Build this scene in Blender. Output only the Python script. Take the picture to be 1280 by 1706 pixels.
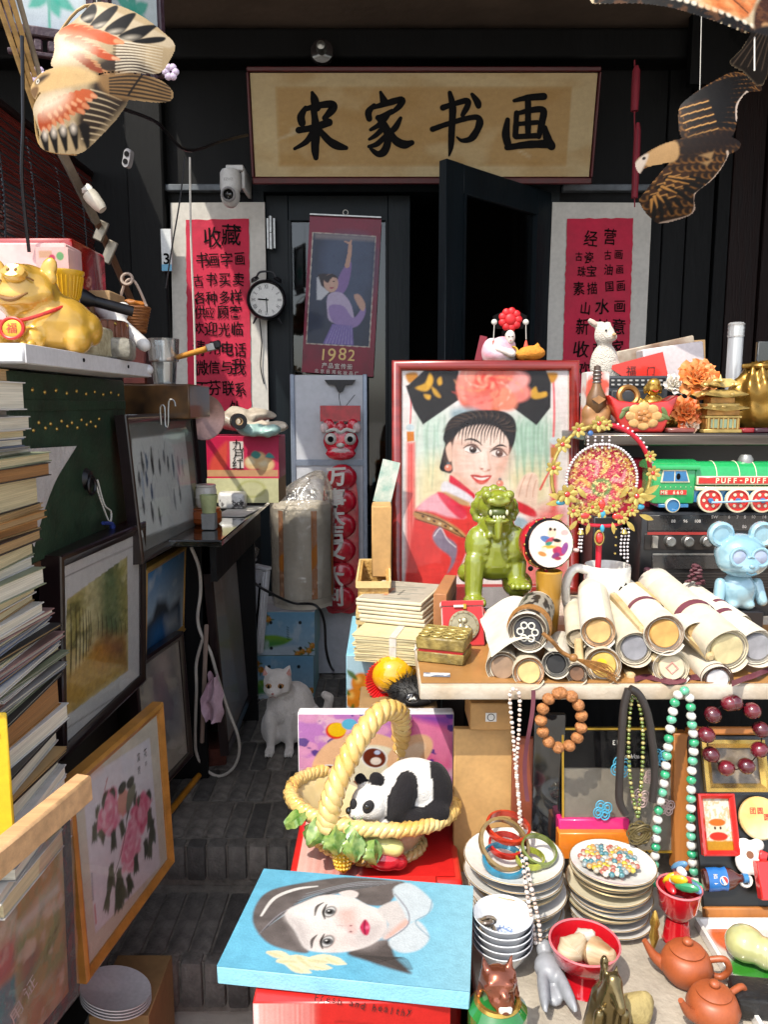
import bpy, bmesh, math, random
import numpy as np
from mathutils import Vector, Matrix, Euler, noise
random.seed(7); np.random.seed(7)
R = math.radians; PI = math.pi
for o in list(bpy.data.objects): bpy.data.objects.remove(o)
S = bpy.context.scene; COL = S.collection
TH = R(8.0); F = 1280.0; CAM = Vector((0, 0, 1.35))
FWD = Vector((0, math.cos(TH), -math.sin(TH)))
cd = bpy.data.cameras.new('camera'); cam = bpy.data.objects.new('camera', cd); COL.objects.link(cam)
cam.location = CAM; cam.rotation_euler = (PI/2 - TH, 0, 0)
cd.sensor_fit = 'VERTICAL'; cd.sensor_height = 36; cd.lens = 36*F/1706; cd.clip_start = .02; cd.clip_end = 500
S.camera = cam
LD = Vector((1.0, 1.4, -2.5)).normalized()          # direction the sunlight travels
w = bpy.data.worlds.new('World'); S.world = w; w.use_nodes = True
nt = w.node_tree; bg = nt.nodes['Background']; sky = nt.nodes.new('ShaderNodeTexSky')
sky.sky_type = 'NISHITA'; sky.sun_disc = False
sky.sun_elevation = math.asin(-LD.z); sky.sun_rotation = math.atan2(-LD.x, -LD.y)
sky.air_density = 1.0; sky.dust_density = 2.0
hs = nt.nodes.new('ShaderNodeHueSaturation'); hs.inputs['Saturation'].default_value = .5; nt.links.new(sky.outputs[0], hs.inputs['Color']); nt.links.new(hs.outputs[0], bg.inputs[0]); bg.inputs[1].default_value = .15
sl = bpy.data.lights.new('sun', 'SUN'); sl.energy = 2.3; sl.angle = R(.55); sl.color = (1, .93, .80)
sun = bpy.data.objects.new('sun', sl); COL.objects.link(sun)
sun.rotation_euler = LD.to_track_quat('-Z', 'Y').to_euler(); sun.location = (-3, -4, 8)
vs = S.view_settings; vs.view_transform = 'Standard'; vs.look = 'None'; vs.gamma = 1; vs.exposure = 1.3
def ray(u, v):
 a = (u-640)/F; b = (853-v)/F
 return Vector((a, math.cos(TH)+b*math.sin(TH), -math.sin(TH)+b*math.cos(TH)))
def PY(u, v, Y): r = ray(u, v); return CAM + r*(Y/r.y)
def PZ(u, v, z): r = ray(u, v); return CAM + r*((z-CAM.z)/r.z)
def PX(u, v, X): r = ray(u, v); return CAM + r*(X/r.x)
def mpp(p): return (Vector(p)-CAM).dot(FWD)/F          # metres per photo pixel at p
UPV = Vector((0, math.sin(TH), math.cos(TH)))
def proj(p): d = Vector(p)-CAM; z = d.dot(FWD); return (640+F*d.x/z, 853-F*d.dot(UPV)/z)
def quad(c, d):
 r3 = ray(*c[3])
 def rect(x):
  ph, al, W, H = x; P = CAM+r3*(d/r3.y); e = Vector((math.sin(ph), math.cos(ph), 0)); n = Vector((math.cos(ph), -math.sin(ph), 0))
  v = Vector((0, 0, math.cos(al)))-n*math.sin(al); return P, e, v
 def res(x):
  P, e, v = rect(x); W, H = x[2:]; o = []
  for p, q in zip((P+v*H, P+v*H+e*W, P+e*W), c): a = proj(p); o += [a[0]-q[0], a[1]-q[1]]
  return np.array(o+[(x[0]-.05)*60, (x[1]-.12)*60])
 x = np.array((.06, .1, .4, .5))
 for _ in range(60):
  r = res(x); J = np.array([(res(x+np.eye(4)[i]*1e-5)-r)/1e-5 for i in range(4)]).T; x = x-np.linalg.solve(J.T@J+1e-3*np.eye(4), J.T@r)
 P, e, v = rect(x); W, H = x[2:]; C = P+e*(W/2)+v*(H/2); n = e.cross(v)
 M = Matrix((e.to_4d(), v.to_4d(), n.to_4d(), C.to_4d())).transposed(); M[3] = (0, 0, 0, 1)
 return M, W, H
def lin(c): return c/12.92 if c <= .04045 else ((c+.055)/1.055)**2.4
def col(c):
 if isinstance(c, str):
  c = c.lstrip('#'); return tuple(lin(int(c[i:i+2], 16)/255) for i in (0, 2, 4))
 return tuple(c[:3])
MC = {}
def tone(c): return tuple(x*(1-.34*x) for x in c)
PG = [1, 1]
def mat(name, c=None, r=.55, m=0, var=.12, sc=18, bump=0, bs=90, c2=None, st=None, coat=0, tr=0, sss=0, spec=.5, sheen=0, detail=4, thr=None, mix=None):
 if name in MC: return MC[name]
 M = bpy.data.materials.new(name); MC[name] = M; M.use_nodes = True
 N = M.node_tree.nodes; L = M.node_tree.links; b = N['Principled BSDF']
 c = tone(col(c)); b.inputs['Roughness'].default_value = r; b.inputs['Metallic'].default_value = m
 b.inputs['Specular IOR Level'].default_value = spec
 b.inputs['Coat Weight'].default_value = coat; b.inputs['Coat Roughness'].default_value = .06
 b.inputs['Transmission Weight'].default_value = tr; b.inputs['Sheen Weight'].default_value = sheen
 if sss:
  b.inputs['Subsurface Weight'].default_value = sss; b.inputs['Subsurface Radius'].default_value = (.5, .5, .3)
  b.inputs['Subsurface Scale'].default_value = .02
 tc = N.new('ShaderNodeTexCoord'); mp = N.new('ShaderNodeMapping'); L.new(tc.outputs['Object'], mp.inputs[0])
 if st: mp.inputs['Scale'].default_value = st
 nz = N.new('ShaderNodeTexNoise'); nz.inputs['Scale'].default_value = sc; nz.inputs['Detail'].default_value = detail
 L.new(mp.outputs[0], nz.inputs['Vector'])
 rp = N.new('ShaderNodeValToRGB'); L.new(nz.outputs['Fac'], rp.inputs[0])
 a, d = thr or (.3, .7); rp.color_ramp.elements[0].position = a; rp.color_ramp.elements[1].position = d
 ca = tuple(x*(1-var) for x in c); cb = tuple(min(1, x*(1+var)) for x in c)
 if c2 is not None: ca = c; cb = tone(col(c2))
 rp.color_ramp.elements[0].color = (*ca, 1); rp.color_ramp.elements[1].color = (*cb, 1)
 ng = N.new('ShaderNodeTexNoise'); ng.inputs['Scale'].default_value = sc*6; ng.inputs['Detail'].default_value = 8; L.new(mp.outputs[0], ng.inputs['Vector'])
 gm = N.new('ShaderNodeMapRange'); gm.inputs[1].default_value = .3; gm.inputs[2].default_value = .62; gm.inputs[3].default_value = .88; L.new(ng.outputs['Fac'], gm.inputs[0])
 mg = N.new('ShaderNodeMix'); mg.data_type = 'RGBA'; mg.blend_type = 'MULTIPLY'; mg.inputs[0].default_value = 1; L.new(rp.outputs[0], mg.inputs[6]); L.new(gm.outputs[0], mg.inputs[7]); L.new(mg.outputs[2], b.inputs['Base Color'])
 mr = N.new('ShaderNodeMapRange'); L.new(nz.outputs['Fac'], mr.inputs[0])
 mr.inputs[3].default_value = max(.02, r*.8); mr.inputs[4].default_value = min(1, r*1.2); L.new(mr.outputs[0], b.inputs['Roughness'])
 if bump:
  n2 = N.new('ShaderNodeTexNoise'); n2.inputs['Scale'].default_value = bs; n2.inputs['Detail'].default_value = 5
  L.new(mp.outputs[0], n2.inputs['Vector']); bp = N.new('ShaderNodeBump'); bp.inputs['Strength'].default_value = bump
  bp.inputs['Distance'].default_value = .01; L.new(n2.outputs['Fac'], bp.inputs['Height']); L.new(bp.outputs[0], b.inputs['Normal'])
 return M
def vcm(name, r=.6, m=0, coat=0, bump=0, bs=120, var=.06, sc=60, st=None, sss=0, sheen=0):
 M = mat(name, (1.3, 1.3, 1.3), r, m, var, sc, bump, bs, st=st, coat=coat*.5, sss=sss, sheen=sheen, spec=.2)
 N = M.node_tree.nodes
 if 'vc' not in N:
  L = M.node_tree.links; b = N['Principled BSDF']; at = N.new('ShaderNodeAttribute'); at.name = 'vc'; at.attribute_name = 'Col'
  src = b.inputs['Base Color'].links[0].from_socket
  mx = N.new('ShaderNodeMix'); mx.data_type = 'RGBA'; mx.blend_type = 'MULTIPLY'; mx.inputs[0].default_value = 1
  L.new(src, mx.inputs[6]); L.new(at.outputs['Color'], mx.inputs[7]); L.new(mx.outputs[2], b.inputs['Base Color'])
 return M
def clear(name, tint=(1, 1, 1), fac=.1, r=.03, bump=0, bs=40, haze=0, hz=(.8, .8, .8), kf=.7):
 if name in MC: return MC[name]
 M = bpy.data.materials.new(name); MC[name] = M; M.use_nodes = True; N = M.node_tree.nodes; L = M.node_tree.links
 N.remove(N['Principled BSDF']); t = N.new('ShaderNodeBsdfTransparent'); t.inputs[0].default_value = (*tint, 1)
 g = N.new('ShaderNodeBsdfGlossy'); g.inputs['Roughness'].default_value = r
 lw = N.new('ShaderNodeLayerWeight'); lw.inputs[0].default_value = .25
 ad = N.new('ShaderNodeMath'); ad.operation = 'MULTIPLY_ADD'; ad.inputs[1].default_value = kf; ad.inputs[2].default_value = fac
 L.new(lw.outputs['Fresnel'], ad.inputs[0]); ad.use_clamp = True
 mx = N.new('ShaderNodeMixShader'); L.new(ad.outputs[0], mx.inputs[0])
 if haze:
  d = N.new('ShaderNodeBsdfDiffuse'); d.inputs[0].default_value = (*hz, 1); m2 = N.new('ShaderNodeMixShader'); m2.inputs[0].default_value = haze
  L.new(t.outputs[0], m2.inputs[1]); L.new(d.outputs[0], m2.inputs[2]); L.new(m2.outputs[0], mx.inputs[1])
 else: L.new(t.outputs[0], mx.inputs[1])
 L.new(g.outputs[0], mx.inputs[2]); L.new(mx.outputs[0], N['Material Output'].inputs[0])
 if bump:
  tc = N.new('ShaderNodeTexCoord'); nz = N.new('ShaderNodeTexNoise'); nz.inputs['Scale'].default_value = bs; nz.inputs['Detail'].default_value = 3
  L.new(tc.outputs['Object'], nz.inputs['Vector']); bp = N.new('ShaderNodeBump'); bp.inputs['Strength'].default_value = bump; bp.inputs['Distance'].default_value = .02
  L.new(nz.outputs['Fac'], bp.inputs['Height']); L.new(bp.outputs[0], g.inputs['Normal']); L.new(bp.outputs[0], lw.inputs['Normal'])
 return M
def join(*gs):
 V = []; Fc = []
 for g in gs:
  n = len(V); V += list(g[0]); Fc += [tuple(i+n for i in f) for f in g[1]]
 return V, Fc
def tf(g, M): return [M @ Vector(v) for v in g[0]], g[1]
def T(x, y, z): return Matrix.Translation((x, y, z))
def RX(a): return Matrix.Rotation(R(a), 4, 'X')
def RY(a): return Matrix.Rotation(R(a), 4, 'Y')
def RZ(a): return Matrix.Rotation(R(a), 4, 'Z')
def SC(x, y=None, z=None): return Matrix.Diagonal((x, x if y is None else y, x if z is None else z, 1))
def mv(g, x, y, z): return [Vector((v[0]+x, v[1]+y, v[2]+z)) for v in g[0]], g[1]
def frombm(bm):
 bm.verts.ensure_lookup_table(); bm.verts.index_update()
 g = [v.co.copy() for v in bm.verts], [tuple(v.index for v in f.verts) for f in bm.faces]; bm.free(); return g
def box(sx, sy, sz, c=(0, 0, 0), b=0, seg=1):
 bm = bmesh.new(); bmesh.ops.create_cube(bm, size=1)
 for v in bm.verts: v.co = Vector((v.co.x*sx, v.co.y*sy, v.co.z*sz))
 if b: bmesh.ops.bevel(bm, geom=list(bm.edges), offset=min(b, .48*min(sx, sy, sz)), segments=seg, profile=.5, affect='EDGES')
 for v in bm.verts: v.co += Vector(c)
 return frombm(bm)
def bb(x0, x1, y0, y1, z0, z1, b=0, seg=1): return box(x1-x0, y1-y0, z1-z0, ((x0+x1)/2, (y0+y1)/2, (z0+z1)/2), b, seg)
def lathe(prof, n=24, cap=True):
 V = []; Fc = []
 for r, z in prof:
  for i in range(n): a = 2*PI*i/n; V.append(Vector((r*math.cos(a), r*math.sin(a), z)))
 for k in range(len(prof)-1):
  for i in range(n):
   j = (i+1) % n; Fc.append((k*n+i, k*n+j, (k+1)*n+j, (k+1)*n+i))
 if cap:
  if prof[0][0] > 1e-5: Fc.append(tuple(range(n-1, -1, -1)))
  if prof[-1][0] > 1e-5: Fc.append(tuple((len(prof)-1)*n+i for i in range(n)))
 return V, Fc
def cyl(r, h, n=20, c=(0, 0, 0), r2=None, b=0):
 r2 = r if r2 is None else r2
 p = [(r, -h/2), (r2, h/2)] if not b else [(r-b, -h/2), (r, -h/2+b), (r2, h/2-b), (r2-b, h/2)]
 return mv(lathe(p, n), *c)
def crom(P, n=6, closed=False):
 P = [np.array(p, float) for p in P]; N = len(P); out = []
 if N < 3 and not closed: return [tuple(P[0]+(P[-1]-P[0])*i/n) for i in range(n+1)]
 for i in range(N if closed else N-1):
  g = (lambda k: P[k % N]) if closed else (lambda k: P[min(max(k, 0), N-1)])
  a, b, c, d = g(i-1), g(i), g(i+1), g(i+2)
  for k in range(n):
   t = k/n; out.append(tuple(.5*((2*b)+(-a+c)*t+(2*a-5*b+4*c-d)*t*t+(-a+3*b-3*c+d)*t**3)))
 if not closed: out.append(tuple(P[-1]))
 return out
def tube(P, r, n=8, closed=False, sm=0, flat=1, cap=True):
 if sm:
  if isinstance(r, (list, tuple)): Q = crom([(*p, q) for p, q in zip(P, r)], sm, closed); P = [q[:3] for q in Q]; r = [q[3] for q in Q]
  else: P = crom(P, sm, closed)
 P = [Vector(p) for p in P]; N = len(P)
 if not isinstance(r, (list, tuple)): r = [r]*N
 V = []; Fc = []; up = None
 for i in range(N):
  a = P[i-1] if (i or closed) else P[i]; b = P[(i+1) % N] if (i < N-1 or closed) else P[i]
  t = (b-a); t = t.normalized() if t.length > 1e-9 else Vector((0, 0, 1))
  if up is None: up = Vector((0, 0, 1)) if abs(t.z) < .9 else Vector((1, 0, 0))
  s = t.cross(up); s = s.normalized() if s.length > 1e-6 else t.orthogonal().normalized(); up = s.cross(t)
  for k in range(n):
   q = 2*PI*k/n; V.append(P[i]+s*(math.cos(q)*r[i])+up*(math.sin(q)*r[i]*flat))
 for i in range(N if closed else N-1):
  j = (i+1) % N
  for k in range(n): l = (k+1) % n; Fc.append((i*n+k, i*n+l, j*n+l, j*n+k))
 if cap and not closed: Fc.append(tuple(range(n-1, -1, -1))); Fc.append(tuple((N-1)*n+k for k in range(n)))
 return V, Fc
def ell(c, rx, ry=None, rz=None, n=12, rot=None):
 ry = rx if ry is None else ry; rz = rx if rz is None else rz; m = max(4, n*2//3)
 V = [Vector((0, 0, -rz))]; Fc = []
 for i in range(1, m):
  a = PI*i/m-PI/2
  for k in range(n): q = 2*PI*k/n; V.append(Vector((rx*math.cos(a)*math.cos(q), ry*math.cos(a)*math.sin(q), rz*math.sin(a))))
 V.append(Vector((0, 0, rz))); L = len(V)-1
 for k in range(n): l = (k+1) % n; Fc.append((0, 1+l, 1+k)); Fc.append((L, L-n+k, L-n+l))
 for i in range(m-2):
  for k in range(n): l = (k+1) % n; Fc.append((1+i*n+k, 1+i*n+l, 1+(i+1)*n+l, 1+(i+1)*n+k))
 if rot: V = [Euler([R(a) for a in rot]).to_matrix() @ v for v in V]
 return [v+Vector(c) for v in V], Fc
def cap(a, b, ra, rb=None, n=12):
 rb = ra if rb is None else rb
 a = Vector(a); b = Vector(b); d = (b-a).normalized(); k = [0, .3, .6, .9, 1]
 P = []; rr = []
 for t in (1, .8, .45, 0): P.append(a-d*ra*t); rr.append(max(1e-4, ra*math.sqrt(max(0, 1-t*t))))
 for t in (0, .45, .8, 1): P.append(b+d*rb*t); rr.append(max(1e-4, rb*math.sqrt(max(0, 1-t*t))))
 return tube(P, rr, n)
def extr(poly, h, z0=0):
 n = len(poly); V = [Vector((p[0], p[1], z0)) for p in poly]+[Vector((p[0], p[1], z0+h)) for p in poly]
 F2 = [tuple(range(n-1, -1, -1)), tuple(range(n, 2*n))]+[(i, (i+1) % n, n+(i+1) % n, n+i) for i in range(n)]
 a = sum(poly[i][0]*poly[(i+1) % n][1]-poly[(i+1) % n][0]*poly[i][1] for i in range(n))
 if a < 0: F2 = [tuple(reversed(f)) for f in F2]
 return V, F2
def torus(Rr, r, n=32, m=8, c=(0, 0, 0), M=None):
 g = tube([(Rr*math.cos(2*PI*i/n), Rr*math.sin(2*PI*i/n), 0) for i in range(n)], r, m, True)
 return mv(tf(g, M) if M else g, *c)
def sheet(nx, ny, f):
 V = [Vector(f(i/nx, j/ny)) for j in range(ny+1) for i in range(nx+1)]
 return V, [(j*(nx+1)+i, j*(nx+1)+i+1, (j+1)*(nx+1)+i+1, (j+1)*(nx+1)+i) for j in range(ny) for i in range(nx)]
def thick(g, t):
 me = bpy.data.meshes.new('t'); me.from_pydata([tuple(v) for v in g[0]], [], g[1]); bm = bmesh.new(); bm.from_mesh(me); bpy.data.meshes.remove(me)
 bmesh.ops.recalc_face_normals(bm, faces=bm.faces); bmesh.ops.solidify(bm, geom=list(bm.faces), thickness=t); return frombm(bm)
def jit(g, a, s=20, seed=0):
 o = Vector((seed*7.3, seed*3.1, seed*1.7))
 return [Vector(v)+noise.noise_vector(Vector(v)*s+o)*a for v in g[0]], g[1]
def mod_eval(g, mods):
 me = bpy.data.meshes.new('tmp'); me.from_pydata([tuple(v) for v in g[0]], [], g[1]); ob = bpy.data.objects.new('tmp', me); COL.objects.link(ob)
 for ty, kw in mods:
  m = ob.modifiers.new('m', ty)
  for k, v in kw.items(): setattr(m, k, v)
 me2 = bpy.data.meshes.new_from_object(ob.evaluated_get(bpy.context.evaluated_depsgraph_get()))
 out = [v.co.copy() for v in me2.vertices], [tuple(p.vertices) for p in me2.polygons]
 bpy.data.objects.remove(ob); bpy.data.meshes.remove(me); bpy.data.meshes.remove(me2); return out
def blob(prims, vox, it=6, f=.6):
 return mod_eval(join(*prims), [('REMESH', dict(mode='VOXEL', voxel_size=vox)), ('SMOOTH', dict(factor=f, iterations=it))])
def pe(c, rx, ry=None, rz=None, cl='ffffff', rot=None): return ('e', Vector(c), (rx, ry or rx, rz or rx), rot, col(cl))
def pc(a, b, ra, rb=None, cl='ffffff'): return ('c', Vector(a), Vector(b), ra, rb or ra, col(cl))
def blobc(L, vox, it=5, f=.6, n=14, sub=0):
 g = blob([ell(p[1], *p[2], n, p[3]) if p[0] == 'e' else cap(p[1], p[2], p[3], p[4], n) for p in L], vox, it, f)
 V = np.array([tuple(v) for v in g[0]]); best = np.full(len(V), 1e9); C = np.zeros((len(V), 3))
 for p in L:
  if p[0] == 'e':
   Q = V-np.array(p[1])
   if p[3]: Q = Q @ np.array(Euler([R(a) for a in p[3]]).to_matrix())
   d = (np.sqrt(((Q/np.array(p[2]))**2).sum(1))-1)*min(p[2])
  else:
   a, b = np.array(p[1]), np.array(p[2]); e = b-a; t = np.clip(((V-a)@e)/max(1e-12, e@e), 0, 1); d = np.linalg.norm(V-a-t[:, None]*e, axis=1)-(p[3]+(p[4]-p[3])*t)
  m = d < best; best[m] = d[m]; C[m] = p[-1]
 return g, C
def mesh(g, m, smooth=True, cols=None, ang=40):
 me = bpy.data.meshes.new('mesh'); me.from_pydata([tuple(v) for v in g[0]], [], g[1])
 me.materials.append(m)
 if smooth:
  me.polygons.foreach_set('use_smooth', [True]*len(me.polygons))
  try: me.set_sharp_from_angle(angle=R(ang))
  except Exception: pass
 if cols is not None:
  a = me.color_attributes.new('Col', 'FLOAT_COLOR', 'POINT'); c = np.ones((len(me.vertices), 4), np.float32); c[:, :3] = np.asarray(cols, np.float32).reshape(-1, 3)
  a.data.foreach_set('color', c.ravel())
 me.update(); return me
def tag(o, label=None, cat=None, group=None, kind=None):
 if label: o['label'] = label
 if cat: o['category'] = cat
 if group: o['group'] = group
 if kind: o['kind'] = kind
 return o
def thing(name, label, cat, loc=(0, 0, 0), M=None, group=None):
 o = bpy.data.objects.new(name, None); COL.objects.link(o); o.empty_display_size = .05
 Mx = M.copy() if M is not None else T(*loc); o.matrix_world = Mx; tag(o, label, cat, group); ROOTM[o.name] = Mx; return o
ROOTM = {}
def rootm(o):
 while o.parent: o = o.parent
 return ROOTM.get(o.name, Matrix())
def part(p, name, g, m, smooth=True, world=False, cols=None, kind=None, label=None, ang=40):
 if world: g = tf(g, rootm(p).inverted())
 o = bpy.data.objects.new(name, mesh(g, m, smooth, cols, ang)); COL.objects.link(o); o.parent = p
 if kind: o['kind'] = kind
 if label: o['label'] = label
 return o
def solo(name, g, m, label, cat, group=None, smooth=True, cols=None, kind=None, ang=40):
 V = g[0]; lo = Vector((sum(v[0] for v in V)/len(V), sum(v[1] for v in V)/len(V), min(v[2] for v in V)))
 o = bpy.data.objects.new(name, mesh(mv(g, *(-lo)), m, smooth, cols, ang)); COL.objects.link(o); o.location = lo
 tag(o, label, cat, group, kind); ROOTM[o.name] = T(*lo); return o
def struct(name, g, m, smooth=False):
 o = bpy.data.objects.new(name, mesh(g, m, smooth)); COL.objects.link(o); o['kind'] = 'structure'; return o
def pieces(p, name, me, Ms):
 for k in Ms:
  o = bpy.data.objects.new(name, me); COL.objects.link(o); o.parent = p; o.matrix_local = k
def fbm(h, w, sx, sy, seed=0, oct=3):
 rs = np.random.RandomState(seed); out = np.zeros((h, w)); a = 1.; tot = 0
 for k in range(oct):
  gx = max(2, int(sx*2**k)+2); gy = max(2, int(sy*2**k)+2); g = rs.rand(gy, gx)
  x = np.linspace(0, gx-1.001, w); y = np.linspace(0, gy-1.001, h); xi = x.astype(int); yi = y.astype(int)
  fx = x-xi; fy = y-yi; fx = fx*fx*(3-2*fx); fy = (fy*fy*(3-2*fy))[:, None]
  A = g[yi][:, xi]; B = g[yi][:, xi+1]; C = g[yi+1][:, xi]; D = g[yi+1][:, xi+1]
  out += a*((A*(1-fx)+B*fx)*(1-fy)+(C*(1-fx)+D*fx)*fy); tot += a; a *= .5
 return out/tot
class Cv:
 def __init__(s, x0, y0, x1, y1, n, bg='ffffff'):
  s.b = (x0, y0, x1, y1); s.w = n; s.h = max(2, round(n*abs((y1-y0)/(x1-x0))))
  s.X, s.Y = np.meshgrid(np.linspace(x0, x1, s.w), np.linspace(y0, y1, s.h)); s.px = abs(x1-x0)/(s.w-1)
  s.a = np.ones((s.h, s.w, 3))*np.array(col(bg)); s.sd = 1
 def mix(s, m, c, tex=0):
  c = np.array(col(c)) if not isinstance(c, np.ndarray) else c
  if tex:
   s.sd += 1; c = c*(1+tex*(fbm(s.h, s.w, 14, 14, s.sd, 3)-.5)*2)[..., None]
  s.a += np.clip(m, 0, 1)[..., None]*(c-s.a); return s
 def _m(s, d, soft): return np.clip(.5-d/(max(soft, .01)*s.px), 0, 1)
 def poly(s, P, c, op=1, soft=1.2, sm=0, tex=0):
  if sm: P = crom(P, sm, True)
  P = np.array(P, float); d = np.full(s.X.shape, 1e9); ins = np.zeros(s.X.shape, bool)
  for i in range(len(P)):
   a = P[i]; b = P[(i+1) % len(P)]; e = b-a; L = max(1e-9, e@e)
   t = np.clip(((s.X-a[0])*e[0]+(s.Y-a[1])*e[1])/L, 0, 1)
   d = np.minimum(d, (s.X-a[0]-t*e[0])**2+(s.Y-a[1]-t*e[1])**2)
   if e[1]: ins ^= ((a[1] > s.Y) != (b[1] > s.Y)) & (s.X < (s.Y-a[1])*e[0]/e[1]+a[0])
  d = np.sqrt(d); d[ins] *= -1
  return s.mix(s._m(d, soft)*op, c, tex)
 def ell(s, x, y, rx, ry, c, rot=0, op=1, soft=1.2, tex=0):
  q = R(rot); u = (s.X-x)*math.cos(q)+(s.Y-y)*math.sin(q); v = -(s.X-x)*math.sin(q)+(s.Y-y)*math.cos(q)
  d = (np.sqrt((u/rx)**2+(v/ry)**2)-1)*min(rx, ry); return s.mix(s._m(d, soft)*op, c, tex)
 def line(s, P, wd, c, op=1, soft=1.2, sm=5, tex=0):
  if not isinstance(wd, (list, tuple)): wd = [wd]*len(P)
  Q = [(*p[:2], q) for p, q in zip(P, wd)]
  if sm and len(Q) > 2: Q = crom(Q, sm)
  d = np.full(s.X.shape, 1e9)
  for a, b in zip(Q[:-1], Q[1:]):
   ex = b[0]-a[0]; ey = b[1]-a[1]; L = max(1e-9, ex*ex+ey*ey)
   t = np.clip(((s.X-a[0])*ex+(s.Y-a[1])*ey)/L, 0, 1)
   d = np.minimum(d, np.hypot(s.X-a[0]-t*ex, s.Y-a[1]-t*ey)-(a[2]+(b[2]-a[2])*t))
  return s.mix(s._m(d, soft)*op, c, tex)
 def rect(s, x0, y0, x1, y1, c, op=1, soft=1): return s.poly([(x0, y0), (x1, y0), (x1, y1), (x0, y1)], c, op, soft)
 def noise(s, amp, sx, sy, seed=1, oct=3): s.a *= (1+amp*(fbm(s.h, s.w, sx, sy, seed, oct)-.5)*2)[..., None]; return s
 def blot(s, c, sx, sy, lo, hi, seed, op=1, oct=4):
  f = fbm(s.h, s.w, sx, sy, seed, oct); return s.mix(np.clip((f-lo)/(hi-lo), 0, 1)*op, c)
 def grady(s, y0, y1, c, op=1): return s.mix(np.clip((s.Y-y0)/(y1-y0), 0, 1)*op, c)
 def gradx(s, x0, x1, c, op=1): return s.mix(np.clip((s.X-x0)/(x1-x0), 0, 1)*op, c)
 def geom(s, fn):
  V = [];
  for j in range(s.h):
   for i in range(s.w): V.append(Vector(fn(i/(s.w-1), 1-j/(s.h-1))))
  w = s.w; Fc = [((j+1)*w+i, (j+1)*w+i+1, j*w+i+1, j*w+i) for j in range(s.h-1) for i in range(w-1)]
  return V, Fc
 def flat(s, W, H, z=0): return s.geom(lambda u, v: ((u-.5)*W, (v-.5)*H, z))
def paint(p, name, cv, g, m, world=False, smooth=True): a = np.clip(cv.a, 0, 1); return part(p, name, g, m, smooth, world, PG[0]*a**PG[1]*(1-.2*a), ang=60)
GC = {}
def glyph(ch, bold=.0):
 k = (ch, bold)
 if k not in GC:
  c = bpy.data.curves.new('t', 'FONT'); c.body = ch; c.align_x = 'CENTER'; c.align_y = 'CENTER'; c.offset = bold; c.resolution_u = 3; c.size = 1
  ob = bpy.data.objects.new('t', c); COL.objects.link(ob)
  me = bpy.data.meshes.new_from_object(ob.evaluated_get(bpy.context.evaluated_depsgraph_get()))
  V = [v.co.copy() for v in me.vertices]; Fc = [tuple(p.vertices) for p in me.polygons]
  bpy.data.objects.remove(ob); bpy.data.curves.remove(c); bpy.data.meshes.remove(me)
  if V and len(ch) == 1:
   x0 = min(v.x for v in V); x1 = max(v.x for v in V); y0 = min(v.y for v in V); y1 = max(v.y for v in V)
   V = [Vector((v.x-(x0+x1)/2, v.y-(y0+y1)/2, 0)) for v in V]
  GC[k] = (V, Fc)
 return GC[k]
def brushy(g, a=.03, s=3.0, seed=0):
 o = Vector((seed*3.7, seed*1.9, 0)); return [v+Vector((noise.noise(v*s+o)*a, noise.noise(v*s+o+Vector((9, 4, 0)))*a, 0)) for v in g[0]], g[1]
def word(items, bold=.02, a=.04, z=.001):
 out = []
 for i, it in enumerate(items):
  ch, x, y, sz = it[:4]; rot = it[4] if len(it) > 4 else 0; sx = it[5] if len(it) > 5 else 1
  out.append(tf(brushy(glyph(ch, bold), a, 3, i+x*13), T(x, y, z) @ RZ(rot) @ SC(sz*sx, sz, 1)))
 return join(*out)
def strokes(L, m, k=1.0, z0=0, dz=.00012):
 out = []
 for n_, Sx in enumerate(L):
  Q = crom(Sx, 6) if len(Sx) > 2 else crom([Sx[0], tuple((a+b)/2 for a, b in zip(Sx[0], Sx[1])), Sx[1]], 5)
  lf = []; rt = []; N = len(Q)
  for i in range(N):
   a = Q[max(0, i-1)]; b = Q[min(N-1, i+1)]; dx = b[0]-a[0]; dy = b[1]-a[1]; L2 = math.hypot(dx, dy) or 1
   w_ = Q[i][2]*k*(1+.12*noise.noise(Vector((Q[i][0]*.09, Q[i][1]*.09, n_))))
   lf.append((Q[i][0]-dy/L2*w_, Q[i][1]+dx/L2*w_)); rt.append((Q[i][0]+dy/L2*w_, Q[i][1]-dx/L2*w_))
  def rcap(q, p, w_):
   an = math.atan2(q[1]-p[1], q[0]-p[0]); return [(q[0]+w_*math.cos(an+t), q[1]+w_*math.sin(an+t)) for t in (1.1, .55, 0, -.55, -1.1)]
  e = rcap(Q[-1], Q[-2], Q[-1][2]*k); s = rcap(Q[0], Q[1], Q[0][2]*k)
  V = []; Fc = []; z = z0+dz*n_
  for a, b in zip(lf, rt): V += [Vector((*m(*a), z)), Vector((*m(*b), z))]
  for i in range(N-1): Fc.append((2*i, 2*i+1, 2*i+3, 2*i+2))
  n0 = len(V); V += [Vector((*m(*p), z)) for p in e]; Fc.append((2*N-2, 2*N-1, n0+4, n0+3, n0+2, n0+1, n0))
  n0 = len(V); V += [Vector((*m(*p), z)) for p in s]; Fc.append((1, 0, n0+4, n0+3, n0+2, n0+1, n0))
  out.append((V, Fc))
 return join(*out)
def facing(p, yaw=0, pitch=0):
 return T(*p) @ RZ(yaw) @ RX(90+pitch)
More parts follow.
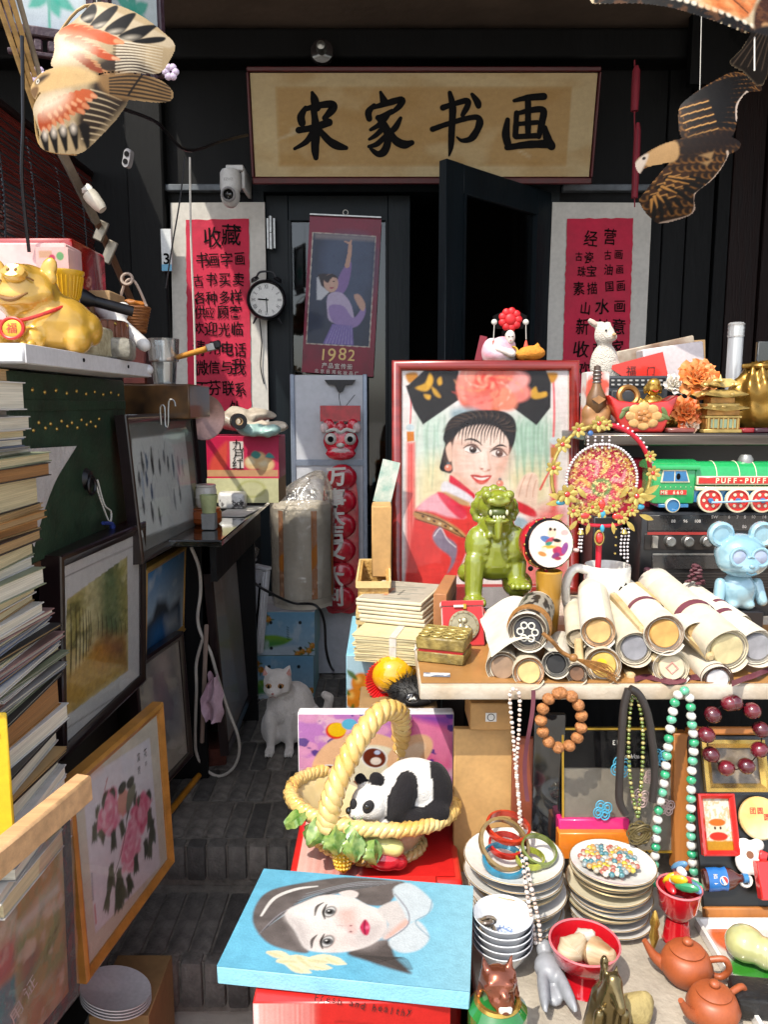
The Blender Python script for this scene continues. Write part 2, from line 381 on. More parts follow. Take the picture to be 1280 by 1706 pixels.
# ================================================================ the setting
WY = 3.9                                                # shop wall
def X3(u, v=600, Y=WY): return PY(u, v, Y).x
def Z3(v, Y=WY): return PY(640, v, Y).z
m_black = mat('painted_wood_dark', '08090b', .6, spec=.2, var=.35, sc=6, st=(1, 1, .25), bump=.25, bs=40)
m_green = mat('door_paint', '0a141a', .5, spec=.25, var=.3, sc=5, st=(1, 1, .2), bump=.2, bs=50)
m_brown = mat('brown_wood_dark', '180a09', .6, spec=.25, var=.35, sc=9, st=(6, 6, .5), bump=.3, bs=30)
m_mort = mat('mortar', '7a736a', .95, var=.3, sc=30, bump=.6, bs=80)
m_brick = [mat('grey_brick_%s' % 'abc'[i], c, .8, var=.45, sc=25, bump=.5, bs=120, detail=8) for i, c in enumerate(('68645f', '77716a', '504d4a'))]
struct('street', sheet(2, 2, lambda u, v: (-40+80*u, -60+120*v, -.286)), mat('street_paving', 'aaa296', .9, var=.25, sc=3, bump=.4, bs=40))
fl = struct('platform_floor', bb(-2.4, 3.2, 2.215, 6.2, -.27, -.006), m_mort)
st1 = struct('lower_step', bb(-2.4, 3.2, 1.88, 2.214, -.30, -.138), m_mort)
bm0 = [mesh(jit(box(.0575, .236, .05, (0, 0, -.025), .006, 2), .0018, 30, k), m_brick[k % 3]) for k in range(6)]
bm1 = [mesh(jit(box(.057, .05, .118, (0, .025, -.059), .009, 2), .002, 30, k), m_brick[k % 3]) for k in range(6)]
rnd = random.Random(3)
def brickrow(p, y0, y1, z, x0, x1, off=0):
 x = x0+off; n = 0
 while x < x1 and n < 60:
  L = y1-y0-.008
  me = rnd.choice(bm0); o = bpy.data.objects.new('brick', me); COL.objects.link(o); o.parent = p
  o.location = (x, (y0+y1)/2, z+rnd.uniform(-.003, .002)); o.scale = (1, L/.232, 1); o.rotation_euler = (rnd.uniform(-.01, .01), rnd.uniform(-.015, .015), rnd.uniform(-.012, .012))
  x += .0635; n += 1
def riser(p, y, z, h, x0, x1):
 x = x0
 while x < x1:
  o = bpy.data.objects.new('riser_brick', rnd.choice(bm1)); COL.objects.link(o); o.parent = p
  o.location = (x, y-.006+rnd.uniform(-.002, .002), z); o.scale = (1, 1, h/.118); o.rotation_euler = (0, 0, rnd.uniform(-.02, .02)); x += .0635
for r_, (a, b) in enumerate(((2.255, 2.47), (2.48, 2.70), (2.71, 2.94), (2.95, 3.18), (3.19, 3.42), (3.43, 3.66), (3.67, 3.88))): brickrow(fl, a, b, .001, -.92, .22 if r_ < 3 else .1, (r_ % 2)*.03)
riser(fl, 2.205, .0, .115, -.9, .2)
brickrow(st1, 1.905, 2.17, -.130, -.9, .1, .015); riser(st1, 1.87, -.131, .135, -.9, .1)
sh = thing('shop_front', 'dark painted timber shop front with panelled double doors under a deep eave', 'building', (0, WY, 0))
ZC = Z3(58)
xl, xr = X3(446), X3(906); zd = Z3(322)
part(sh, 'wall', bb(-3.0, xl-.05, WY, WY+.25, -.02, ZC+1.3), m_black, world=True)
part(sh, 'wall', bb(xr+.05, X3(1092), WY, WY+.25, -.02, ZC), m_black, world=True)
part(sh, 'lintel', bb(xl-.05, xr+.05, WY+.001, WY+.25, zd+.05, ZC-.002), m_black, world=True)
part(sh, 'door_frame', join(bb(xl-.05, xl, WY-.03, WY+.2, -.02, zd), bb(xr, xr+.05, WY-.03, WY+.2, -.02, zd), bb(xl-.051, xr+.051, WY-.031, WY+.2, zd, zd+.052)), m_green, world=True)
part(sh, 'cornice_beam', bb(-2.3, 3.4, WY-.14, WY-.002, Z3(118), ZC-.03, .01), m_black, world=True)
part(sh, 'sill_moulding', bb(-1.2, xl-.06, WY-.05, WY-.002, zd, zd+.03, .004), mat('grey_edge_highlight', '596068', .6, var=.4, sc=20), world=True)  # grey colour stands in for the highlight along the beam edge
part(sh, 'sill_moulding', bb(xr+.06, X3(1092), WY-.05, WY-.002, zd, zd+.03, .004), MC['grey_edge_highlight'], world=True)
part(sh, 'eave_ceiling', bb(-1.17, 3.4, 1.9, WY+.3, ZC, ZC+.09), mat('eave_plaster', '5a4b40', .9, var=.25, sc=2.5, bump=.3, bs=25), world=True)
part(sh, 'side_wall', bb(2.6, 2.75, 2.0, WY, -.3, ZC-.01), m_brown, world=True)
part(sh, 'room_back', bb(-1.2, 2.4, 5.9, 6.0, -.02, ZC-.05), m_black, world=True)
part(sh, 'room_side', bb(-1.3, -1.2, WY+.26, 5.9, -.02, ZC-.05), m_black, world=True); part(sh, 'room_side', bb(2.4, 2.5, WY+.26, 5.9, -.02, ZC-.05), m_black, world=True)
part(sh, 'room_ceiling', bb(-1.3, 2.5, WY+.26, 6.0, ZC-.05, ZC-.01), m_black, world=True)
part(sh, 'added_shade_eave', bb(-3.0, -1.45, 1.95, WY+.3, ZC+.002, ZC+.09), MC['eave_plaster'], world=True)  # added roof slab: shades the left wall, leaves a gap for the sun
px_ = [1092, 1132, 1178, 1203, 1256, 1300, 1350, 1420, 1500, 1590, 1690]
for i in range(len(px_)-1):
 a, b = X3(px_[i]), X3(px_[i+1])
 part(sh, 'plank', jit(bb(a+.004, b-.004, WY-.01+(i % 2)*.014, WY+.06, -.02, ZC-.02, .004), .002, 5, i), m_brown if i > 2 else m_black, world=True)
part(sh, 'bracket', tf(extr([(0, 0), (.2, 0), (.26, .12), (.16, .2), (.2, .34), (.05, .42), (0, .4)], .05), facing((X3(1100), WY-.16, Z3(170)))), m_black, world=True)
m_pane = clear('door_pane', (.28, .33, .34), .05, .03)
m_steel = mat('worn_steel', 'a9a9a6', .35, .9, var=.2, sc=60)
def leaf(P0, P1, z0, z1, w0=.11, nm='door'):
 d = Vector((P1[0]-P0[0], P1[1]-P0[1], 0)); L = d.length; M = T(P0[0], P0[1], z0) @ Matrix.Rotation(math.atan2(d.y, d.x), 4, 'Z'); H = z1-z0; t = .045
 g = lambda a, b, c, e, y=t: tf(bb(a, b, -y/2, y/2, c, e, .003), M)
 o = part(sh, nm, join(g(0, w0, 0, H), g(L-w0, L, 0, H), g(w0, L-w0, H-.12, H-.001, .043), g(w0, L-w0, 0.001, .18, .043), g(w0, L-w0, .62, .72, .043)), m_green, world=True)
 part(o, 'pane', tf(bb(w0-.01, L-w0+.01, -.004, .004, .71, H-.115), M), m_pane, world=True)
 part(o, 'panel', tf(bb(w0-.01, L-w0+.01, -.01, .01, .17, .63), M), m_green, world=True)
 part(o, 'bead_moulding', join(tf(bb(w0, w0+.012, -.03, .03, .72, H-.12), M), tf(bb(L-w0-.012, L-w0, -.03, .03, .72, H-.12), M)), m_green, world=True)
 return o
dl = leaf((xl+.003, WY+.03), (X3(683), WY+.03), .01, zd-.006)
fe = PY(738, 300, 3.36)
dr = leaf((xr-.005, WY-.02), (fe.x, fe.y), .01, zd-.006)
for dd, px, py in ((dl, 451, 388), (dr, 904, 388)):
 p = PY(px, py, WY-.045); part(dd, 'hinge', join(cyl(.011, .075, 12, (p.x, p.y, p.z+.039)), cyl(.011, .075, 12, (p.x, p.y, p.z-.039)), bb(p.x-.02, p.x+.02, p.y+.008, p.y+.014, p.z-.07, p.z+.07)), m_steel, world=True)
p = PY(724, 560, 3.5);
part(sh, 'post', bb(PY(205, 500, 3.7).x, PY(268, 500, 3.7).x, 3.82, WY-.001, -.02, ZC-.001, .01), m_black, world=True)
nw = thing('neighbour_wall', 'pale plastered wall standing beyond the bamboo blind', 'wall', (-3.2, 2, -.29))
part(nw, 'wall', bb(-3.3, -3.15, -1, 5.5, -.29, 2.3), mat('pale_plaster', 'b9a99a', .9, var=.2, sc=3, bump=.3), world=True)
part(nw, 'coping', bb(-3.34, -3.1, -1.02, 5.52, 2.3, 2.37, .01), mat('grey_tile', '4b4b4d', .8, var=.3), world=True)
# ================================================================ on the shop wall
m_ink = mat('brush_ink', '060506', .7, var=.4, sc=40, spec=.12)
m_paper = mat('white_paper', 'd9d3c9', .85, var=.08, sc=8, bump=.25, bs=14)
m_redp = mat('red_paper', 'c8203f', .8, var=.14, sc=7, bump=.35, bs=22)
m_pane2 = clear('picture_glass', (1, 1, 1), .006, .02, kf=.1)
m_film = clear('plastic_film', (1, 1, 1), .10, .12, .6, 22)
def wmap(Y):
 def f(u, v): p = PY(u, v, Y); return p.x, p.z
 return f
WM = lambda Y: facing((0, Y, 0))
a, b = PY(413, 121, 3.64), PY(989, 296, 3.73); bl_ = PY(419, 296, 3.73); tr_ = PY(999, 119, 3.64)
Wb = tr_.x-a.x-.01; Hb = (Vector((0, a.y, a.z))-Vector((0, b.y, b.z))).length; cb = (a+b+bl_+tr_)/4
Mb = T(*cb) @ RX(90+math.degrees(math.atan2(b.y-a.y, a.z-b.z)))
sg = thing('name_board', 'long tan name board with four large black brush characters above the doors', 'sign', M=Mb)
part(sg, 'backing', box(Wb, Hb, .03, (0, 0, -.016), .004), mat('board_red', '4a1015', .5, var=.2))
part(sg, 'frame', join(box(Wb+.02, .02, .05, (0, Hb/2+.011, -.01), .004), box(Wb+.02, .028, .05, (0, -Hb/2-.015, -.01), .004), box(.012, Hb, .048, (-Wb/2-.007, 0, -.01), .003), box(.012, Hb, .048, (Wb/2+.007, 0, -.01), .003)), MC['board_red'])
cv = Cv(413, 120, 994, 296, 150, 'd9bd8c'); cv.noise(.16, 5, 3, 3, 4); cv.rect(455, 143, 953, 277, 'c39a60', 1, 1); cv.blot('b0813f', 6, 4, .5, .75, 5, .45); cv.blot('e2c694', 8, 3, .62, .8, 11, .5)
cv.line([(455, 231), (490, 217), (478, 214)], [1, 3, 1], 'efdcb4', .6); cv.line([(870, 250), (890, 262)], 1, 'efdcb4', .6); cv.noise(.08, 60, 60, 8, 2)
paint(sg, 'silk_panel', cv, cv.flat(Wb-.006, Hb-.006, .002), vcm('mounted_silk', .55, var=.05, coat=.25))
def z2(L): return [(400+x/2.7826, y/2.7826, w/2.7826) for x, y, w in L]
K = [z2(q) for q in (
[(335, 430, 8), (345, 460, 18), (352, 495, 24)], [(304, 500, 10), (283, 540, 17), (288, 572, 16)], [(300, 508, 10), (360, 490, 14), (425, 484, 17), (430, 505, 18), (392, 548, 12)],
[(272, 604, 15), (340, 592, 15), (412, 568, 18)], [(342, 510, 14), (352, 600, 18), (348, 680, 18), (352, 732, 12)], [(345, 600, 14), (310, 655, 13), (253, 690, 7)], [(365, 600, 12), (410, 650, 17), (450, 675, 19), (492, 686, 10)],
[(652, 428, 7), (668, 470, 20)], [(622, 488, 9), (596, 520, 16), (600, 552, 13)], [(610, 502, 9), (680, 480, 14), (748, 463, 15), (742, 490, 14), (706, 522, 9)], [(636, 548, 9), (705, 518, 13)],
[(640, 545, 12), (675, 590, 17), (686, 650, 16), (670, 700, 18), (640, 714, 14), (606, 690, 7)], [(690, 525, 12), (650, 575, 13), (606, 602, 8)], [(668, 590, 12), (632, 626, 11), (600, 646, 7)], [(674, 632, 12), (636, 668, 12), (598, 680, 8)], [(745, 548, 8), (722, 590, 15), (696, 616, 9)], [(690, 600, 10), (720, 650, 17), (760, 670, 19), (797, 662, 12)],
[(940, 500, 13), (1000, 480, 12), (1052, 468, 14), (1056, 490, 14), (1032, 534, 10)], [(892, 600, 12), (960, 576, 12), (1050, 550, 12), (1102, 546, 14), (1110, 580, 16), (1075, 640, 15), (1030, 652, 9), (1006, 636, 4)], [(973, 430, 9), (986, 500, 16), (982, 600, 15), (978, 680, 12), (970, 722, 4)], [(1076, 438, 8), (1100, 472, 15), (1106, 492, 13)])]
K += [[(857, 168, 3), (880, 163, 5), (906, 161, 6)], [(880, 165, 5), (880, 200, 5), (880, 226, 4.5)], [(861, 188, 4), (859, 226, 5)], [(860, 190, 3.4), (884, 184, 4.5), (905, 184, 5.5), (903, 205, 5.5), (898, 228, 4)], [(862, 207, 3.6), (896, 204, 3.6)], [(860, 228, 4.5), (898, 226, 4.5)], [(846, 200, 4), (843, 225, 6.5), (848, 245, 5)], [(845, 246, 4.5), (880, 241, 6), (912, 240, 7)], [(908, 213, 4), (912, 230, 6.5), (919, 244, 6.5)]]
sgi = Mb.inverted()
def bmap(u, v):
 r = ray(u, v); n = Mb.to_3x3() @ Vector((0, 0, 1)); t = (cb-CAM).dot(n)/r.dot(n); q = sgi @ (CAM+r*t); return q.x, q.y
part(sg, 'lettering', strokes(K, bmap, 1.05, .0035), m_ink, False, kind='stuff')
def poster(name, label, wq, rq, chars, seed, Y=WY-.035):
 c = PY(*wq[3], Y); t = thing(name, label, 'poster', (c.x, Y, c.z))
 def sh_(q, dy, n=12, wav=0, amp=.004):
  P = [PY(*k, Y) for k in q]
  def f(u, v):
   e = wav*(noise.noise(Vector((v*30, seed, 0))) if u in (0, 1) else 0); e2 = wav*(noise.noise(Vector((u*14, seed+5, 0))) if v in (0, 1) else 0)
   p = (P[3]*(1-u)+P[2]*u)*(1-v)+(P[0]*(1-u)+P[1]*u)*v; return Vector((p.x+e, Y-dy-amp*abs(noise.noise(Vector((u*2, v*4, seed)))), p.z+e2))
  return sheet(n, n*4, f)
 part(t, 'mount', thick(sh_(wq, 0), .0015), m_paper, world=True)
 part(t, 'red_sheet', thick(sh_(rq, .007, 12, .006, .002), .0012), m_redp, world=True)
 it = []
 for ch, u, v, s in chars: p = PY(u, v, Y); it.append((ch, p.x, p.z, s*mpp(p)*.9, rnd.uniform(-5, 5), rnd.uniform(.8, .95)))
 part(t, 'lettering', tf(word(it, .008, .05), T(0, Y-.0125, 0) @ RX(90)), m_ink, False, world=True, kind='stuff'); return t
LL = [('收', 355, 396, 38), ('藏', 386, 392, 40), ('书', 338, 434, 30), ('画', 357, 434, 26), ('字', 378, 433, 28), ('画', 400, 432, 26), ('古', 331, 468, 24), ('书', 353, 466, 26), ('买', 375, 467, 26), ('卖', 398, 466, 26),
 ('各', 334, 497, 25), ('种', 353, 497, 26), ('多', 375, 496, 26), ('样', 394, 495, 28), ('供', 334, 521, 26), ('应', 350, 521, 22), ('顾', 372, 521, 26), ('客', 393, 521, 27), ('欢', 332, 547, 22), ('迎', 352, 548, 28), ('光', 374, 549, 26), ('临', 396, 548, 26),
 ('请', 332, 580, 30), ('用', 358, 580, 28), ('电', 380, 581, 28), ('话', 401, 583, 28), ('微', 336, 613, 30), ('信', 357, 612, 26), ('与', 378, 612, 28), ('我', 398, 611, 32), ('王', 337, 648, 30), ('芬', 358, 646, 30), ('联', 381, 647, 30), ('系', 401, 649, 28), ('此', 352, 680, 22), ('处', 392, 678, 24)]
poster('red_paper_notice', 'red paper notice with nine rows of black brush writing beside the wall clock', [(284, 338), (441, 337), (448, 706), (290, 712)], [(310, 367), (415, 365), (419, 700), (314, 702)], LL, 1)
RL = [('经', 984, 398, 30), ('营', 1016, 395, 30), ('古', 964, 428, 18), ('瓷', 981, 430, 22), ('古', 1012, 426, 18), ('画', 1030, 425, 18), ('珠', 969, 453, 20), ('宝', 985, 452, 22), ('油', 1013, 450, 21), ('画', 1032, 450, 17), ('素', 964, 481, 26), ('描', 986, 481, 23), ('国', 1015, 478, 20), ('画', 1034, 477, 21),
 ('山', 975, 514, 24), ('水', 1003, 511, 30), ('画', 1032, 511, 24), ('新', 970, 544, 32), ('创', 1002, 544, 28), ('意', 1030, 544, 30), ('收', 968, 582, 32), ('藏', 998, 584, 30), ('家', 1028, 580, 30), ('欢', 972, 616, 30), ('迎', 1026, 614, 28)]
poster('red_paper_notice', 'red paper notice with gap-spaced columns of brush writing behind the rabbit toy', [(921, 337), (1087, 338), (1072, 660), (908, 660)], [(945, 365), (1055, 364), (1046, 655), (936, 655)], RL, 2)
p0, p1 = PY(268, 382, 3.8), PY(284, 452, 3.8)
hn = thing('house_number_plate', 'small white and blue house number plate on dark post', 'plate', (p0.x, p0.y, p1.z))
part(hn, 'plate', bb(p0.x, p1.x+.01, 3.79, 3.80, p1.z, p0.z), mat('enamel_white', 'e6ecf0', .3, var=.05), world=True)
part(hn, 'blue_band', bb(p0.x, p1.x+.01, 3.786, 3.789, p1.z, p1.z+.03), mat('enamel_blue', '4f9fd0', .3, var=.05), world=True)
part(hn, 'number', tf(word([('3', (p0.x+p1.x)/2+.005, PY(277, 432, 3.8).z, .07)], .02, 0), T(0, 3.787, 0) @ RX(90)), m_ink, False, world=True)
c = PY(444, 500, WY-.1); r = 33*mpp(c); Mk = facing(c, 6, 0)
ck = thing('alarm_clock', 'round black twin-bell clock with white face and roman numerals hanging by the door', 'clock', M=Mk)
m_blk = mat('black_metal', '17161a', .35, .3, var=.3, sc=30)
part(ck, 'case', tf(lathe([(r*.82, .012), (r*.84, .02), (r*.92, .026), (r*.99, .018), (r, .0), (r*.96, -.05), (0, -.052)], 36, False), Matrix()), m_blk)
part(ck, 'dial', mv(cyl(r*.83, .004, 36), 0, 0, .008), mat('dial_white', 'efece6', .5, var=.04))
num = [('XII', 0), ('I', 30), ('II', 60), ('III', 90), ('IV', 120), ('V', 150), ('VI', 180), ('VII', 210), ('VIII', 240), ('IX', 270), ('X', 300), ('XI', 330)]
part(ck, 'numerals', word([(s_, r*.64*math.sin(R(a_)), r*.64*math.cos(R(a_)), r*.3, -a_, .55) for s_, a_ in num], .0, 0, .011), m_ink, False, kind='stuff')
for nm, an, L, w_ in (('hour_hand', -86, .42, .035), ('minute_hand', 178, .6, .025)):
 part(ck, nm, tf(bb(-r*w_, r*w_, -r*.1, r*L, .0115, .0125), RZ(-an)), m_ink)
for sx in (-.55, .55):
 o = part(ck, 'bell', tf(lathe([(0, .2*r), (.16*r, .16*r), (.24*r, 0), (.1*r, .0), (0, .02*r)], 16), T(sx*r, .98*r, -.02) @ RZ(-sx*55) @ RX(-90)), m_blk)
part(ck, 'top_handle', tube([(-.5*r, 1.1*r, -.02), (-.3*r, 1.4*r, -.02), (.3*r, 1.4*r, -.02), (.5*r, 1.1*r, -.02)], .005, 6, sm=5), m_blk)
for sx in (-1, 1): part(ck, 'foot', cap((sx*.55*r, -.85*r, -.02), (sx*.7*r, -1.12*r, -.02), .006, .004, 8), m_blk)
part(ck, 'glass', mv(cyl(r*.86, .002, 32), 0, 0, .018), m_pane2)
cw = PY(438, 532, WY-.05); solo('clock_cable', tube([PY(432, 528, WY-.06), PY(436, 570, WY-.05), PY(434, 610, WY-.05), PY(440, 640, WY-.05)], .003, 6, sm=5), m_blk, 'thin black cable dangling below the wall clock', 'cable')
YC = WY-.06
cq = [(516, 359), (636, 364), (622, 628), (503, 620)]
c0 = PY(569, 628, YC); cal = thing('wall_calendar', 'crimson 1982 wall calendar with a dancer in lilac dress', 'calendar', (c0.x, YC, c0.z))
cv = Cv(500, 357, 640, 630, 190, '8c0f37'); cv.noise(.12, 6, 10, 4)
def q2(L): return [(250+x/2.977, 320+y/2.977) for x, y in L]     # zoomed crop -> photo
cv.poly(q2([(805, 195), (1122, 215), (1090, 768), (775, 750)]), 'e9d9c9'); cv.poly(q2([(809, 199), (1118, 219), (1086, 764), (779, 746)]), '2b3550', tex=.2)
cv.poly(q2([(880, 230), (1110, 240), (1095, 500), (960, 600), (870, 480)]), '4c5b7c', .8, 30, 4); cv.blot('1a2134', 4, 6, .5, .8, 9, .35)
cv.poly(q2([(815, 200), (1118, 219), (1116, 240), (820, 225)]), 'b9a9a6', .5, 8)
cv.poly(q2([(830, 420), (850, 400), (900, 405), (930, 430), (900, 500), (860, 500)]), '2a1c22', 1, 3, 4)
cv.poly(q2([(828, 420), (835, 415), (850, 460), (890, 490), (850, 530), (828, 530)]), 'd9dbe6', 1, 3)
cv.poly(q2([(930, 430), (975, 350), (1000, 350), (985, 450), (955, 500), (920, 500)]), '8d6db0', 1, 3, 4); cv.line(q2([(978, 360), (990, 300), (992, 265)]), [4, 3.4, 3], 'd7a48f'); cv.line(q2([(992, 262), (998, 235)]), [3, 1.2], 'd7a48f'); cv.line(q2([(990, 250), (965, 240)]), [2, 1], 'd7a48f')
cv.poly(q2([(885, 505), (950, 495), (1000, 560), (1005, 660), (900, 640), (880, 590)]), 'c9b7dc', 1, 3, 4)
cv.poly(q2([(890, 560), (960, 560), (1010, 620), (1060, 560), (1068, 600), (1030, 660), (960, 670), (900, 630)]), '9c80c0', 1, 3, 4)
cv.poly(q2([(905, 650), (1005, 660), (1010, 758), (860, 748)]), '7a68b5', 1, 3);
for k in range(9): cv.line(q2([(912+k*11, 660), (872+k*16, 750)]), [.5, 1], 'a99ad6', .7)
cv.poly(q2([(1012, 510), (1040, 505), (1068, 550), (1060, 585), (1040, 570)]), 'd9a793', 1, 3, 4)
cv.ell(*q2([(898, 447)])[0], 12, 15, 'e0b09a', -8, soft=2); cv.poly(q2([(860, 420), (905, 400), (935, 425), (905, 418), (880, 445)]), '2a1c22', 1, 2, 3)
for x, y in ((883, 440), (912, 438)): cv.ell(*q2([(x, y)])[0], 2, 1, '33202a')
cv.ell(*q2([(902, 470)])[0], 3.5, 1.5, 'b3475a')
def calf(u, v):
 A = [PY(*k, YC) for k in cq]; p = (A[3]*(1-u)+A[2]*u)*(1-v)+(A[0]*(1-u)+A[1]*u)*v
 return Vector((p.x, p.y-.012*math.sin(v*5)*.5-.01*(1-v)**3, p.z))
cv2 = Cv(0, 0, 1, 2.2, 120)
def bil(u, v): a_, b_, c_, d_ = [np.array(k, float) for k in cq]; return (d_*(1-u)+c_*u)*(1-v)+(a_*(1-u)+b_*u)*v
for j in range(cv2.h):
 for i in range(cv2.w):
  x, y = bil(i/(cv2.w-1), 1-j/(cv2.h-1)); xi = int(round((x-500)/140*(cv.w-1))); yi = int(round((y-357)/273*(cv.h-1))); cv2.a[j, i] = cv.a[min(max(yi, 0), cv.h-1), min(max(xi, 0), cv.w-1)]
paint(cal, 'printed_sheet', cv2, cv2.geom(calf), vcm('glossy_print', .3, coat=.4), world=True)
it = []
for ch, u, v, s in (('1', 539, 591, 22), ('9', 553, 592, 26), ('8', 571, 590, 24), ('2', 586, 592, 22)): p = PY(u, v, YC); it.append((ch, p.x, p.z, s*mpp(p)*1.2, -6))
part(cal, 'year_print', tf(word(it, .004, .02), T(0, YC-.0125, 0) @ RX(90)), mat('gold_print', 'c9a065', .4, .4, var=.1), False, world=True)
it = []
for k, ch in enumerate('产品宣传册'): p = PY(541+k*10.5, 609+k*.6, YC); it.append((ch, p.x, p.z, 9.5*mpp(p)))
for k, ch in enumerate('北京日用化妆品厂'): p = PY(528+k*9.5, 618+k*.7, YC); it.append((ch, p.x, p.z, 7*mpp(p)))
part(cal, 'small_print', tf(word(it, .01, .0), T(0, YC-.0165, 0) @ RX(90)), m_paper, False, world=True, kind='stuff')
p = PY(576, 360, YC); part(cal, 'metal_strip', tf(box(.345, .012, .01, (0, 0, 0), .002), T(p.x, p.y-.004, p.z) @ RY(2.5)), m_steel, world=True)
part(cal, 'hanger', torus(.012, .002, 14, 6, (p.x, p.y-.01, p.z+.014), RX(90)), m_paper, world=True)
YB = WY-.16
A = [PY(503, 625, YB), PY(612, 630, YB), PY(600, 1118, YB-.05), PY(492, 1118, YB-.05)]
wb = thing('leaning_board', 'tall narrow white panel with grey metal edges leaning on the door', 'panel', (A[3].x, A[3].y, 0))
H_ = A[0].z; m_wp = mat('white_laminate', 'c9ccd6', .4, var=.06, sc=5)
part(wb, 'sheet', bb(A[3].x, A[2].x+.03, YB-.02, YB, 0.005, H_, .003), m_wp, world=True)
for xx in (A[3].x-.006, A[2].x+.018): part(wb, 'metal_edge', bb(xx, xx+.022, YB-.028, YB+.004, .003, H_+.004, .003), mat('blue_grey_metal', '8f9bb0', .35, .5, var=.1), world=True)
part(wb, 'cross_bar', bb(A[3].x, A[2].x+.02, YB-.026, YB-.0205, PY(500, 775, YB).z, PY(500, 765, YB).z), MC['blue_grey_metal'], world=True)
p = PY(567, 640, YB-.03); hk = thing('wall_hook', 'black plastic hook and wires on top of white panel', 'hook', p)
part(hk, 'plate', tf(extr([(-.075, .02), (.075, .02), (.06, 0), (.025, -.005), (.012, -.035), (-.012, -.035), (-.025, -.005), (-.06, 0)], .014), facing(p)), m_blk, world=True)
part(hk, 'wire', tube([p+Vector((0, -.012, -.03)), p+Vector((-.005, -.02, -.06)), p+Vector((.005, -.012, -.12))], .0016, 5, sm=4), m_blk, world=True)
part(hk, 'wire', tube([p+Vector((.07, -.012, -.05)), p+Vector((.03, -.02, -.1)), p+Vector((.0, -.012, -.14))], .0016, 5, sm=4), m_blk, world=True)
YL = YB-.07
m_rb = mat('red_balloon_foil', 'd3122c', .25, var=.25, sc=10, coat=.6)
c = PY(567, 1030, YL); ln = thing('lion_dance_balloon_pack', 'long red lion dance party packet with white characters hanging on white panel', 'packet', (c.x, YL, c.z))
sx_ = lambda px: px*mpp(PY(567, 860, YL))
part(ln, 'red_backing', tf(extr(crom([(-27*.0029, 0), (-30*.0029, .3), (-26*.0029, .62), (0, .68), (26*.0029, .62), (30*.0029, .3), (27*.0029, 0), (0, -.03)], 4, True), .01), facing(PY(569, 1010, YL+.02))), m_rb, world=True)
part(ln, 'header_card', tf(box(sx_(66), .075, .004, (0, 0, 0), .001), facing(PY(567, 689, YL))), mat('header_red', 'b5182a', .35, coat=.5, var=.3, sc=25), world=True)
hd = PY(568, 735, YL); k = mpp(hd)
o = part(ln, 'lion_head', blob([ell((0, 0, 0), 30*k, 12*k, 24*k, 16), ell((-20*k, 0, 26*k), 10*k, 6*k, 12*k), ell((20*k, 0, 26*k), 10*k, 6*k, 12*k), ell((0, -4*k, 22*k), 9*k, 8*k, 13*k), ell((0, -6*k, -20*k), 26*k, 9*k, 12*k)], .006, 3), m_rb, world=False)
o.location = hd-Vector((c.x, YL, c.z))
for s_ in (-1, 1):
 part(o, 'eye', tf(lathe([(0, 8*k), (5*k, 7*k), (9*k, 3*k), (10*k, 0)], 16), T(s_*16*k, -10*k, 4*k) @ RX(90)), m_paper)
 part(o, 'pupil', tf(lathe([(0, 5*k), (4*k, 4*k), (6*k, 0)], 14), T(s_*16*k, -15*k, 4*k) @ RX(90)), m_ink)
 part(o, 'ear', ell((s_*27*k, -4*k, 22*k), 7*k, 5*k, 9*k), mat('pale_pink', 'e9c3c0', .5))
part(o, 'muzzle', ell((0, -9*k, -16*k), 18*k, 6*k, 6*k), MC['pale_pink']); part(o, 'nose', ell((0, -14*k, -6*k), 7*k, 5*k, 4*k), m_paper)
part(o, 'brow', tube([(-24*k, -10*k, 16*k), (-10*k, -12*k, 20*k), (0, -12*k, 15*k), (10*k, -12*k, 20*k), (24*k, -10*k, 16*k)], 3*k, 6, sm=4), m_paper)
for i, v in enumerate((795, 835, 876, 917, 957, 997)):
 q = PY(570-i*.6, v, YL); part(ln, 'balloon_lobe', ell(q, 25*k, 10*k, 22*k, 16), m_rb, world=True)
it = []
for i, (ch, v) in enumerate(zip('万事大吉又大利', (793, 828, 858, 886, 915, 957, 990))): q = PY(561-i*.6, v, YL); it.append((ch, q.x, q.z, 34*k, rnd.uniform(-6, 6)))
part(ln, 'lettering', tf(word(it, .03, .05), T(0, YL-.043, 0) @ RX(90)), mat('print_white', 'ece3da', .5), False, world=True, kind='stuff')
P4 = [PY(535, 700, YL), PY(602, 700, YL), PY(596, 1036, YL), PY(537, 1036, YL)]
def pk(u, v):
 p = (P4[3]*(1-u)+P4[2]*u)*(1-v)+(P4[0]*(1-u)+P4[1]*u)*v; return p+Vector((0, -.05*math.sin(PI*u)**.5-.006*noise.noise(Vector((u*5, v*22, 0))), 0))
part(ln, 'clear_wrapper', sheet(14, 60, pk), clear('crinkle_film', (1, 1, 1), .02, .12, .7, 30, kf=.25), world=True)
c = PY(384, 312, WY-.22); k = mpp(c)
cmr = thing('security_camera', 'white dome security camera with dark lens mounted beside the name board', 'camera', (c.x, c.y, c.z))
m_wpl = mat('white_plastic', 'dedbd8', .35, var=.05)
part(cmr, 'body', lathe([(0, 28*k), (14*k, 27*k), (17*k, 22*k), (17.5*k, -2*k), (16*k, -6*k), (0, -7*k)], 24), m_wpl)
part(cmr, 'head', ell((0, -.01, -14*k), 16*k, 17*k, 20*k, 18), m_wpl)
part(cmr, 'lens_ring', tf(lathe([(12*k, 0), (12*k, 5*k), (9*k, 7*k), (8*k, 4*k)], 20, False), T(0, -.01-14*k, -16*k) @ RX(90+8)), mat('grey_plastic', '8a8788', .4))
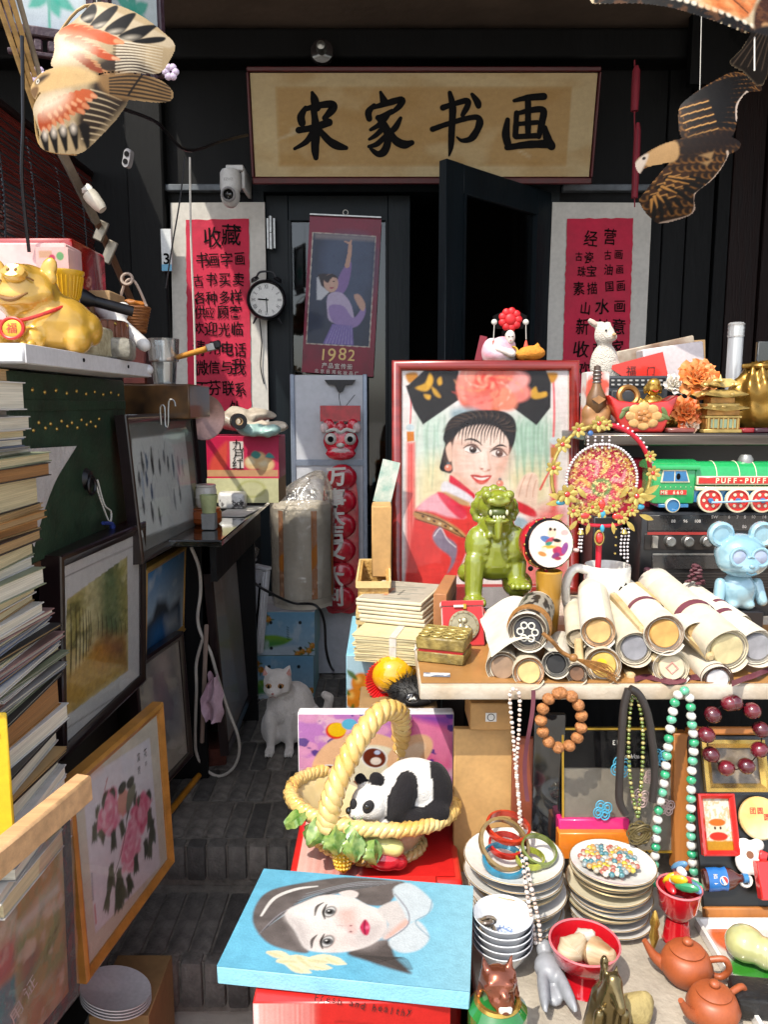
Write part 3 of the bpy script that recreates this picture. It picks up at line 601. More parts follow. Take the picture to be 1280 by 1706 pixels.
part(cmr, 'lens', tf(lathe([(0, 5*k), (6*k, 3.5*k), (9*k, 0)], 18), T(0, -.01-14*k, -16*k) @ RX(90+8)), mat('lens_black', '050506', .08, coat=1))
part(cmr, 'bracket', join(bb(-.02, .06, .0, .03, 27*k, 36*k, .004), bb(.045, .062, .02, .2, -.0, 34*k, .003)), m_wpl)
part(cmr, 'mark', tf(word([('EZVIZ', 0, 0, 6*k)], 0, 0, 0), T(0, -17.6*k, 8*k) @ RX(90)), MC['grey_plastic'], False)
c = PY(537, 88, WY-.2); lb = thing('lamp_socket', 'unlit glass bulb socket fixed on the dark beam above the name board', 'lamp socket', c)
part(lb, 'rose', tf(lathe([(0, .0), (.055, 0), (.05, .02), (.02, .03)], 24), RX(90)), mat('dark_glass', '2a2628', .15, coat=1)); part(lb, 'socket', tf(lathe([(.022, .02), (.024, .05), (.018, .08), (.0, .085)], 18), RX(90)), m_steel)
c = PY(1058, 100, WY-.5); ts = thing('red_tassel', 'long dark red double tassel hanging right of the name board', 'tassel', c); m_ts = mat('tassel_red', '7d1226', .7, var=.4, sc=8, st=(60, 60, 2))
part(ts, 'cord', tube([c, PY(1058, 345, WY-.5)], .003, 5), m_ts, world=True)
for v0, v1, w_ in ((110, 185, 7), (205, 330, 6)):
 a = PY(1058, v0, WY-.5); b = PY(1058, v1, WY-.5); h = a.z-b.z; k = mpp(a)
 part(ts, 'tassel', mv(lathe([(0, 0), (w_*.9*k, 0), (w_*k, h*.5), (w_*.9*k, h*.9), (w_*.5*k, h), (0, h)], 16), b.x, b.y, b.z), m_ts, world=True)
solo('hanging_cable', tube([PY(316, 262, 3.0), PY(318, 400, 3.02), PY(324, 560, 3.02), PY(326, 720, 3.02)], .004, 6, sm=5), mat('white_cable', 'cfc7bb', .5), 'pale cable hanging straight down past the red notice', 'cable')
solo('hanging_cable', tube([PY(308, 262, 3.1), PY(300, 330, 3.1), PY(285, 420, 3.1), PY(276, 480, 3.1)], .003, 6, sm=5), m_blk, 'thin black wire sagging left of the red notice', 'cable')
solo('hanging_cable', tube([PY(200, 180, 2.6), PY(262, 205, 2.9), PY(310, 250, 3.05), PY(370, 235, 3.3), PY(412, 225, 3.5)], .006, 6, sm=6), m_blk, 'black cable drooping from the eave to the name board', 'cable')
c = PY(216, 266, 2.5); k = mpp(c); so = thing('cable_connector', 'small grey oval plug connector with two dark holes under the left kite', 'connector', M=facing(c, -15) @ RZ(-15));
part(so, 'shell', extr(crom([(-6*k, 0), (-6*k, 10*k), (0, 15*k), (6*k, 10*k), (6*k, -10*k), (0, -15*k), (-6*k, -10*k)], 4, True), .02), MC['grey_plastic'])
for s_ in (-1, 1): part(so, 'socket_hole', mv(cyl(4.2*k, .003, 14), 0, s_*6*k, .0215), m_ink)
# ================================================================ hanging things
def inpoly(P, x, y):
 c = np.zeros(x.shape, bool)
 for i in range(len(P)):
  a = P[i]; b = P[i-1]
  if a[1] != b[1]: c ^= ((a[1] > y) != (b[1] > y)) & (x < (b[0]-a[0])*(y-a[1])/(b[1]-a[1])+a[0])
 return c
def cut(cv, g, polys):
 X = cv.X.ravel(); Y = cv.Y.ravel(); keep = np.any([inpoly(P, X, Y) for P in polys], axis=0)
 ix = {}; V = []; C = []; a = cv.a.reshape(-1, 3)
 def k(i):
  if i not in ix: ix[i] = len(V); V.append(g[0][i]); C.append(a[i])
  return ix[i]
 Fc = [tuple(k(i) for i in f) for f in g[1] if all(keep[i] for i in f)]
 return (V, Fc), np.clip(np.array(C), 0, 1)
def feathers(cv, P0, P1, n, L, w, an, c, tip=None, da=0, seed=0):
 for i in range(n):
  t = i/(n-1); x = P0[0]+(P1[0]-P0[0])*t; y = P0[1]+(P1[1]-P0[1])*t; q = R(an+da*t); l = L*(1+.12*math.sin(i*2.3+seed))
  e = (x+l*math.cos(q), y+l*math.sin(q)); m_ = ((x+e[0])/2, (y+e[1])/2)
  cv.line([(x, y), m_, e], [w*.7, w, w*.35], c, 1, 1.5, 4)
  if tip: cv.line([((m_[0]+e[0])/2, (m_[1]+e[1])/2), e], [w*.5, w*.4], tip, .8, 2.5, 0)
m_kite = vcm('painted_silk', .6, var=.05, bump=.1, bs=30)
m_bam = mat('bamboo_strip', 'b08a52', .5, var=.25, sc=10, st=(1, 1, 8))
def kite(name, label, cv, polys, f, spars):
 g = cv.geom(lambda u, v: f(cv.b[0]+(cv.b[2]-cv.b[0])*u, cv.b[3]+(cv.b[1]-cv.b[3])*v)); g, C = cut(cv, g, polys); C = C**1.3
 c = sum((Vector(v) for v in g[0]), Vector())/len(g[0]); t = thing(name, label, 'kite', c)
 part(t, 'silk', g, m_kite, True, True, C, ang=80)
 part(t, 'hanging_string', tube([c+Vector((0, .02, 0)), c+Vector((0, .1, .95))], .001, 4), m_paper, world=True)
 for sp in spars: part(t, 'spar', tube([f(*q)+Vector((0, .006, 0)) for q in sp], .003, 6, sm=6), m_bam, world=True)
 return t
UW = crom([(305, 205), (400, 150), (450, 95), (490, 35), (600, 42), (720, 85), (820, 150), (882, 215), (865, 310), (830, 385), (770, 412), (620, 430), (540, 445), (420, 410), (300, 380), (312, 300)], 4, True)
LW = crom([(165, 555), (240, 488), (380, 470), (545, 470), (690, 530), (640, 640), (560, 720), (470, 785), (400, 800), (280, 780), (185, 735), (190, 660)], 4, True)
BD = crom([(152, 455), (185, 415), (240, 392), (380, 395), (545, 440), (560, 480), (400, 500), (250, 495), (215, 490), (185, 515)], 4, True)
TL = crom([(560, 450), (740, 418), (840, 428), (884, 480), (850, 530), (720, 552), (600, 540)], 4, True)
cv = Cv(145, 25, 895, 810, 210, 'c9b594'); cv.noise(.1, 6, 6, 2)
cv.poly([(540, 400), (680, 330), (800, 400), (740, 470), (700, 560), (480, 760), (440, 650), (520, 520)], '3a2a22', .95, 12, 4)
for i in range(11): cv.line([(640, 270+i*17), (720, 262+i*15), (830, 250+i*17)], [6, 4, 1], 'f3e7d2', .95)
for i in range(11): cv.line([(625, 278+i*17), (700, 272+i*15), (760, 268+i*14)], [4, 3, 1], '4a382e', .7)
for i in range(9): cv.line([(520-i*9, 520+i*27), (600-i*8, 540+i*26), (660-i*14, 560+i*24)], [3, 3, 1], 'e8d5b5', .85)
cv.poly([(430, 140), (500, 50), (900, 200), (860, 240), (640, 260), (520, 200)], 'd8c8ae', 1, 4)
for P in ([(440, 130), (490, 45), (520, 95), (500, 175)], [(500, 190), (560, 90), (605, 50), (612, 90), (560, 200)], [(575, 215), (640, 120), (690, 80), (695, 110), (650, 225)], [(640, 240), (720, 160), (790, 125), (785, 150), (720, 245)], [(700, 255), (780, 205), (835, 185), (825, 215), (760, 250)]): cv.poly(P, '1b1512', 1, 2, 4)
for x, y in ((480, 140), (550, 185), (620, 215), (690, 235)): cv.ell(x, y, 22, 8, 'e6dccb', -25, soft=8)
cv.a *= .88
feathers(cv, (345, 200), (560, 260), 6, 110, 26, -8, 'c9683a', 'e8b088', 14); feathers(cv, (380, 250), (560, 350), 7, 80, 17, 2, 'c05f34', 'e9c4a4', 6); feathers(cv, (400, 330), (520, 420), 8, 95, 9, 6, '9a4f28', 'd8b488', 10)
cv.poly([(318, 220), (410, 250), (520, 310), (430, 380), (315, 370)], 'f1e3d0', .85, 30, 4)
feathers(cv, (210, 600), (430, 560), 8, 85, 24, 75, 'b85f36', 'dca27c', -45); feathers(cv, (250, 560), (480, 530), 8, 70, 20, 60, 'c87046', 'e4b490', -40)
cv.poly([(190, 560), (260, 520), (400, 530), (350, 590), (240, 600)], 'f4e6d3', .85, 24, 4)
for i in range(5): x = 195+i*62; cv.poly([(x, 690-i*3), (x+30, 665), (x+58, 690-i*2), (x+42, 780-i*2), (x+26, 785)], '1d1613', 1, 3)
for i in range(4): cv.ell(232+i*60, 688, 14, 18, 'eadfd2', soft=8)
cv.poly([(x, y) for x, y in BD], 'd8bd90', .95, 6); cv.poly([(160, 450), (200, 410), (300, 400), (480, 450), (300, 470)], 'c9a878', .6, 30, 4); cv.poly([(190, 425), (240, 408), (290, 418), (240, 440), (200, 445)], '35271f', .9, 6, 4); cv.ell(208, 430, 12, 12, 'e9e3d8'); cv.ell(208, 430, 6, 6, '15100e'); cv.poly([(152, 460), (195, 450), (215, 470), (190, 510), (170, 495)], '7d6040', .9, 4, 3)
cv.poly(TL, 'a5855c', .9, 8)
for i in range(6): cv.line([(610, 462+i*14), (740, 432+i*20), (868, 448+i*15)], [4, 5, 4], '2a1f19', .85)
cv.line([(750, 420), (690, 530)], 4, '2a1f19')
def kf(x, y):
 p = PY(x/3.048, y/3.048, 1.75); d = .07*math.sin((x-150)/740*PI)-.05*((y-440)/400)**2; return p+Vector((0, -d, 0))
kite('eagle_kite', 'pale eagle kite with pink and black feathers hanging by the bamboo blind', cv, [UW, LW, BD, TL], kf, [[(310, 300), (420, 410), (540, 450), (700, 490)], [(310, 205), (490, 40), (870, 220)], [(170, 560), (190, 730), (400, 795)]])
def zr(L): return [(860+x/3.048, y/3.048) for x, y in L]
W1 = crom(zr([(800, 745), (790, 600), (840, 530), (1000, 420), (1130, 345), (1290, 330), (1300, 420), (1180, 470), (1100, 560), (1080, 660), (1040, 740), (900, 770)]), 4, True)
W2 = crom(zr([(760, 840), (640, 990), (635, 1030), (680, 1095), (740, 1135), (860, 1110), (890, 1075), (880, 1010), (960, 940), (1020, 850), (1030, 780), (900, 760)]), 4, True)
B2 = crom(zr([(600, 830), (640, 790), (760, 745), (1000, 730), (1100, 760), (1040, 820), (800, 850), (660, 862), (625, 890)]), 4, True)
cv = Cv(1052, 100, 1290, 385, 190, '3a2614'); cv.noise(.2, 8, 8, 3)
for i in range(420):
 x, y = 1056+(i % 21)*11+(i//21 % 2)*5, 110+i//21*13; cv.ell(x, y, 6.5, 4, 'a87c48', 30, .75, 2); cv.ell(x+1.5, y-1.2, 5.6, 3.6, '2a190e', 30, .95, 2)
for i in range(11):
 t = i/10; a0 = (1122+t*14, 185+t*48); e = (1272-t*52, 112+t*112); cv.line([a0, ((a0[0]+e[0])/2, (a0[1]+e[1])/2-6), e], [2.6, 4.2, 2.6], '150d0a'); cv.line([(a0[0], a0[1]+5), ((a0[0]+e[0])/2, (a0[1]+e[1])/2)], [2, .6], 'b98a56', .75)
for i in range(5):
 for j in range(4): cv.ell(1126+j*12+i*3, 190+i*12-j*3, 6.5, 4.6, '3a2416', -20); cv.line([(1120+j*12+i*3, 194+i*12-j*3), (1131+j*12+i*3, 190+i*12-j*3)], .9, 'd8ad72', .9)
cv.poly(zr([(790, 740), (1100, 690), (1110, 770), (800, 850)]), '2b1a12', .95, 10)
for i in range(8):
 t = i/7; a0 = (1105-t*22, 300+t*32); e = (1185-t*95, 318+t*56); cv.line([a0, ((a0[0]+e[0])/2+4, (a0[1]+e[1])/2), e], [3, 3.6, 2.6], '140d0a'); cv.line([(a0[0]+2, a0[1]+2), ((a0[0]+e[0])/2, (a0[1]+e[1])/2)], [2.4, .6], 'c89a5e', .8)
for i in range(12): cv.ell(1090+(i % 4)*13-(i//4)*8, 290+(i//4)*14+(i % 4)*4, 6, 4.5, '4c3320', 30); cv.line([(1086+(i % 4)*13-(i//4)*8, 294+(i//4)*14+(i % 4)*4), (1096+(i % 4)*13-(i//4)*8, 292+(i//4)*14+(i % 4)*4)], .9, 'c49a66', .8)
cv.poly(zr([(640, 810), (690, 770), (770, 750), (790, 800), (770, 850), (660, 860)]), 'b89a72', 1, 3, 4); cv.poly(zr([(600, 835), (635, 800), (660, 800), (640, 860), (622, 890), (605, 870)]), 'c9bdb2', 1, 3, 3); cv.ell(*zr([(640, 815)])[0], 2.5, 2.5, '201510')
for P in ([(880, 830), (950, 812), (940, 850)], [(890, 865), (950, 850), (920, 880)]): cv.poly(zr(P), 'a98c66', .9, 3)
cv.line(zr([(880, 1010), (960, 940), (1022, 850), (1022, 810)]), 2.2, 'cdbcae', .9); cv.line(zr([(740, 1135), (860, 1112), (888, 1075), (880, 1010)]), 3, 'b5a498', .9); cv.line(zr([(1180, 470), (1100, 560), (1085, 640)]), 4, 'd8c8bc', .8)
def kf2(x, y):
 p = PY(x, y, 2.15); return p+Vector((0, -.07*math.sin((x-1050)/230*PI)+.06*((y-250)/130)**2, 0))
kite('eagle_kite', 'dark brown eagle kite with white head hanging right of the name board', cv, [W1, W2, B2], kf2, [[(1125, 200), (1180, 155), (1260, 112)], [(1065, 275), (1120, 262), (1190, 255)]])
W3 = crom(zr([(380, -10), (420, 20), (600, 60), (760, 110), (900, 160), (1100, 210), (1180, 200), (1330, 205), (1330, -200), (300, -200)]), 3, True)
T3 = crom(zr([(1180, 180), (1130, 260), (1080, 320), (1180, 345), (1330, 375), (1330, 150)]), 3, True)
cv = Cv(960, -60, 1300, 125, 200, 'd8c8ac'); cv.noise(.06, 8, 6, 4)
bnd = zr([(430, -25), (520, 12), (640, 38), (760, 78), (880, 118), (1000, 150), (1160, 190)])
cv.line(bnd, [6, 7, 9, 9, 9, 8, 6], '1b1512')
for i in range(22): t = i/21*(len(bnd)-1); k_ = min(int(t), len(bnd)-2); f_ = t-k_; x = bnd[k_][0]*(1-f_)+bnd[k_+1][0]*f_; y = bnd[k_][1]*(1-f_)+bnd[k_+1][1]*f_; cv.ell(x-4, y+8, 6, 6, '17110f'); cv.ell(x+2, y-7, 5, 3.5, 'f6eddc', 30, .9)
cv.poly(zr([(860, -40), (900, 80), (1030, 125), (1120, 140), (1180, 60), (1200, -40), (1100, -200), (800, -200)]), 'e59a66', 1, 3, 4)
for i in range(26): cv.line([(1150+(i*37 % 85), -20+(i*23 % 60)), (1162+(i*37 % 85), -14+(i*23 % 60))], [4, 2], 'f1bd8b' if i % 2 else 'cd7d48', .7, 3, 0)
cv.poly(zr([(1190, 190), (1180, 100), (1220, 20), (1300, -60), (1400, 100), (1330, 210)]), '5a3622', 1, 4, 4); cv.blot('a97a52', 30, 24, .55, .7, 6, .35); cv.line(zr([(950, -10), (1140, 110)]), .9, '2a1d16')
cv.poly(zr([(1225, 150), (1280, 135), (1330, 160), (1300, 200), (1240, 205)]), 'e3b98b', 1, 3, 4); cv.poly(T3, '2d2320', 1, 4)
for i in range(6): cv.line(zr([(1195+i*20, 200), (1110+i*45, 320)]), [.6, 1], '8b7a6c', .8)
def kf3(x, y): return PY(x, y, 1.55)+Vector((0, -.05*math.sin((x-1000)/300*PI)+(.05 if y > 66 else 0)*(y-66)/50, 0))
kite('eagle_kite', 'white winged eagle kite with orange feathers under the eave edge', cv, [W3, T3], kf3, [[(1000, -5), (1100, 22), (1240, 62)], [(1180, -4), (1240, 50)]])
solo('kite_string', tube([PY(1258, 62, 1.53), PY(1258, 118, 1.52)], .0015, 5), m_paper, 'short white string hanging from the orange feathered kite', 'string')
m_lf = mat('carved_dark_wood', '3b2730', .4, var=.3, sc=30, bump=.4, bs=60)
M_ = T(*PY(145, -40, 1.95)) @ RZ(20); ln_ = thing('palace_lantern', 'dark carved palace lantern with green leaf painted glass panels at the eave', 'lantern', M=M_)
def lpanel(seed):
 cv = Cv(0, 0, 1, 1.6, 60, 'dfeef0'); cv.grady(1, 1.6, 'b9c6d8', .8)
 for k_ in range(7): q = seed*1.3+k_*.95; cv.line([(.5, 1.0), (.5+.2*math.cos(q), 1.05+.2*math.sin(q)), (.5+.42*math.cos(q), 1.05+.36*math.sin(q))], [.02, .09, .02], '3fb39a', .9, 3, 4)
 cv.line([(.5, 1.0), (.48, 1.6)], .02, '6fb7a5'); return cv
Wp, Hp = .16, .26
for i, (cx, cy, yaw) in enumerate(((-.085, 0, 0), (.07, .02, 38))):
 Mp = T(cx if i == 0 else .105, cy if i == 0 else .062, 0) @ RZ(yaw if i == 0 else 42) @ RX(90); cv = lpanel(i+1)
 o = paint(ln_, 'glass_panel', cv, tf(cv.flat(Wp, Hp), Mp), vcm('painted_glass', .25, coat=.6))
 part(ln_, 'panel_frame', tf(join(box(.018, Hp+.05, .022, (-Wp/2-.008, 0, 0), .003), box(.018, Hp+.05, .022, (Wp/2+.008, 0, 0), .003), box(Wp, .022, .02, (0, -Hp/2-.01, 0), .003), box(Wp, .022, .02, (0, Hp/2+.01, 0), .003)), Mp), m_lf)
 part(ln_, 'fretwork', tf(join(*[box(.02, .028, .014, (-Wp/2+.02+k_*.03, -Hp/2-.038, 0), .004) for k_ in range(5)], box(Wp+.03, .01, .016, (0, -Hp/2-.058, 0), .002)), Mp), m_lf)
for u, v in ((63, 125), (284, 120)):
 c = PY(u, v, 1.9); fl_ = thing('glass_flower_bead', 'small pale lilac glass flower bead dangling at the %s of the pale kite' % ('head' if u < 100 else 'wing'), 'bead', c)
 for k_ in range(6): a_ = k_*PI/3; part(fl_, 'petal', ell((.011*math.cos(a_), 0, .011*math.sin(a_)), .009, .006, .009, 8), mat('lilac_glass', 'cdb4d6', .1, coat=.8, var=.1))
m_reed = mat('stained_reed', '6d2219', .35, var=.5, sc=12, st=(1, .3, 6), coat=.3)
XB = -1.42
b0, b1 = PX(-40, 160, XB), PX(205, 327, XB); zt = (b0.z+b1.z)/2
bl = thing('bamboo_blind', 'red brown bamboo reed blind hanging at the side of the stall', 'blind', (XB, b1.y, 1.2))
rd = []
for i in range(74):
 z = zt-.012-i*.0125; rd.append(tf(box(.005, b1.y-b0.y, .0075+.0015*math.sin(i*7.1), (0, 0, 0)), T(XB+.004*math.sin(i*1.7), (b0.y+b1.y)/2+.01*math.sin(i*5.3), z) @ RX(.35*math.sin(i*2.1))))
part(bl, 'reeds', join(*rd), m_reed, False, True, kind='stuff')
for k_ in range(6): y = b0.y+.12+(b1.y-b0.y-.2)*k_/5; part(bl, 'binding_cord', tube([(XB-.006, y, zt), (XB+.007, y+.02, zt-.3), (XB+.007, y, zt-.6), (XB+.006, y+.01, zt-.93)], .004, 5, sm=3), m_blk, world=True)
part(bl, 'top_rail', cyl(.018, b1.y-b0.y+.06, 12) if 0 else tf(cyl(.017, b1.y-b0.y+.06, 12), T(XB, (b0.y+b1.y)/2, zt+.01) @ RX(90)), m_brown, world=True); part(bl, 'rail_knob', ell((XB, b1.y+.04, zt+.01), .02), mat('white_plastic', 'dedbd8'), world=True)
m_alu = mat('dull_aluminium', '8d8475', .4, .6, var=.25, sc=20)
a0, a1, a2 = PY(8, -30, 1.75), PY(118, 285, 2.2), PY(238, 545, 2.75)
aw = thing('awning_arm', 'worn awning arm of flat metal and wood strips slanting across the bamboo blind', 'awning arm', a2)
for k_ in range(4): part(aw, 'strip', tube([a0+Vector((.014*k_-.03, 0, .01*k_)), PY(60+7*k_, 190-3*k_, 1.95)], .006, 4, flat=.5), mat('bamboo_strip', 'b08a52') if k_ < 3 else m_alu, world=True)
part(aw, 'upper_bar', tube([PY(60, 170, 1.96), a1, PY(160, 370, 2.35)], .014, 4), m_alu, world=True); part(aw, 'lower_bar', tube([PY(150, 345, 2.32), a2], .012, 4), mat('brown_wood', '5a3b28', .5, var=.3, sc=10), world=True)
part(aw, 'joint_plate', tf(box(.03, .012, .07, (0, 0, 0), .003), T(*PY(182, 420, 2.42)) @ RY(25)), m_alu, world=True); part(aw, 'joint_plate', tf(box(.03, .012, .06, (0, 0, 0), .003), T(*PY(168, 385, 2.38)) @ RY(25)), m_alu, world=True)
c = PY(158, 335, 2.2); lc = thing('wrapped_lamp_cup', 'translucent white lamp cup wrapped in film fixed to the awning arm', 'lamp cup', c)
part(lc, 'cup', tf(lathe([(.02, -.05), (.028, -.03), (.034, .02), (.032, .04), (.028, .0), (.016, -.045)], 18), RY(-40) @ SC(.62)), mat('milky_plastic', 'cfc6b2', .3, coat=.4, var=.15)); part(lc, 'film_knot', jit(ell((-.018, 0, .03), .013, .012, .014, 10), .01, 60), m_paper)
solo('hanging_cable', tube([PY(36, 60, 1.8), PY(38, 200, 1.8), PY(36, 300, 1.82), PY(48, 420, 1.85)], .004, 6, sm=5), m_blk, 'black cable hanging down in front of the bamboo blind', 'cable')
# ================================================================ left rack
def rackbox(name, label, cat, x0, x1, y0, y1, z0, z1, m, **k): return solo(name, bb(x0, x1, y0, y1, z0, z1, .006), m, label, cat, **k)
m_dk = mat('dark_cabinet', '1b1512', .5, var=.3, sc=6, st=(1, 1, 6))
cb_ = thing('low_cabinet', 'dark wooden cabinet carrying the green trunk behind the leaning pictures', 'cabinet', (-1.0, 1.7, -.29))
part(cb_, 'carcass', bb(-1.35, -.80, 1.3, 2.2, -.29, 1.0, .005), m_dk, world=True); part(cb_, 'top_board', bb(-1.36, -.73, 1.28, 2.2, 1.0, 1.022, .003), mat('brown_wood', '5a3b28'), world=True)
tk = thing('studded_trunk', 'dark green trunk with rows of brass studs under the white shelf board', 'trunk', (-1.0, 1.7, 1.023)); XT = -.72
part(tk, 'body', bb(-1.3, XT, 1.3, 2.16, 1.023, 1.415, .008, 2), mat('green_leatherette', '17301f', .55, var=.35, sc=14, bump=.3, bs=70), world=True)
me = mesh(ell((0, 0, 0), .004, .005, .005, 8), mat('brass', 'b08d4a', .3, .9))
Ms = []
for row, (z, n, o_) in enumerate(((1.377, 14, 0), (1.31, 11, .02), (1.298, 10, .05))):
 for i in range(n): Ms.append(T(XT+.001, 1.36+o_+i*.057, z+.003*math.sin(i*3.3)) @ T(1.0, -1.7, -1.023))
pieces(tk, 'stud', me, Ms)
part(tk, 'lid_band', bb(XT-.01, XT+.004, 1.31, 2.15, 1.335, 1.36, .002), mat('green_leatherette', ''), world=True); part(tk, 'lock_plate', tf(lathe([(0, .012), (.02, .01), (.028, 0)], 16), T(XT, 1.85, 1.17) @ RY(90)), m_blk, world=True)
part(tk, 'lock_ring', torus(.022, .004, 18, 6, (XT+.012, 1.85, 1.155), RY(90)), m_blk, world=True)
solo('white_cloth', sheet(16, 16, lambda u, v: (XT+.006+.004*math.sin(u*6)+.012*v*u, 1.36+.40*u*(1-.35*(1-v))+.05*(1-v), 1.267-.20*(1-v)*(1-.75*abs(u-.5)*2*.9)-.012*u)), mat('gauze_white', 'bdb6b4', .9, var=.1, sc=40, bump=.4, bs=90), 'triangular white gauze cloth draped on the green trunk', 'cloth')
solo('cord_loop', tube([(XT+.012, 1.87, 1.165), (XT+.014, 1.90, 1.11), (XT+.014, 1.95, 1.05), (XT+.014, 1.965, 1.075), (XT+.014, 1.92, 1.10), (XT+.013, 1.885, 1.165)], .0022, 6, sm=5), m_paper, 'thin white cord looped through the trunk lock ring', 'cord')
solo('blue_tie', join(tube([(XT+.016, 1.90, 1.055), (XT+.018, 1.955, 1.045), (XT+.016, 1.975, 1.03)], .005, 6, sm=4), tube([(XT+.017, 1.95, 1.047), (XT+.02, 1.98, .99)], .006, 6)), mat('blue_cloth', '1c2f78', .7), 'dark blue cloth tie knotted on the white cord', 'tie')
ZS = 1.455
sb_ = thing('shelf_board', 'thick white shelf board holding the golden pig', 'shelf', (-1.0, 1.9, 1.416)); e0, e1 = PZ(49, 573, ZS), PZ(243, 607, ZS)
part(sb_, 'board', bb(-1.45, e0.x, 1.36, e1.y, 1.42, ZS, .004), mat('white_board', 'e8e6ea', .4, var=.05), world=True); part(sb_, 'edge_cap', bb(e0.x+.0005, e0.x+.0025, 1.362, e1.y-.002, 1.4215, ZS-.0015), mat('white_board', ''), world=True)
for y in (1.62, 1.9): part(sb_, 'screw_hole', tf(cyl(.004, .002, 10), T(e0.x+.0035, y, 1.44) @ RY(90)), m_ink, world=True)
part(sb_, 'corner_knob', ell((e0.x, e1.y-.015, 1.44), .012, .02, .013, 10), mat('white_board', ''), world=True)
c = PZ(52, 578, ZS); k = mpp(c)*1.0; c = Vector((PY(62, 500, 1.62).x, 1.62, ZS)); k = mpp(c)
pg = thing('golden_pig', 'smiling golden pig money bank wearing a red cord with medallion', 'figurine', c); m_gold = mat('golden_glaze', 'e0a23a', .28, .25, var=.15, sc=8, coat=.7)
E = lambda x, z, y, a, b_, c_, n=16, rot=None: ell((x*k, y*k, z*k), a*k, b_*k, c_*k, n, rot)
part(pg, 'body', blob([E(12, 48, 20, 72, 62, 52), E(-15, 96, -8, 54, 46, 46), E(-60, 20, -20, 26, 30, 22), E(62, 22, 0, 24, 28, 26), E(5, 18, -38, 20, 18, 20), E(-12, 122, -38, 24, 22, 16), E(-18, 84, -34, 42, 24, 20), E(72, 40, 30, 22, 30, 30), E(-46, 92, -30, 18, 14, 14), E(22, 92, -30, 18, 14, 14)], .006, 5), m_gold)
part(pg, 'ear', blob([E(25, 132, -10, 14, 8, 22, 12, (0, 25, 0)), E(30, 118, -14, 10, 7, 14)], .004, 3), m_gold); part(pg, 'ear', blob([E(-58, 132, -10, 14, 8, 22, 12, (0, -25, 0)), E(-62, 118, -14, 10, 7, 14)], .004, 3), m_gold)
o = part(pg, 'snout', tf(lathe([(0, 8*k), (15*k, 8*k), (19*k, 5*k), (20*k, -6*k)], 20), T(-10*k, -56*k, 120*k) @ RX(64) @ SC(1, .72, 1)), m_gold)
for s_ in (-1, 1): part(o, 'nostril', ell(((-10+s_*6)*k, -63*k, 123*k), 3*k, 2*k, 4*k, 8), mat('dark_gold', '7d5115', .4))
for s_ in (-1, 1): part(pg, 'closed_eye', tube([((-18+s_*26-9)*k, -48*k, 108*k), ((-18+s_*26)*k, -54*k, 113*k), ((-18+s_*26+9)*k, -48*k, 109*k)], 1.6*k, 6, sm=4), mat('dark_gold', ''))
part(pg, 'mouth', tube([(-42*k, -52*k, 90*k), (-30*k, -57*k, 82*k), (-12*k, -58*k, 80*k), (8*k, -52*k, 90*k)], [1*k, 4*k, 4*k, 1*k], 8, sm=5), mat('dark_gold', ''))
part(pg, 'neck_cord', tube([(52*k, -10*k, 76*k), (36*k, -40*k, 62*k), (0, -54*k, 48*k), (-40*k, -54*k, 46*k), (-70*k, -30*k, 60*k)], 3*k, 8, sm=6), mat('red_cord', 'c22418', .6, var=.3, sc=200))
o = part(pg, 'medallion', tf(lathe([(0, 3*k), (14*k, 3*k), (20*k, 1*k), (20*k, -4*k)], 24), T(-16*k, -60*k, 34*k) @ RX(80) @ SC(1, .9, 1)), mat('gold_leaf', 'd9a53a', .3, .7)); part(o, 'medallion_rim', tf(torus(18*k, 3*k, 24, 8), T(-16*k, -62*k, 34*k) @ RX(80) @ SC(1, .9, 1)), mat('red_enamel', 'c4231a', .3));
part(o, 'character', tf(word([('福', 0, 0, 18*k)], 0, 0, 0), T(-16*k, -64.5*k, 34.5*k) @ RX(80)), mat('red_enamel', ''), False)
for x in (-2, 10): part(pg, 'hoof', E(x, 8, -54, 7, 10, 9, 10), m_gold)
c = PZ(112, 590, ZS);
def at(u, v, z): return PZ(u, v, z)
def yb(name, label, cat, u0, v0, u1, v1, Y, dep, m, b=.004):
 p0 = PY(u0, v1, Y); p1 = PY(u1, v0, Y); return solo(name, bb(p0.x, p1.x, Y, Y+dep, p0.z, p1.z, b), m, label, cat)
yb('pink_carton', 'pink printed gift carton standing behind the golden pig', 'box', -30, 404, 108, 590, 1.86, .1, mat('pink_card', 'eda0a4', .5, var=.15, sc=9, c2='f2bdb4'))
p = PY(60, 400, 1.9); solo('red_lacquer_tray', bb(PY(-30, 405, 1.92).x, PY(107, 405, 1.92).x, 1.97, 2.2, ZS, PY(60, 387, 1.92).z, .012, 2), mat('red_lacquer', '8f1a15', .2, coat=.8), 'dark red lacquer case behind the pink carton', 'box')
pk_ = thing('seedling_box', 'small pink box printed with green leaves beside the yellow basket', 'box', PY(90, 455, 1.85));
p0 = PY(70, 590, 1.80); p1 = PY(113, 412, 1.80); cvv = Cv(0, 0, 1, 3, 40, 'f0b9b4'); cvv.rect(.1, .1, .5, .3, 'b98a55', .7); cvv.ell(.75, .25, .12, .12, '6aa06a'); cvv.ell(.5, .3, .1, .1, 'c4385a')
for k_ in range(8): cvv.line([(.5, 2.6), (.1+.1*k_, 1.5)], [.05, .02], '4f7a3a')
paint(pk_, 'front_print', cvv, [Vector((p0.x+(p1.x-p0.x)*(v_.x+.5), 1.797, p0.z+(p1.z-p0.z)*(v_.y+.5))) for v_ in cvv.flat(1, 1)[0]] and ([Vector((p0.x+(p1.x-p0.x)*(v_.x+.5), 1.797, p0.z+(p1.z-p0.z)*(v_.y+.5))) for v_ in cvv.flat(1, 1)[0]], cvv.flat(1, 1)[1]), vcm('card_print', .5), world=True)
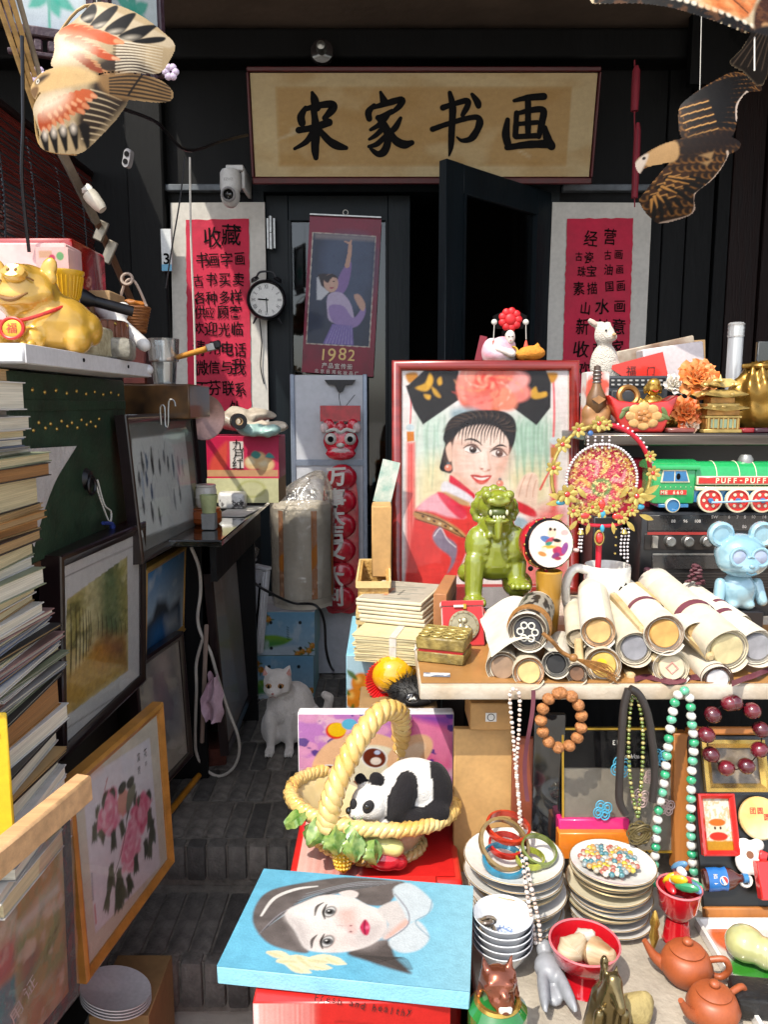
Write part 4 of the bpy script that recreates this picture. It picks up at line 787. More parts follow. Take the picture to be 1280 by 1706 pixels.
part(pk_, 'carton', bb(p0.x, p1.x, 1.798, 1.855, p0.z, p1.z, .002), mat('pink_card', ''), world=True)
c = PY(107, 505, 1.78); k = mpp(c); c.z = PY(107, 508, 1.78).z
bk = thing('yellow_basket', 'ribbed yellow plastic basket standing on the bundle behind the pig', 'basket', c); m_yel = mat('yellow_plastic', 'efa91e', .3, var=.08, coat=.3)
part(bk, 'bowl', lathe([(0, -2*k), (18*k, 0), (24*k, 14*k), (31*k, 46*k), (34*k, 50*k), (34*k, 54*k), (31*k, 52*k), (22*k, 14*k), (0, 2*k)], 28, False), m_yel)
mr_ = mesh(tube([(19*k, 0, 2*k), (25.5*k, 0, 16*k), (31.5*k, 0, 45*k)], 1.4*k, 5), m_yel); pieces(bk, 'rib', mr_, [RZ(i*12) for i in range(30)])
part(bk, 'foot', lathe([(10*k, -8*k), (8*k, -2*k), (8*k, 0)], 20), m_yel)
c = PY(162, 552, 1.98); k = mpp(c); c.z = ZS+.035; tb = thing('wooden_tub', 'low brown wooden tub with brass studded band on the shelf', 'tub', c); m_tub = mat('tub_wood', '6a3a24', .5, var=.3, sc=6, st=(4, 4, .6))
mt = mesh(box(.012, 18*k*.62, 42*k, (46*k, 0, 21*k), .003), m_tub); pieces(tb, 'stave', mt, [RZ(i*14.4) for i in range(25)])
part(tb, 'band', lathe([(47*k, 32*k), (48.5*k, 32*k), (48.5*k, 42*k), (47*k, 42*k)], 36, False), mat('dark_band', '44281a', .5)); ms_ = mesh(ell((0, 0, 0), .005, .005, .005, 8), mat('brass', '')); pieces(tb, 'stud', ms_, [RZ(i*36) @ T(49*k, 0, 37*k) for i in range(10)])
part(tb, 'lid', mv(cyl(46*k, 3*k, 32), 0, 0, 42*k), m_tub)
solo('brocade_box', jit(bb(PY(122, 570, 1.78).x, PY(170, 570, 1.78).x, 1.74, 1.86, ZS, PY(140, 543, 1.78).z, .006), .002, 30), mat('ivory_brocade', 'c9bb95', .5, c2='8d7f5c', sc=60, bump=.3), 'ivory brocade covered box beside the pig on the shelf', 'box')
solo('brocade_box', tf(jit(box(.075, .13, .05, (0, 0, .025), .012, 2), .002, 30), T(PY(196, 590, 1.9).x, 1.9, ZS) @ RZ(12)), mat('silver_brocade', 'a9a391', .4, c2='5f5a50', sc=45, bump=.3), 'rounded silver brocade case at the end of the shelf', 'box')
c = PY(150, 500, 1.9); fl2 = thing('torch', 'black torch with white lens lying on the wooden tub', 'torch', c); Mt = T(*c) @ RZ(-60) @ RX(78)
part(fl2, 'barrel', tf(cyl(.013, .1, 16, (0, 0, -.05)), T(*(-c)) @ Mt), m_blk); part(fl2, 'head', tf(lathe([(.013, -.01), (.022, .015), (.022, .03)], 18), T(*(-c)) @ Mt), m_blk); part(fl2, 'lens', tf(cyl(.019, .004, 16, (0, 0, .031)), T(*(-c)) @ Mt), mat('pale_lens', 'b8c6d8', .1, coat=1))
c = PY(222, 552, 2.2); k = mpp(c); sbk = thing('straw_basket', 'small woven brown straw basket with ribbon handle by the awning arm', 'basket', c); m_straw = mat('brown_straw', '6a3a1c', .6, c2='a0602a', sc=40, st=(1, 1, 5), bump=.5, bs=60)
for i in range(9): part(sbk, 'coil', torus((19+i*1.0)*k, 3*k, 28, 6, (0, 0, i*4.6*k)), m_straw)
part(sbk, 'base', cyl(19*k, 3*k, 24), m_straw); part(sbk, 'handle', tube([(-24*k, 0, 38*k), (-10*k, 0, 78*k), (6*k, 0, 80*k), (24*k, 0, 40*k)], 2.4*k, 6, sm=6), mat('pale_ribbon', 'a58f80', .6)); part(sbk, 'bow', torus(9*k, 2.5*k, 18, 6, (-6*k, -3*k, 84*k), RX(80)), MC['pale_ribbon'])
part(sbk, 'dried_fruit', jit(ell((2*k, 0, 44*k), 18*k, 14*k, 8*k, 12), .008, 40), mat('orange_peel', 'b5661e', .6, var=.3))
solo('card_carton', tf(box(.1, .12, .06, (0, 0, 0), .003), T(*PY(165, 508, 2.12))), mat('tan_card', 'a5825a', .7, var=.15), 'small tan carton behind the wooden tub', 'box')
solo('white_hairdryer', blob([cap(PY(170, 515, 2.05), PY(240, 575, 2.0), .022, .018), cap(PY(190, 530, 2.04), PY(205, 515, 2.04), .028, .02)], .006, 4), m_wpl, 'white curved plastic handle lying over the wooden tub', 'handle')
cl_ = thing('tall_cabinet', 'narrow dark cabinet standing behind the framed ink drawing', 'cabinet', (-.95, 2.45, 0)); z6 = PY(260, 698, 2.35).z
part(cl_, 'carcass', bb(-1.25, -.79, 2.3, 2.62, 0, .9, .004), m_dk, world=True); part(cl_, 'upper_case', bb(-1.25, -.71, 2.3, 2.62, .9005, z6, .004), m_dk, world=True)
z7 = PY(260, 640, 2.35).z; solo('mottled_box', bb(PY(203, 660, 2.35).x, PY(318, 660, 2.35).x, 2.33, 2.6, z6, z7, .004), mat('tortoise_wood', '2b1d12', .35, c2='6b4a28', sc=14, coat=.5, detail=2), 'mottled brown wooden box under the water glass', 'box')
solo('maroon_case', bb(PY(212, 640, 2.5).x, PY(252, 640, 2.5).x, 2.45, 2.58, z7, PY(230, 575, 2.5).z, .006), mat('maroon_leather', '4a1a18', .5, var=.2), 'small maroon case behind the water glass', 'case')
c = PY(274, 632, 2.42); c.z = z7+.001; k = mpp(c)*1.0; gl = thing('water_glass', 'clear plastic cup half full of water on the mottled box', 'cup', c)
part(gl, 'cup', lathe([(0, 1*k), (18*k, 0), (21*k, 36*k), (24*k, 38*k), (26*k, 74*k), (24.6*k, 74*k), (22.6*k, 40*k), (19.6*k, 37*k), (17*k, 3*k), (0, 3*k)], 26, False), clear('cup_plastic', (.96, .97, .97), .16, .05, haze=.06)); part(gl, 'water', mv(lathe([(0, 0), (16.6*k, 0), (19.2*k, 34*k), (0, 34*k)], 24, False), 0, 0, 3.2*k), clear('water', (.88, .92, .93), .1, .02))
br_ = thing('paint_brush', 'wide paint brush with orange handle resting beside the water glass', 'brush', PY(330, 585, 2.4)); part(br_, 'handle', cap(PY(296, 595, 2.42), PY(345, 581, 2.36), .008, .009, 10), mat('orange_wood', 'd88a35', .4, var=.1), world=True)
part(br_, 'ferrule', tf(box(.03, .012, .022, (0, 0, 0), .002), T(*PY(352, 578, 2.35)) @ RY(-14)), m_steel, world=True); part(br_, 'bristles', tf(box(.022, .01, .024, (0, 0, 0), .004), T(*PY(362, 574, 2.34)) @ RY(-14)), m_blk, world=True); part(br_, 'shaft', tube([PY(280, 600, 2.44), PY(298, 594, 2.42)], .007, 8), mat('brown_wood', ''), world=True)
# ================================================================ framed pictures leaning on the left
def hom(q, W, H):
 dst = [(0, 0), (W, 0), (W, H), (0, H)]; A = []; B = []
 for (x, y), (u, v) in zip(q, dst): A += [[x, y, 1, 0, 0, 0, -u*x, -u*y], [0, 0, 0, x, y, 1, -v*x, -v*y]]; B += [u, v]
 h = np.append(np.linalg.solve(np.array(A, float), np.array(B, float)), 1).reshape(3, 3)
 def f(L):
  o = []
  for p in L: r = h @ np.array([p[0], p[1], 1.]); o.append((r[0]/r[2], r[1]/r[2]))
  return o
 return f
def moulding(W, H, prof):
 V = []; Fc = []; n = len(prof)
 for i, z in prof:
  for sx, sy in ((-1, -1), (1, -1), (1, 1), (-1, 1)): V.append(Vector((sx*(W/2-i), sy*(H/2-i), z)))
 for a in range(n-1):
  for k_ in range(4): l = (k_+1) % 4; Fc.append((a*4+k_, a*4+l, a*4+4+l, a*4+4+k_))
 return V, Fc
def pframe(name, label, q, d, fw, fd, mf, draw, n=90, glass=True, bgc='e9e6de', vm=None, prof=None):
 M, W, H = quad(q, d); t = thing(name, label, 'picture', M=M); h = hom(q, W, H)
 pr = prof or [(0, -fd), (0, -.003), (.003, 0), (fw*.35, .002), (fw*.6, -.003), (fw, -.006), (fw, -.012)]
 part(t, 'frame', moulding(W, H, pr), mf, ang=25)
 part(t, 'back_board', box(W-.006, H-.006, .004, (0, 0, -fd+.004)), mat('tan_card', ''))
 cv = Cv(0, 0, W, H, n, bgc); draw(cv, h, W, H)
 paint(t, 'picture', cv, cv.flat(W-.004, H-.004, -.011), vm or vcm('picture_print', .6))
 if glass: part(t, 'glass', box(W-fw*2+.004, H-fw*2+.004, .002, (0, 0, -.0085)), m_pane2)
 return t, M, W, H
z1 = lambda L: [(x/3.124, 1160+y/3.124) for x, y in L]; z4 = lambda L: [(x/3.556, 900+y/3.556) for x, y in L]; z8 = lambda L: [(x/3.556, 600+y/3.556) for x, y in L]; z5 = lambda L: [(280+x/3.368, 900+y/3.368) for x, y in L]
m_oak = mat('honey_oak', 'a86f2e', .4, var=.25, sc=6, st=(3, 3, .7), coat=.2); m_ebony = mat('dark_moulding', '1d1214', .3, var=.3, sc=20, coat=.4); m_gilt = mat('gilt_wood', 'b98a45', .35, .2, var=.25, sc=14)
def bloom(cv, x, y, r, cs, n=16, seed=0):
 rs = random.Random(seed)
 for i in range(n):
  a = rs.uniform(0, 2*PI); q = r*math.sqrt(1-i/n)*.8; px, py, w1, w2, ro = x+q*math.cos(a), y+q*math.sin(a), r*rs.uniform(.2, .36), r*rs.uniform(.13, .24), rs.uniform(0, 180); cv.ell(px, py, w1*1.1, w2*1.15, cs[1], ro, .55, 2); cv.ell(px-w1*.1, py-w2*.15, w1, w2, cs[i % len(cs)], ro, .85, 2.5, .1)
def leaf2(cv, x, y, L, an, c, w=.3, op=.95): dx, dy = math.cos(R(an)), math.sin(R(an)); cv.line([(x, y), (x+dx*L*.5, y+dy*L*.5), (x+dx*L, y+dy*L)], [L*.08, L*w*.5, L*.03], c, op, 1.5, 4)
def d_peony(cv, h, W, H):
 cv.noise(.05, 6, 8, 4); a = h(z1([(455, 440), (795, 210), (865, 885), (520, 1235)])); cv.poly(a, 'e8ebf0', 1, 1); cv.noise(.03, 40, 40, 5)
 s = W/330
 for (x, y, r, cs, sd) in ((590, 600, 62, ('f0a3b8', 'e9839f', 'f6ccd6', 'dd6d8d'), 1), (755, 610, 62, ('dd5f80', 'e98aa2', 'c94a6e', 'f2b3c2'), 2), (705, 790, 60, ('f1a9bd', 'ec93ac', 'f7d3db', 'e27d9b'), 3), (700, 720, 40, ('e9839f', 'f2b3c2', 'd9668a'), 4), (665, 545, 34, ('e8a59c', 'd98a84'), 5)):
  X, Y = h(z1([(x, y)]))[0]; bloom(cv, X, Y, r*s*.66, cs, 60, sd)
 for x, y, L, an, c in ((570, 490, 60, 130, '4b5346'), (600, 470, 50, 60, '3f463d'), (530, 560, 50, 110, '5d6652'), (515, 650, 80, 100, '4d5747'), (540, 690, 70, 60, '59624e'), (610, 690, 90, 95, '485142'), (650, 640, 80, 80, '525b48'), (800, 580, 100, 95, '4b5446'), (815, 640, 120, 100, '434b3f'), (780, 740, 90, 85, '3d443a'), (810, 740, 90, 110, '4f5846'), (740, 510, 45, 100, '515a49'), (790, 480, 55, 60, '434b3e'), (600, 870, 110, 100, '505a43'), (640, 900, 120, 95, '47503c'), (650, 960, 120, 85, '56604a'), (690, 930, 100, 80, '434d3a'), (590, 1000, 90, 120, '5c6650'), (640, 990, 110, 100, '4e5843'), (730, 820, 90, 95, '4a5343'), (720, 490, 60, 100, '3c4238')):
  X, Y = h(z1([(x, y)]))[0]
  for j in (-1, 0, 1): leaf2(cv, X+.008*j, Y+.004*j*j, L*s*.4, an+26*j, c, .42); cv.line([(X+.008*j, Y), (X+.008*j+.02*math.cos(R(an+26*j)), Y+.02*math.sin(R(an+26*j)))], .0006, '262b22', .8, 1, 0)
 cv.line(h(z1([(690, 520), (680, 640), (660, 780), (620, 920)])), .0016, '5b5648')
 cv.poly(h(z1([(690, 470), (715, 440), (725, 470), (705, 560), (680, 600), (675, 540)])), '6f7360', 1, 2, 4); cv.poly(h(z1([(640, 490), (665, 470), (678, 530), (660, 600), (636, 570)])), 'd99a86', 1, 2, 4)
 for x, y in ((655, 468), (697, 440)): X, Y = h(z1([(x, y)]))[0]; cv.ell(X, Y, 15*s, 10*s, '2f3430')
 cv.line(h(z1([(690, 590), (680, 630)])), .003, '3a3d34'); cv.line(h(z1([(565, 480), (580, 420), (572, 440)])), .0014, 'b8564e')
 for i in range(9): X, Y = h(z1([(500+i*.9, 910+i*17)]))[0]; cv.line([(X-.002, Y), (X+.002, Y+.003)], .0011, '3a3a3a')
 cv.rect(*h(z1([(510, 1080)]))[0], *h(z1([(528, 1180)]))[0], 'd88f8f', .8); cv.poly(h(z1([(450, 420), (545, 320), (560, 380), (455, 470)])), 'f2c6b8', .55, 6)
def charmark(t, chars, h, W, H, z=-.0095):
 it = []
 for ch, x, y, s in chars: X, Y = h([(x, y)])[0]; it.append((ch, X-W/2, H/2-Y, s, rnd.uniform(-8, 8), .8))
 part(t, 'inscription', word(it, -.01, .1, z), m_ink, False, kind='stuff')
q = [(119, 1306), (270, 1170), (296, 1437), (146, 1640)]
t, M, W, H = pframe('framed_painting', 'oak framed painting of pink peonies and two birds leaning on the left', q, 1.42, .022, .03, m_oak, d_peony, 130, bgc='d9d5bf')
charmark(t, [('花', *z1([(770, 290)])[0], .024), ('开', *z1([(775, 350)])[0], .018), ('富', *z1([(735, 315)])[0], .022), ('贵', *z1([(738, 380)])[0], .022)], hom(q, W, H), W, H)
def d_forest(cv, h, W, H):
 cv.noise(.04, 5, 5, 2); cv.line(h(z4([(390, 260), (825, 20)])), .0009, '50463f'); cv.line(h(z4([(380, 1170), (780, 890)])), .0009, '50463f')
 a = h(z4([(415, 400), (785, 95), (765, 800), (395, 1090)])); m0 = cv.a.copy(); cv.poly(a, 'd0b878', 1, 1); inn = np.abs(cv.a-m0).sum(2) > .02
 cv.poly(h(z4([(420, 400), (785, 100), (780, 620), (560, 660), (420, 700)])), 'a89c58', 1, 10); cv.blot('5d5a30', 10, 16, .5, .65, 31, .7); cv.blot('e4d698', 9, 12, .5, .7, 32, .9)
 cv.poly(h(z4([(600, 200), (720, 150), (740, 480), (690, 640), (600, 560)])), '5f7450', .8, 24, 4); cv.poly(h(z4([(520, 280), (600, 240), (610, 600), (560, 650)])), 'd2c48e', .75, 24, 4)
 for i, x in enumerate((440, 470, 492, 512, 530, 545, 556, 600, 625, 650, 680, 705, 735, 760)):
  y0 = 430+i*6; y1 = (870-i*34) if i < 7 else 600+(i-7)*8; cv.line(h(z4([(x-4, y0), (x, (y0+y1)/2), (x-4, y1)])), [.0012, .003-.0001*i, .0036-.0002*i], '2c2318', .9)
 cv.poly(h(z4([(470, 800), (590, 650), (640, 640), (760, 600), (765, 800), (395, 1090), (405, 880)])), 'c79a45', 1, 8); cv.blot('dcb865', 14, 10, .5, .7, 33, .0)
 cv.poly(h(z4([(570, 680), (640, 640), (700, 680), (620, 760)])), 'c26f28', .8, 24, 4); cv.poly(h(z4([(640, 640), (755, 590), (755, 770), (690, 740)])), '7d4a3c', .8, 18); cv.noise(.3, 30, 50, 34)
 cv.a[~inn] = m0[~inn]
pframe('framed_painting', 'dark framed autumn avenue landscape with white mount leaning behind the peonies', [(98, 935), (250, 858), (238, 1140), (107, 1268)], 1.60, .028, .05, m_ebony, d_forest, 150, bgc='dcd6d0')
def d_ink(cv, h, W, H):
 cv.poly(h(z8([(800, 470), (1120, 432), (1165, 945), (815, 1080)])), 'dfe2dc', 1, 1); rs = random.Random(5); s = W/430
 for x, y, L, c in ((865, 630, 100, '1c1f26'), (925, 610, 120, '15161a'), (890, 620, 70, '2f4a70'), (925, 650, 60, '15161a'), (970, 650, 70, '23262e'), (995, 590, 60, '5a5f68'), (1020, 630, 70, '2c3038'), (1048, 640, 110, '1d2c4a'), (1080, 640, 90, '8b8f97'), (1105, 650, 80, '9b9fa6'), (848, 725, 60, '20242c'), (890, 725, 60, '27456d'), (922, 800, 70, '24406a'), (1085, 810, 80, '1a1c20'), (870, 880, 70, '3b3f48'), (922, 920, 90, '25282f'), (965, 945, 80, '2f333a'), (1055, 840, 100, '6a6e76'), (1078, 730, 50, '9a9ea6'), (870, 760, 120, 'a9b6c4')):
  X, Y = h(z8([(x, y)]))[0]; w_ = 6.5*s; L *= .42
  cv.line([(X, Y-L*s*.45), (X+rs.uniform(-2, 2)*s, Y), (X+rs.uniform(-3, 3)*s, Y+L*s*.5)], [w_*.5, w_, w_*.35], c, .9, 1.5); cv.ell(X, Y-L*s*.52, w_*.5, w_*.6, c)
  for k_ in range(3): cv.line([(X+rs.uniform(-9, 9)*s, Y), (X+rs.uniform(-20, 20)*s, Y+rs.uniform(-40, 40)*s)], .7*s, c, .6, 1, 0)
 for x in (940, 1010): cv.line(h(z8([(x, 740), (x+(-5 if x < 1000 else 30), 860)])), .0006, '8a8d90', .7)
pframe('framed_painting', 'black framed ink sketch of street figures on grey mount with a wire hook', [(207, 690), (328, 687), (342, 881), (238, 940)], 2.02, .026, .03, m_ebony, d_ink, 110, bgc='7d7c76')
wh = PY(281, 690, 2.2); solo('wire_hook', tube([wh+Vector((-.02, -.01, -.03)), wh+Vector((-.02, -.012, .02)), wh+Vector((-.008, -.012, .02)), wh+Vector((-.008, -.012, -.03)), wh+Vector((.0, -.012, -.03)), wh+Vector((.004, -.01, .035)), wh+Vector((.018, -.01, .038)), wh+Vector((.022, -.01, .022))], .0025, 6, sm=3), m_steel, 'bent wire hook clipped on the black picture frame', 'hook')
def d_sea(cv, h, W, H):
 cv.grady(0, H*.62, 'b9cbd8', 1); cv.blot('e4ebef', 5, 4, .5, .75, 41, .6); cv.poly(h(z4([(870, 520), (930, 450), (960, 350), (1010, 350), (1030, 400), (1085, 340), (1085, 520), (870, 700)])), '3b4148', 1, 5); cv.poly(h(z4([(870, 540), (1085, 380), (1085, 520), (870, 700)])), '31506f', 1, 4); cv.poly(h(z4([(940, 520), (1000, 460), (1020, 560), (930, 640)])), '2c6aa8', .8, 10, 4); cv.poly(h(z4([(1000, 460), (1070, 420), (1080, 500), (1010, 550)])), 'c3c7c9', .7, 8); cv.noise(.1, 20, 30, 42)
pframe('framed_painting', 'gilt framed blue sea and sky painting behind the autumn avenue', [(247, 944), (316, 911), (311, 1045), (241, 1118)], 2.22, .020, .03, m_gilt, d_sea, 70, bgc='2f7fc0', glass=False)
def d_ghost(cv, h, W, H):
 cv.poly(h(z4([(860, 700), (1050, 560), (1110, 1120), (980, 1240), (870, 900)])), '8a8580', 1, 14); cv.poly(h(z4([(940, 800), (1000, 740), (1000, 960), (950, 1080)])), '8d6c74', .7, 20, 4); cv.poly(h(z4([(930, 700), (1010, 650), (1020, 800), (960, 780)])), 'c7b4a6', .6, 14, 4); cv.poly(h(z4([(1000, 900), (1080, 850), (1100, 1120), (1000, 1200)])), '5f6068', .8, 14); cv.noise(.15, 12, 16, 43)
pframe('framed_painting', 'dim grey figure painting in dark frame standing below the sea painting', [(226, 1110), (306, 1048), (325, 1264), (246, 1345)], 2.12, .024, .03, m_ebony, d_ghost, 70, bgc='b0a595')
def d_refl(cv, h, W, H):
 cv.grady(0, H, '8a9198', .8); cv.blot('b59a8e', 4, 6, .5, .7, 44, .7); cv.poly(h(z5([(350, 160), (410, 150), (430, 380), (380, 420)])), 'c4c9c7', .6, 14); cv.poly(h(z5([(300, 520), (400, 480), (420, 600), (320, 640)])), '8b9a4e', .5, 20, 4); cv.poly(h(z5([(320, 760), (430, 700), (440, 860), (340, 920)])), 'a9b4c2', .6, 20, 4); cv.noise(.1, 14, 20, 45)  # soft patches paint the glass reflections into the picture
pframe('framed_painting', 'narrow dark framed picture with painted reflections leaning under the black desk', [(351, 950), (408, 906), (423, 1140), (381, 1259)], 2.62, .022, .03, m_ebony, d_refl, 60, bgc='b7a9a0')
def d_coll(cv, h, W, H):
 cv.blot('a8894a', 5, 4, .4, .6, 51, .9); cv.poly(h(z1([(80, 900), (320, 700), (330, 900), (105, 1180)])), 'b08d3c', 1, 5); cv.poly(h(z1([(0, 1120), (85, 1040), (95, 1110), (0, 1180)])), '3f6b8a', 1, 3); cv.poly(h(z1([(-60, 1420), (60, 1270), (100, 1270), (95, 1420), (-60, 1560)])), 'c65a50', 1, 8, 3); cv.poly(h(z1([(-80, 1600), (110, 1440), (130, 1700), (-80, 1800)])), '2f8a95', 1, 4)
 cv.poly(h(z1([(110, 1280), (330, 1060), (380, 1350), (130, 1640)])), '9aa04e', 1, 6); cv.poly(h(z1([(140, 1380), (210, 1300), (230, 1330), (190, 1500), (150, 1560)])), '6e5030', .9, 8, 4); cv.poly(h(z1([(110, 1190), (330, 960), (335, 1000), (112, 1240)])), 'd8d2ba', .9, 3); cv.blot('e9e0c4', 12, 10, .6, .75, 52, .6); cv.noise(.15, 10, 12, 53)
q = [(-150, 1560), (110, 1340), (137, 1655), (-125, 1975)]
t, M, W, H = pframe('poster_panel', 'collage panel of old prints wrapped in creased plastic in the corner', q, .98, .012, .02, m_brown, d_coll, 120, bgc='c9b98c', glass=False)
part(t, 'plastic_wrap', tf(sheet(30, 30, lambda u, v: ((u-.5)*W, (v-.5)*H, .004+.004*noise.noise(Vector((u*6+v*3, v*9-u*5, 0))))), Matrix()), clear('wrap_film', (1, .99, .97), .06, .1, .9, 14, haze=.08))
it = [('工', -.02, -.16, .05), ('作', .02, -.13, .05), ('知', .06, -.1, .05)]
part(t, 'print_lettering', word([(c_, W*(-.02+i*.1), -H*(.32-i*.05), .035, 22) for i, c_ in enumerate('证用证')], 0, 0, -.010), m_paper, False)
r0, r1 = PY(-60, 1478, .93), PY(142, 1310, 1.18)
solo('wooden_rail', tf(jit(box((r1-r0).length, .03, .045, (0, 0, 0), .004), .001, 20), T(*((r0+r1)/2)) @ (r1-r0).to_track_quat('X', 'Z').to_matrix().to_4x4()), mat('raw_pine', 'cf9a6a', .6, var=.2, sc=4, st=(1, 14, 14), bump=.15), 'raw pine rail lying across the top of the collage panel', 'plank')
# ================================================================ tall stack of books and magazines
crt = thing('crate_stand', 'rough wooden crate holding the tall stack of books', 'crate', (-.8, 1.2, -.29))
for i in range(9): part(crt, 'slat', bb(-1.02, -.71, .98, 1.5, -.285+i*.09, -.205+i*.09, .004), mat('crate_wood', '6b4a30', .7, var=.3, sc=6, st=(4, .6, 4)), world=True)
m_pg = [mat('page_edge_%s' % k_, c_, .85, var=.22, sc=3, st=(2, 2, 260), bump=.3, bs=3) for k_, c_ in (('white', 'e6dac0'), ('cream', 'dcc595'), ('tan', 'b08a5c'), ('grey', 'a59c92'), ('brown', '96673a'))]
m_cv = [mat('book_cover_%s' % k_, c_, .45, var=.15, sc=9) for k_, c_ in (('grey', '8b8a88'), ('white', 'd6d2cb'), ('tan', 'a98556'), ('ink', '2a2526'), ('rose', '8f6a66'), ('blue', '6a7488'), ('green', '7d8468'), ('kraft', 'a8733f'))]
TENS = ('', '', 'twenty', 'thirty', 'forty', 'fifty')
ordn = ['topmost', 'second', 'third', 'fourth', 'fifth', 'sixth', 'seventh', 'eighth', 'ninth', 'tenth', 'eleventh', 'twelfth', 'thirteenth', 'fourteenth', 'fifteenth', 'sixteenth', 'seventeenth', 'eighteenth', 'nineteenth']
for d_ in range(2, 6): ordn += [TENS[d_][:-1]+'ieth']+[TENS[d_]+' '+('first', 'second', 'third', 'fourth', 'fifth', 'sixth', 'seventh', 'eighth', 'ninth')[i] for i in range(9)]
BK = [(600, 634, 14, 2, 2), (634, 672, 19, 0, 1), (666, 681, 22, 3, 0), (680, 700, 40, 0, 1), (698, 712, 39, 1, 1), (710, 724, 40, 0, 5), (722, 728, 42, 3, 0), (726, 735, 58, 0, 6), (735, 748, 76, 1, 6), (748, 768, 70, 4, 3), (768, 810, 70, 1, 3), (810, 818, 75, 2, 2), (817, 830, 70, 2, 7), (829, 845, 66, 4, 2), (844, 862, 63, 2, 3), (860, 884, 60, 1, 6), (884, 900, 58, 0, 1), (900, 925, 60, 0, 6), (922, 940, 62, 1, 1), (938, 952, 62, 1, 2), (951, 968, 62, 0, 1)]
v = 968
for i in range(17): h_ = 4+(i*5 % 4); BK.append((v, v+h_, 78+min(22, i*2)+(i*7 % 5), (0, 1, 3, 0, 2)[i % 5], (4, 0, 5, 1, 3, 6, 1)[i % 7])); v += h_
BK += [(v, v+6, 103, 0, 6), (v+6, v+12, 101, 0, 3), (v+12, v+56, 100, 4, 7), (v+56, v+78, 106, 0, 1), (v+78, v+84, 106, 3, 3), (v+84, v+116, 105, 0, 1), (v+116, v+121, 100, 1, 2), (v+121, v+127, 103, 2, 3), (v+127, v+150, 104, 0, 1), (v+150, v+166, 105, 0, 1), (v+166, v+182, 107, 0, 1), (v+182, v+198, 106, 0, 1), (v+198, v+214, 110, 0, 0), (v+214, v+230, 112, 0, 1), (v+230, v+260, 110, 1, 1)]
zc = .53; ztop = 1.405
tot = BK[-1][1]-BK[0][0]; XF = -.605; cols_ = {0: 'white', 1: 'cream', 2: 'tan', 3: 'grey', 4: 'brown'}; cvn = ['grey', 'white', 'tan', 'black', 'rose', 'blue', 'green', 'kraft']
zs = []
for (v0, v1, u, a, b) in BK:
 p = PX(max(25, u*.6), v1, XF); zs.append(p.z)
zz = zc; kz = (ztop-zc)/sum(max(.004, min(.05, (zs[i-1] if i else ztop)-zs[i])) for i in range(len(BK)))
for n_, (v0, v1, u, a, b) in reversed(list(enumerate(BK))):
 h_ = (zs[n_-1] if n_ else ztop)-zs[n_]; h_ = max(.004, min(.05, h_))*kz; z0 = zz; zz += h_
 yf = PX(max(u, 10), (v0+v1)/2, XF).y+.0; y0 = yf-.26-.02*math.sin(n_*3.1); x1 = XF+.008*math.sin(n_*2.3)+(.012 if n_ in (1, 3, 8, 21) else 0); x0 = x1-.19-.02*math.sin(n_*1.9)
 nth = (ordn[n_]+' from the top')
 if nth.startswith('topmost'): nth = 'topmost'
 thin = h_ < .008
 bk_ = thing('magazine' if thin else 'book', ('thin magazine with %s cover, %s of the tall stack' if thin else 'worn book with %s cover, %s of the tall stack') % (cvn[b], nth), 'magazine' if thin else 'book', ((x0+x1)/2, (y0+yf)/2, z0), T((x0+x1)/2, (y0+yf)/2, z0) @ RZ(4*math.sin(n_*4.7)), 'books in the tall stack')
 w_, d_ = x1-x0, yf-y0; ct = min(.002, h_*.22)
 part(bk_, 'page_block', jit(bb(-w_/2+.003, w_/2-.003, -d_/2+.003, d_/2-.003, ct, h_-ct), .0012, 16, n_), m_pg[a])
 part(bk_, 'cover', join(bb(-w_/2, w_/2, -d_/2, d_/2, .0002, ct), bb(-w_/2, w_/2, -d_/2, d_/2, h_-ct, h_-.0002), bb(-w_/2-.001, -w_/2+.002, -d_/2, d_/2, ct, h_-ct)), m_cv[b], False)
solo('yellow_folder', tf(box(.03, .006, .22, (0, 0, 0), .002), T(*(PY(2, 1300, 1.12)))), mat('yellow_card', 'f2b81a', .4, var=.06), 'bright yellow folder standing against the front of the book stack', 'folder')
# ================================================================ black desk and what stands on it
ZD = .95
ds = thing('black_desk', 'black glass topped desk beside the shop door', 'desk', (-.85, 2.8, 0)); e0, e1 = PZ(361, 900, ZD), PZ(449, 833, ZD)
part(ds, 'glass_top', bb(-1.3, e1.x, e0.y, e1.y, ZD-.02, ZD, .003), mat('black_glass', '0e100f', .12, coat=1, var=.3), world=True)
part(ds, 'side_panel', bb(-1.28, -.64, 2.63, 2.65, 0, ZD-.021), m_black, world=True); part(ds, 'side_panel', bb(-1.28, e1.x-.06, e1.y-.06, e1.y-.04, 0, ZD-.02), m_black, world=True); part(ds, 'back_panel', bb(-1.3, -1.28, e0.y+.04, e1.y-.04, 0, ZD-.02), m_black, world=True); part(ds, 'apron', bb(e1.x-.05, e1.x-.03, e0.y+.06, e1.y-.06, ZD-.14, ZD-.021), m_black, world=True)
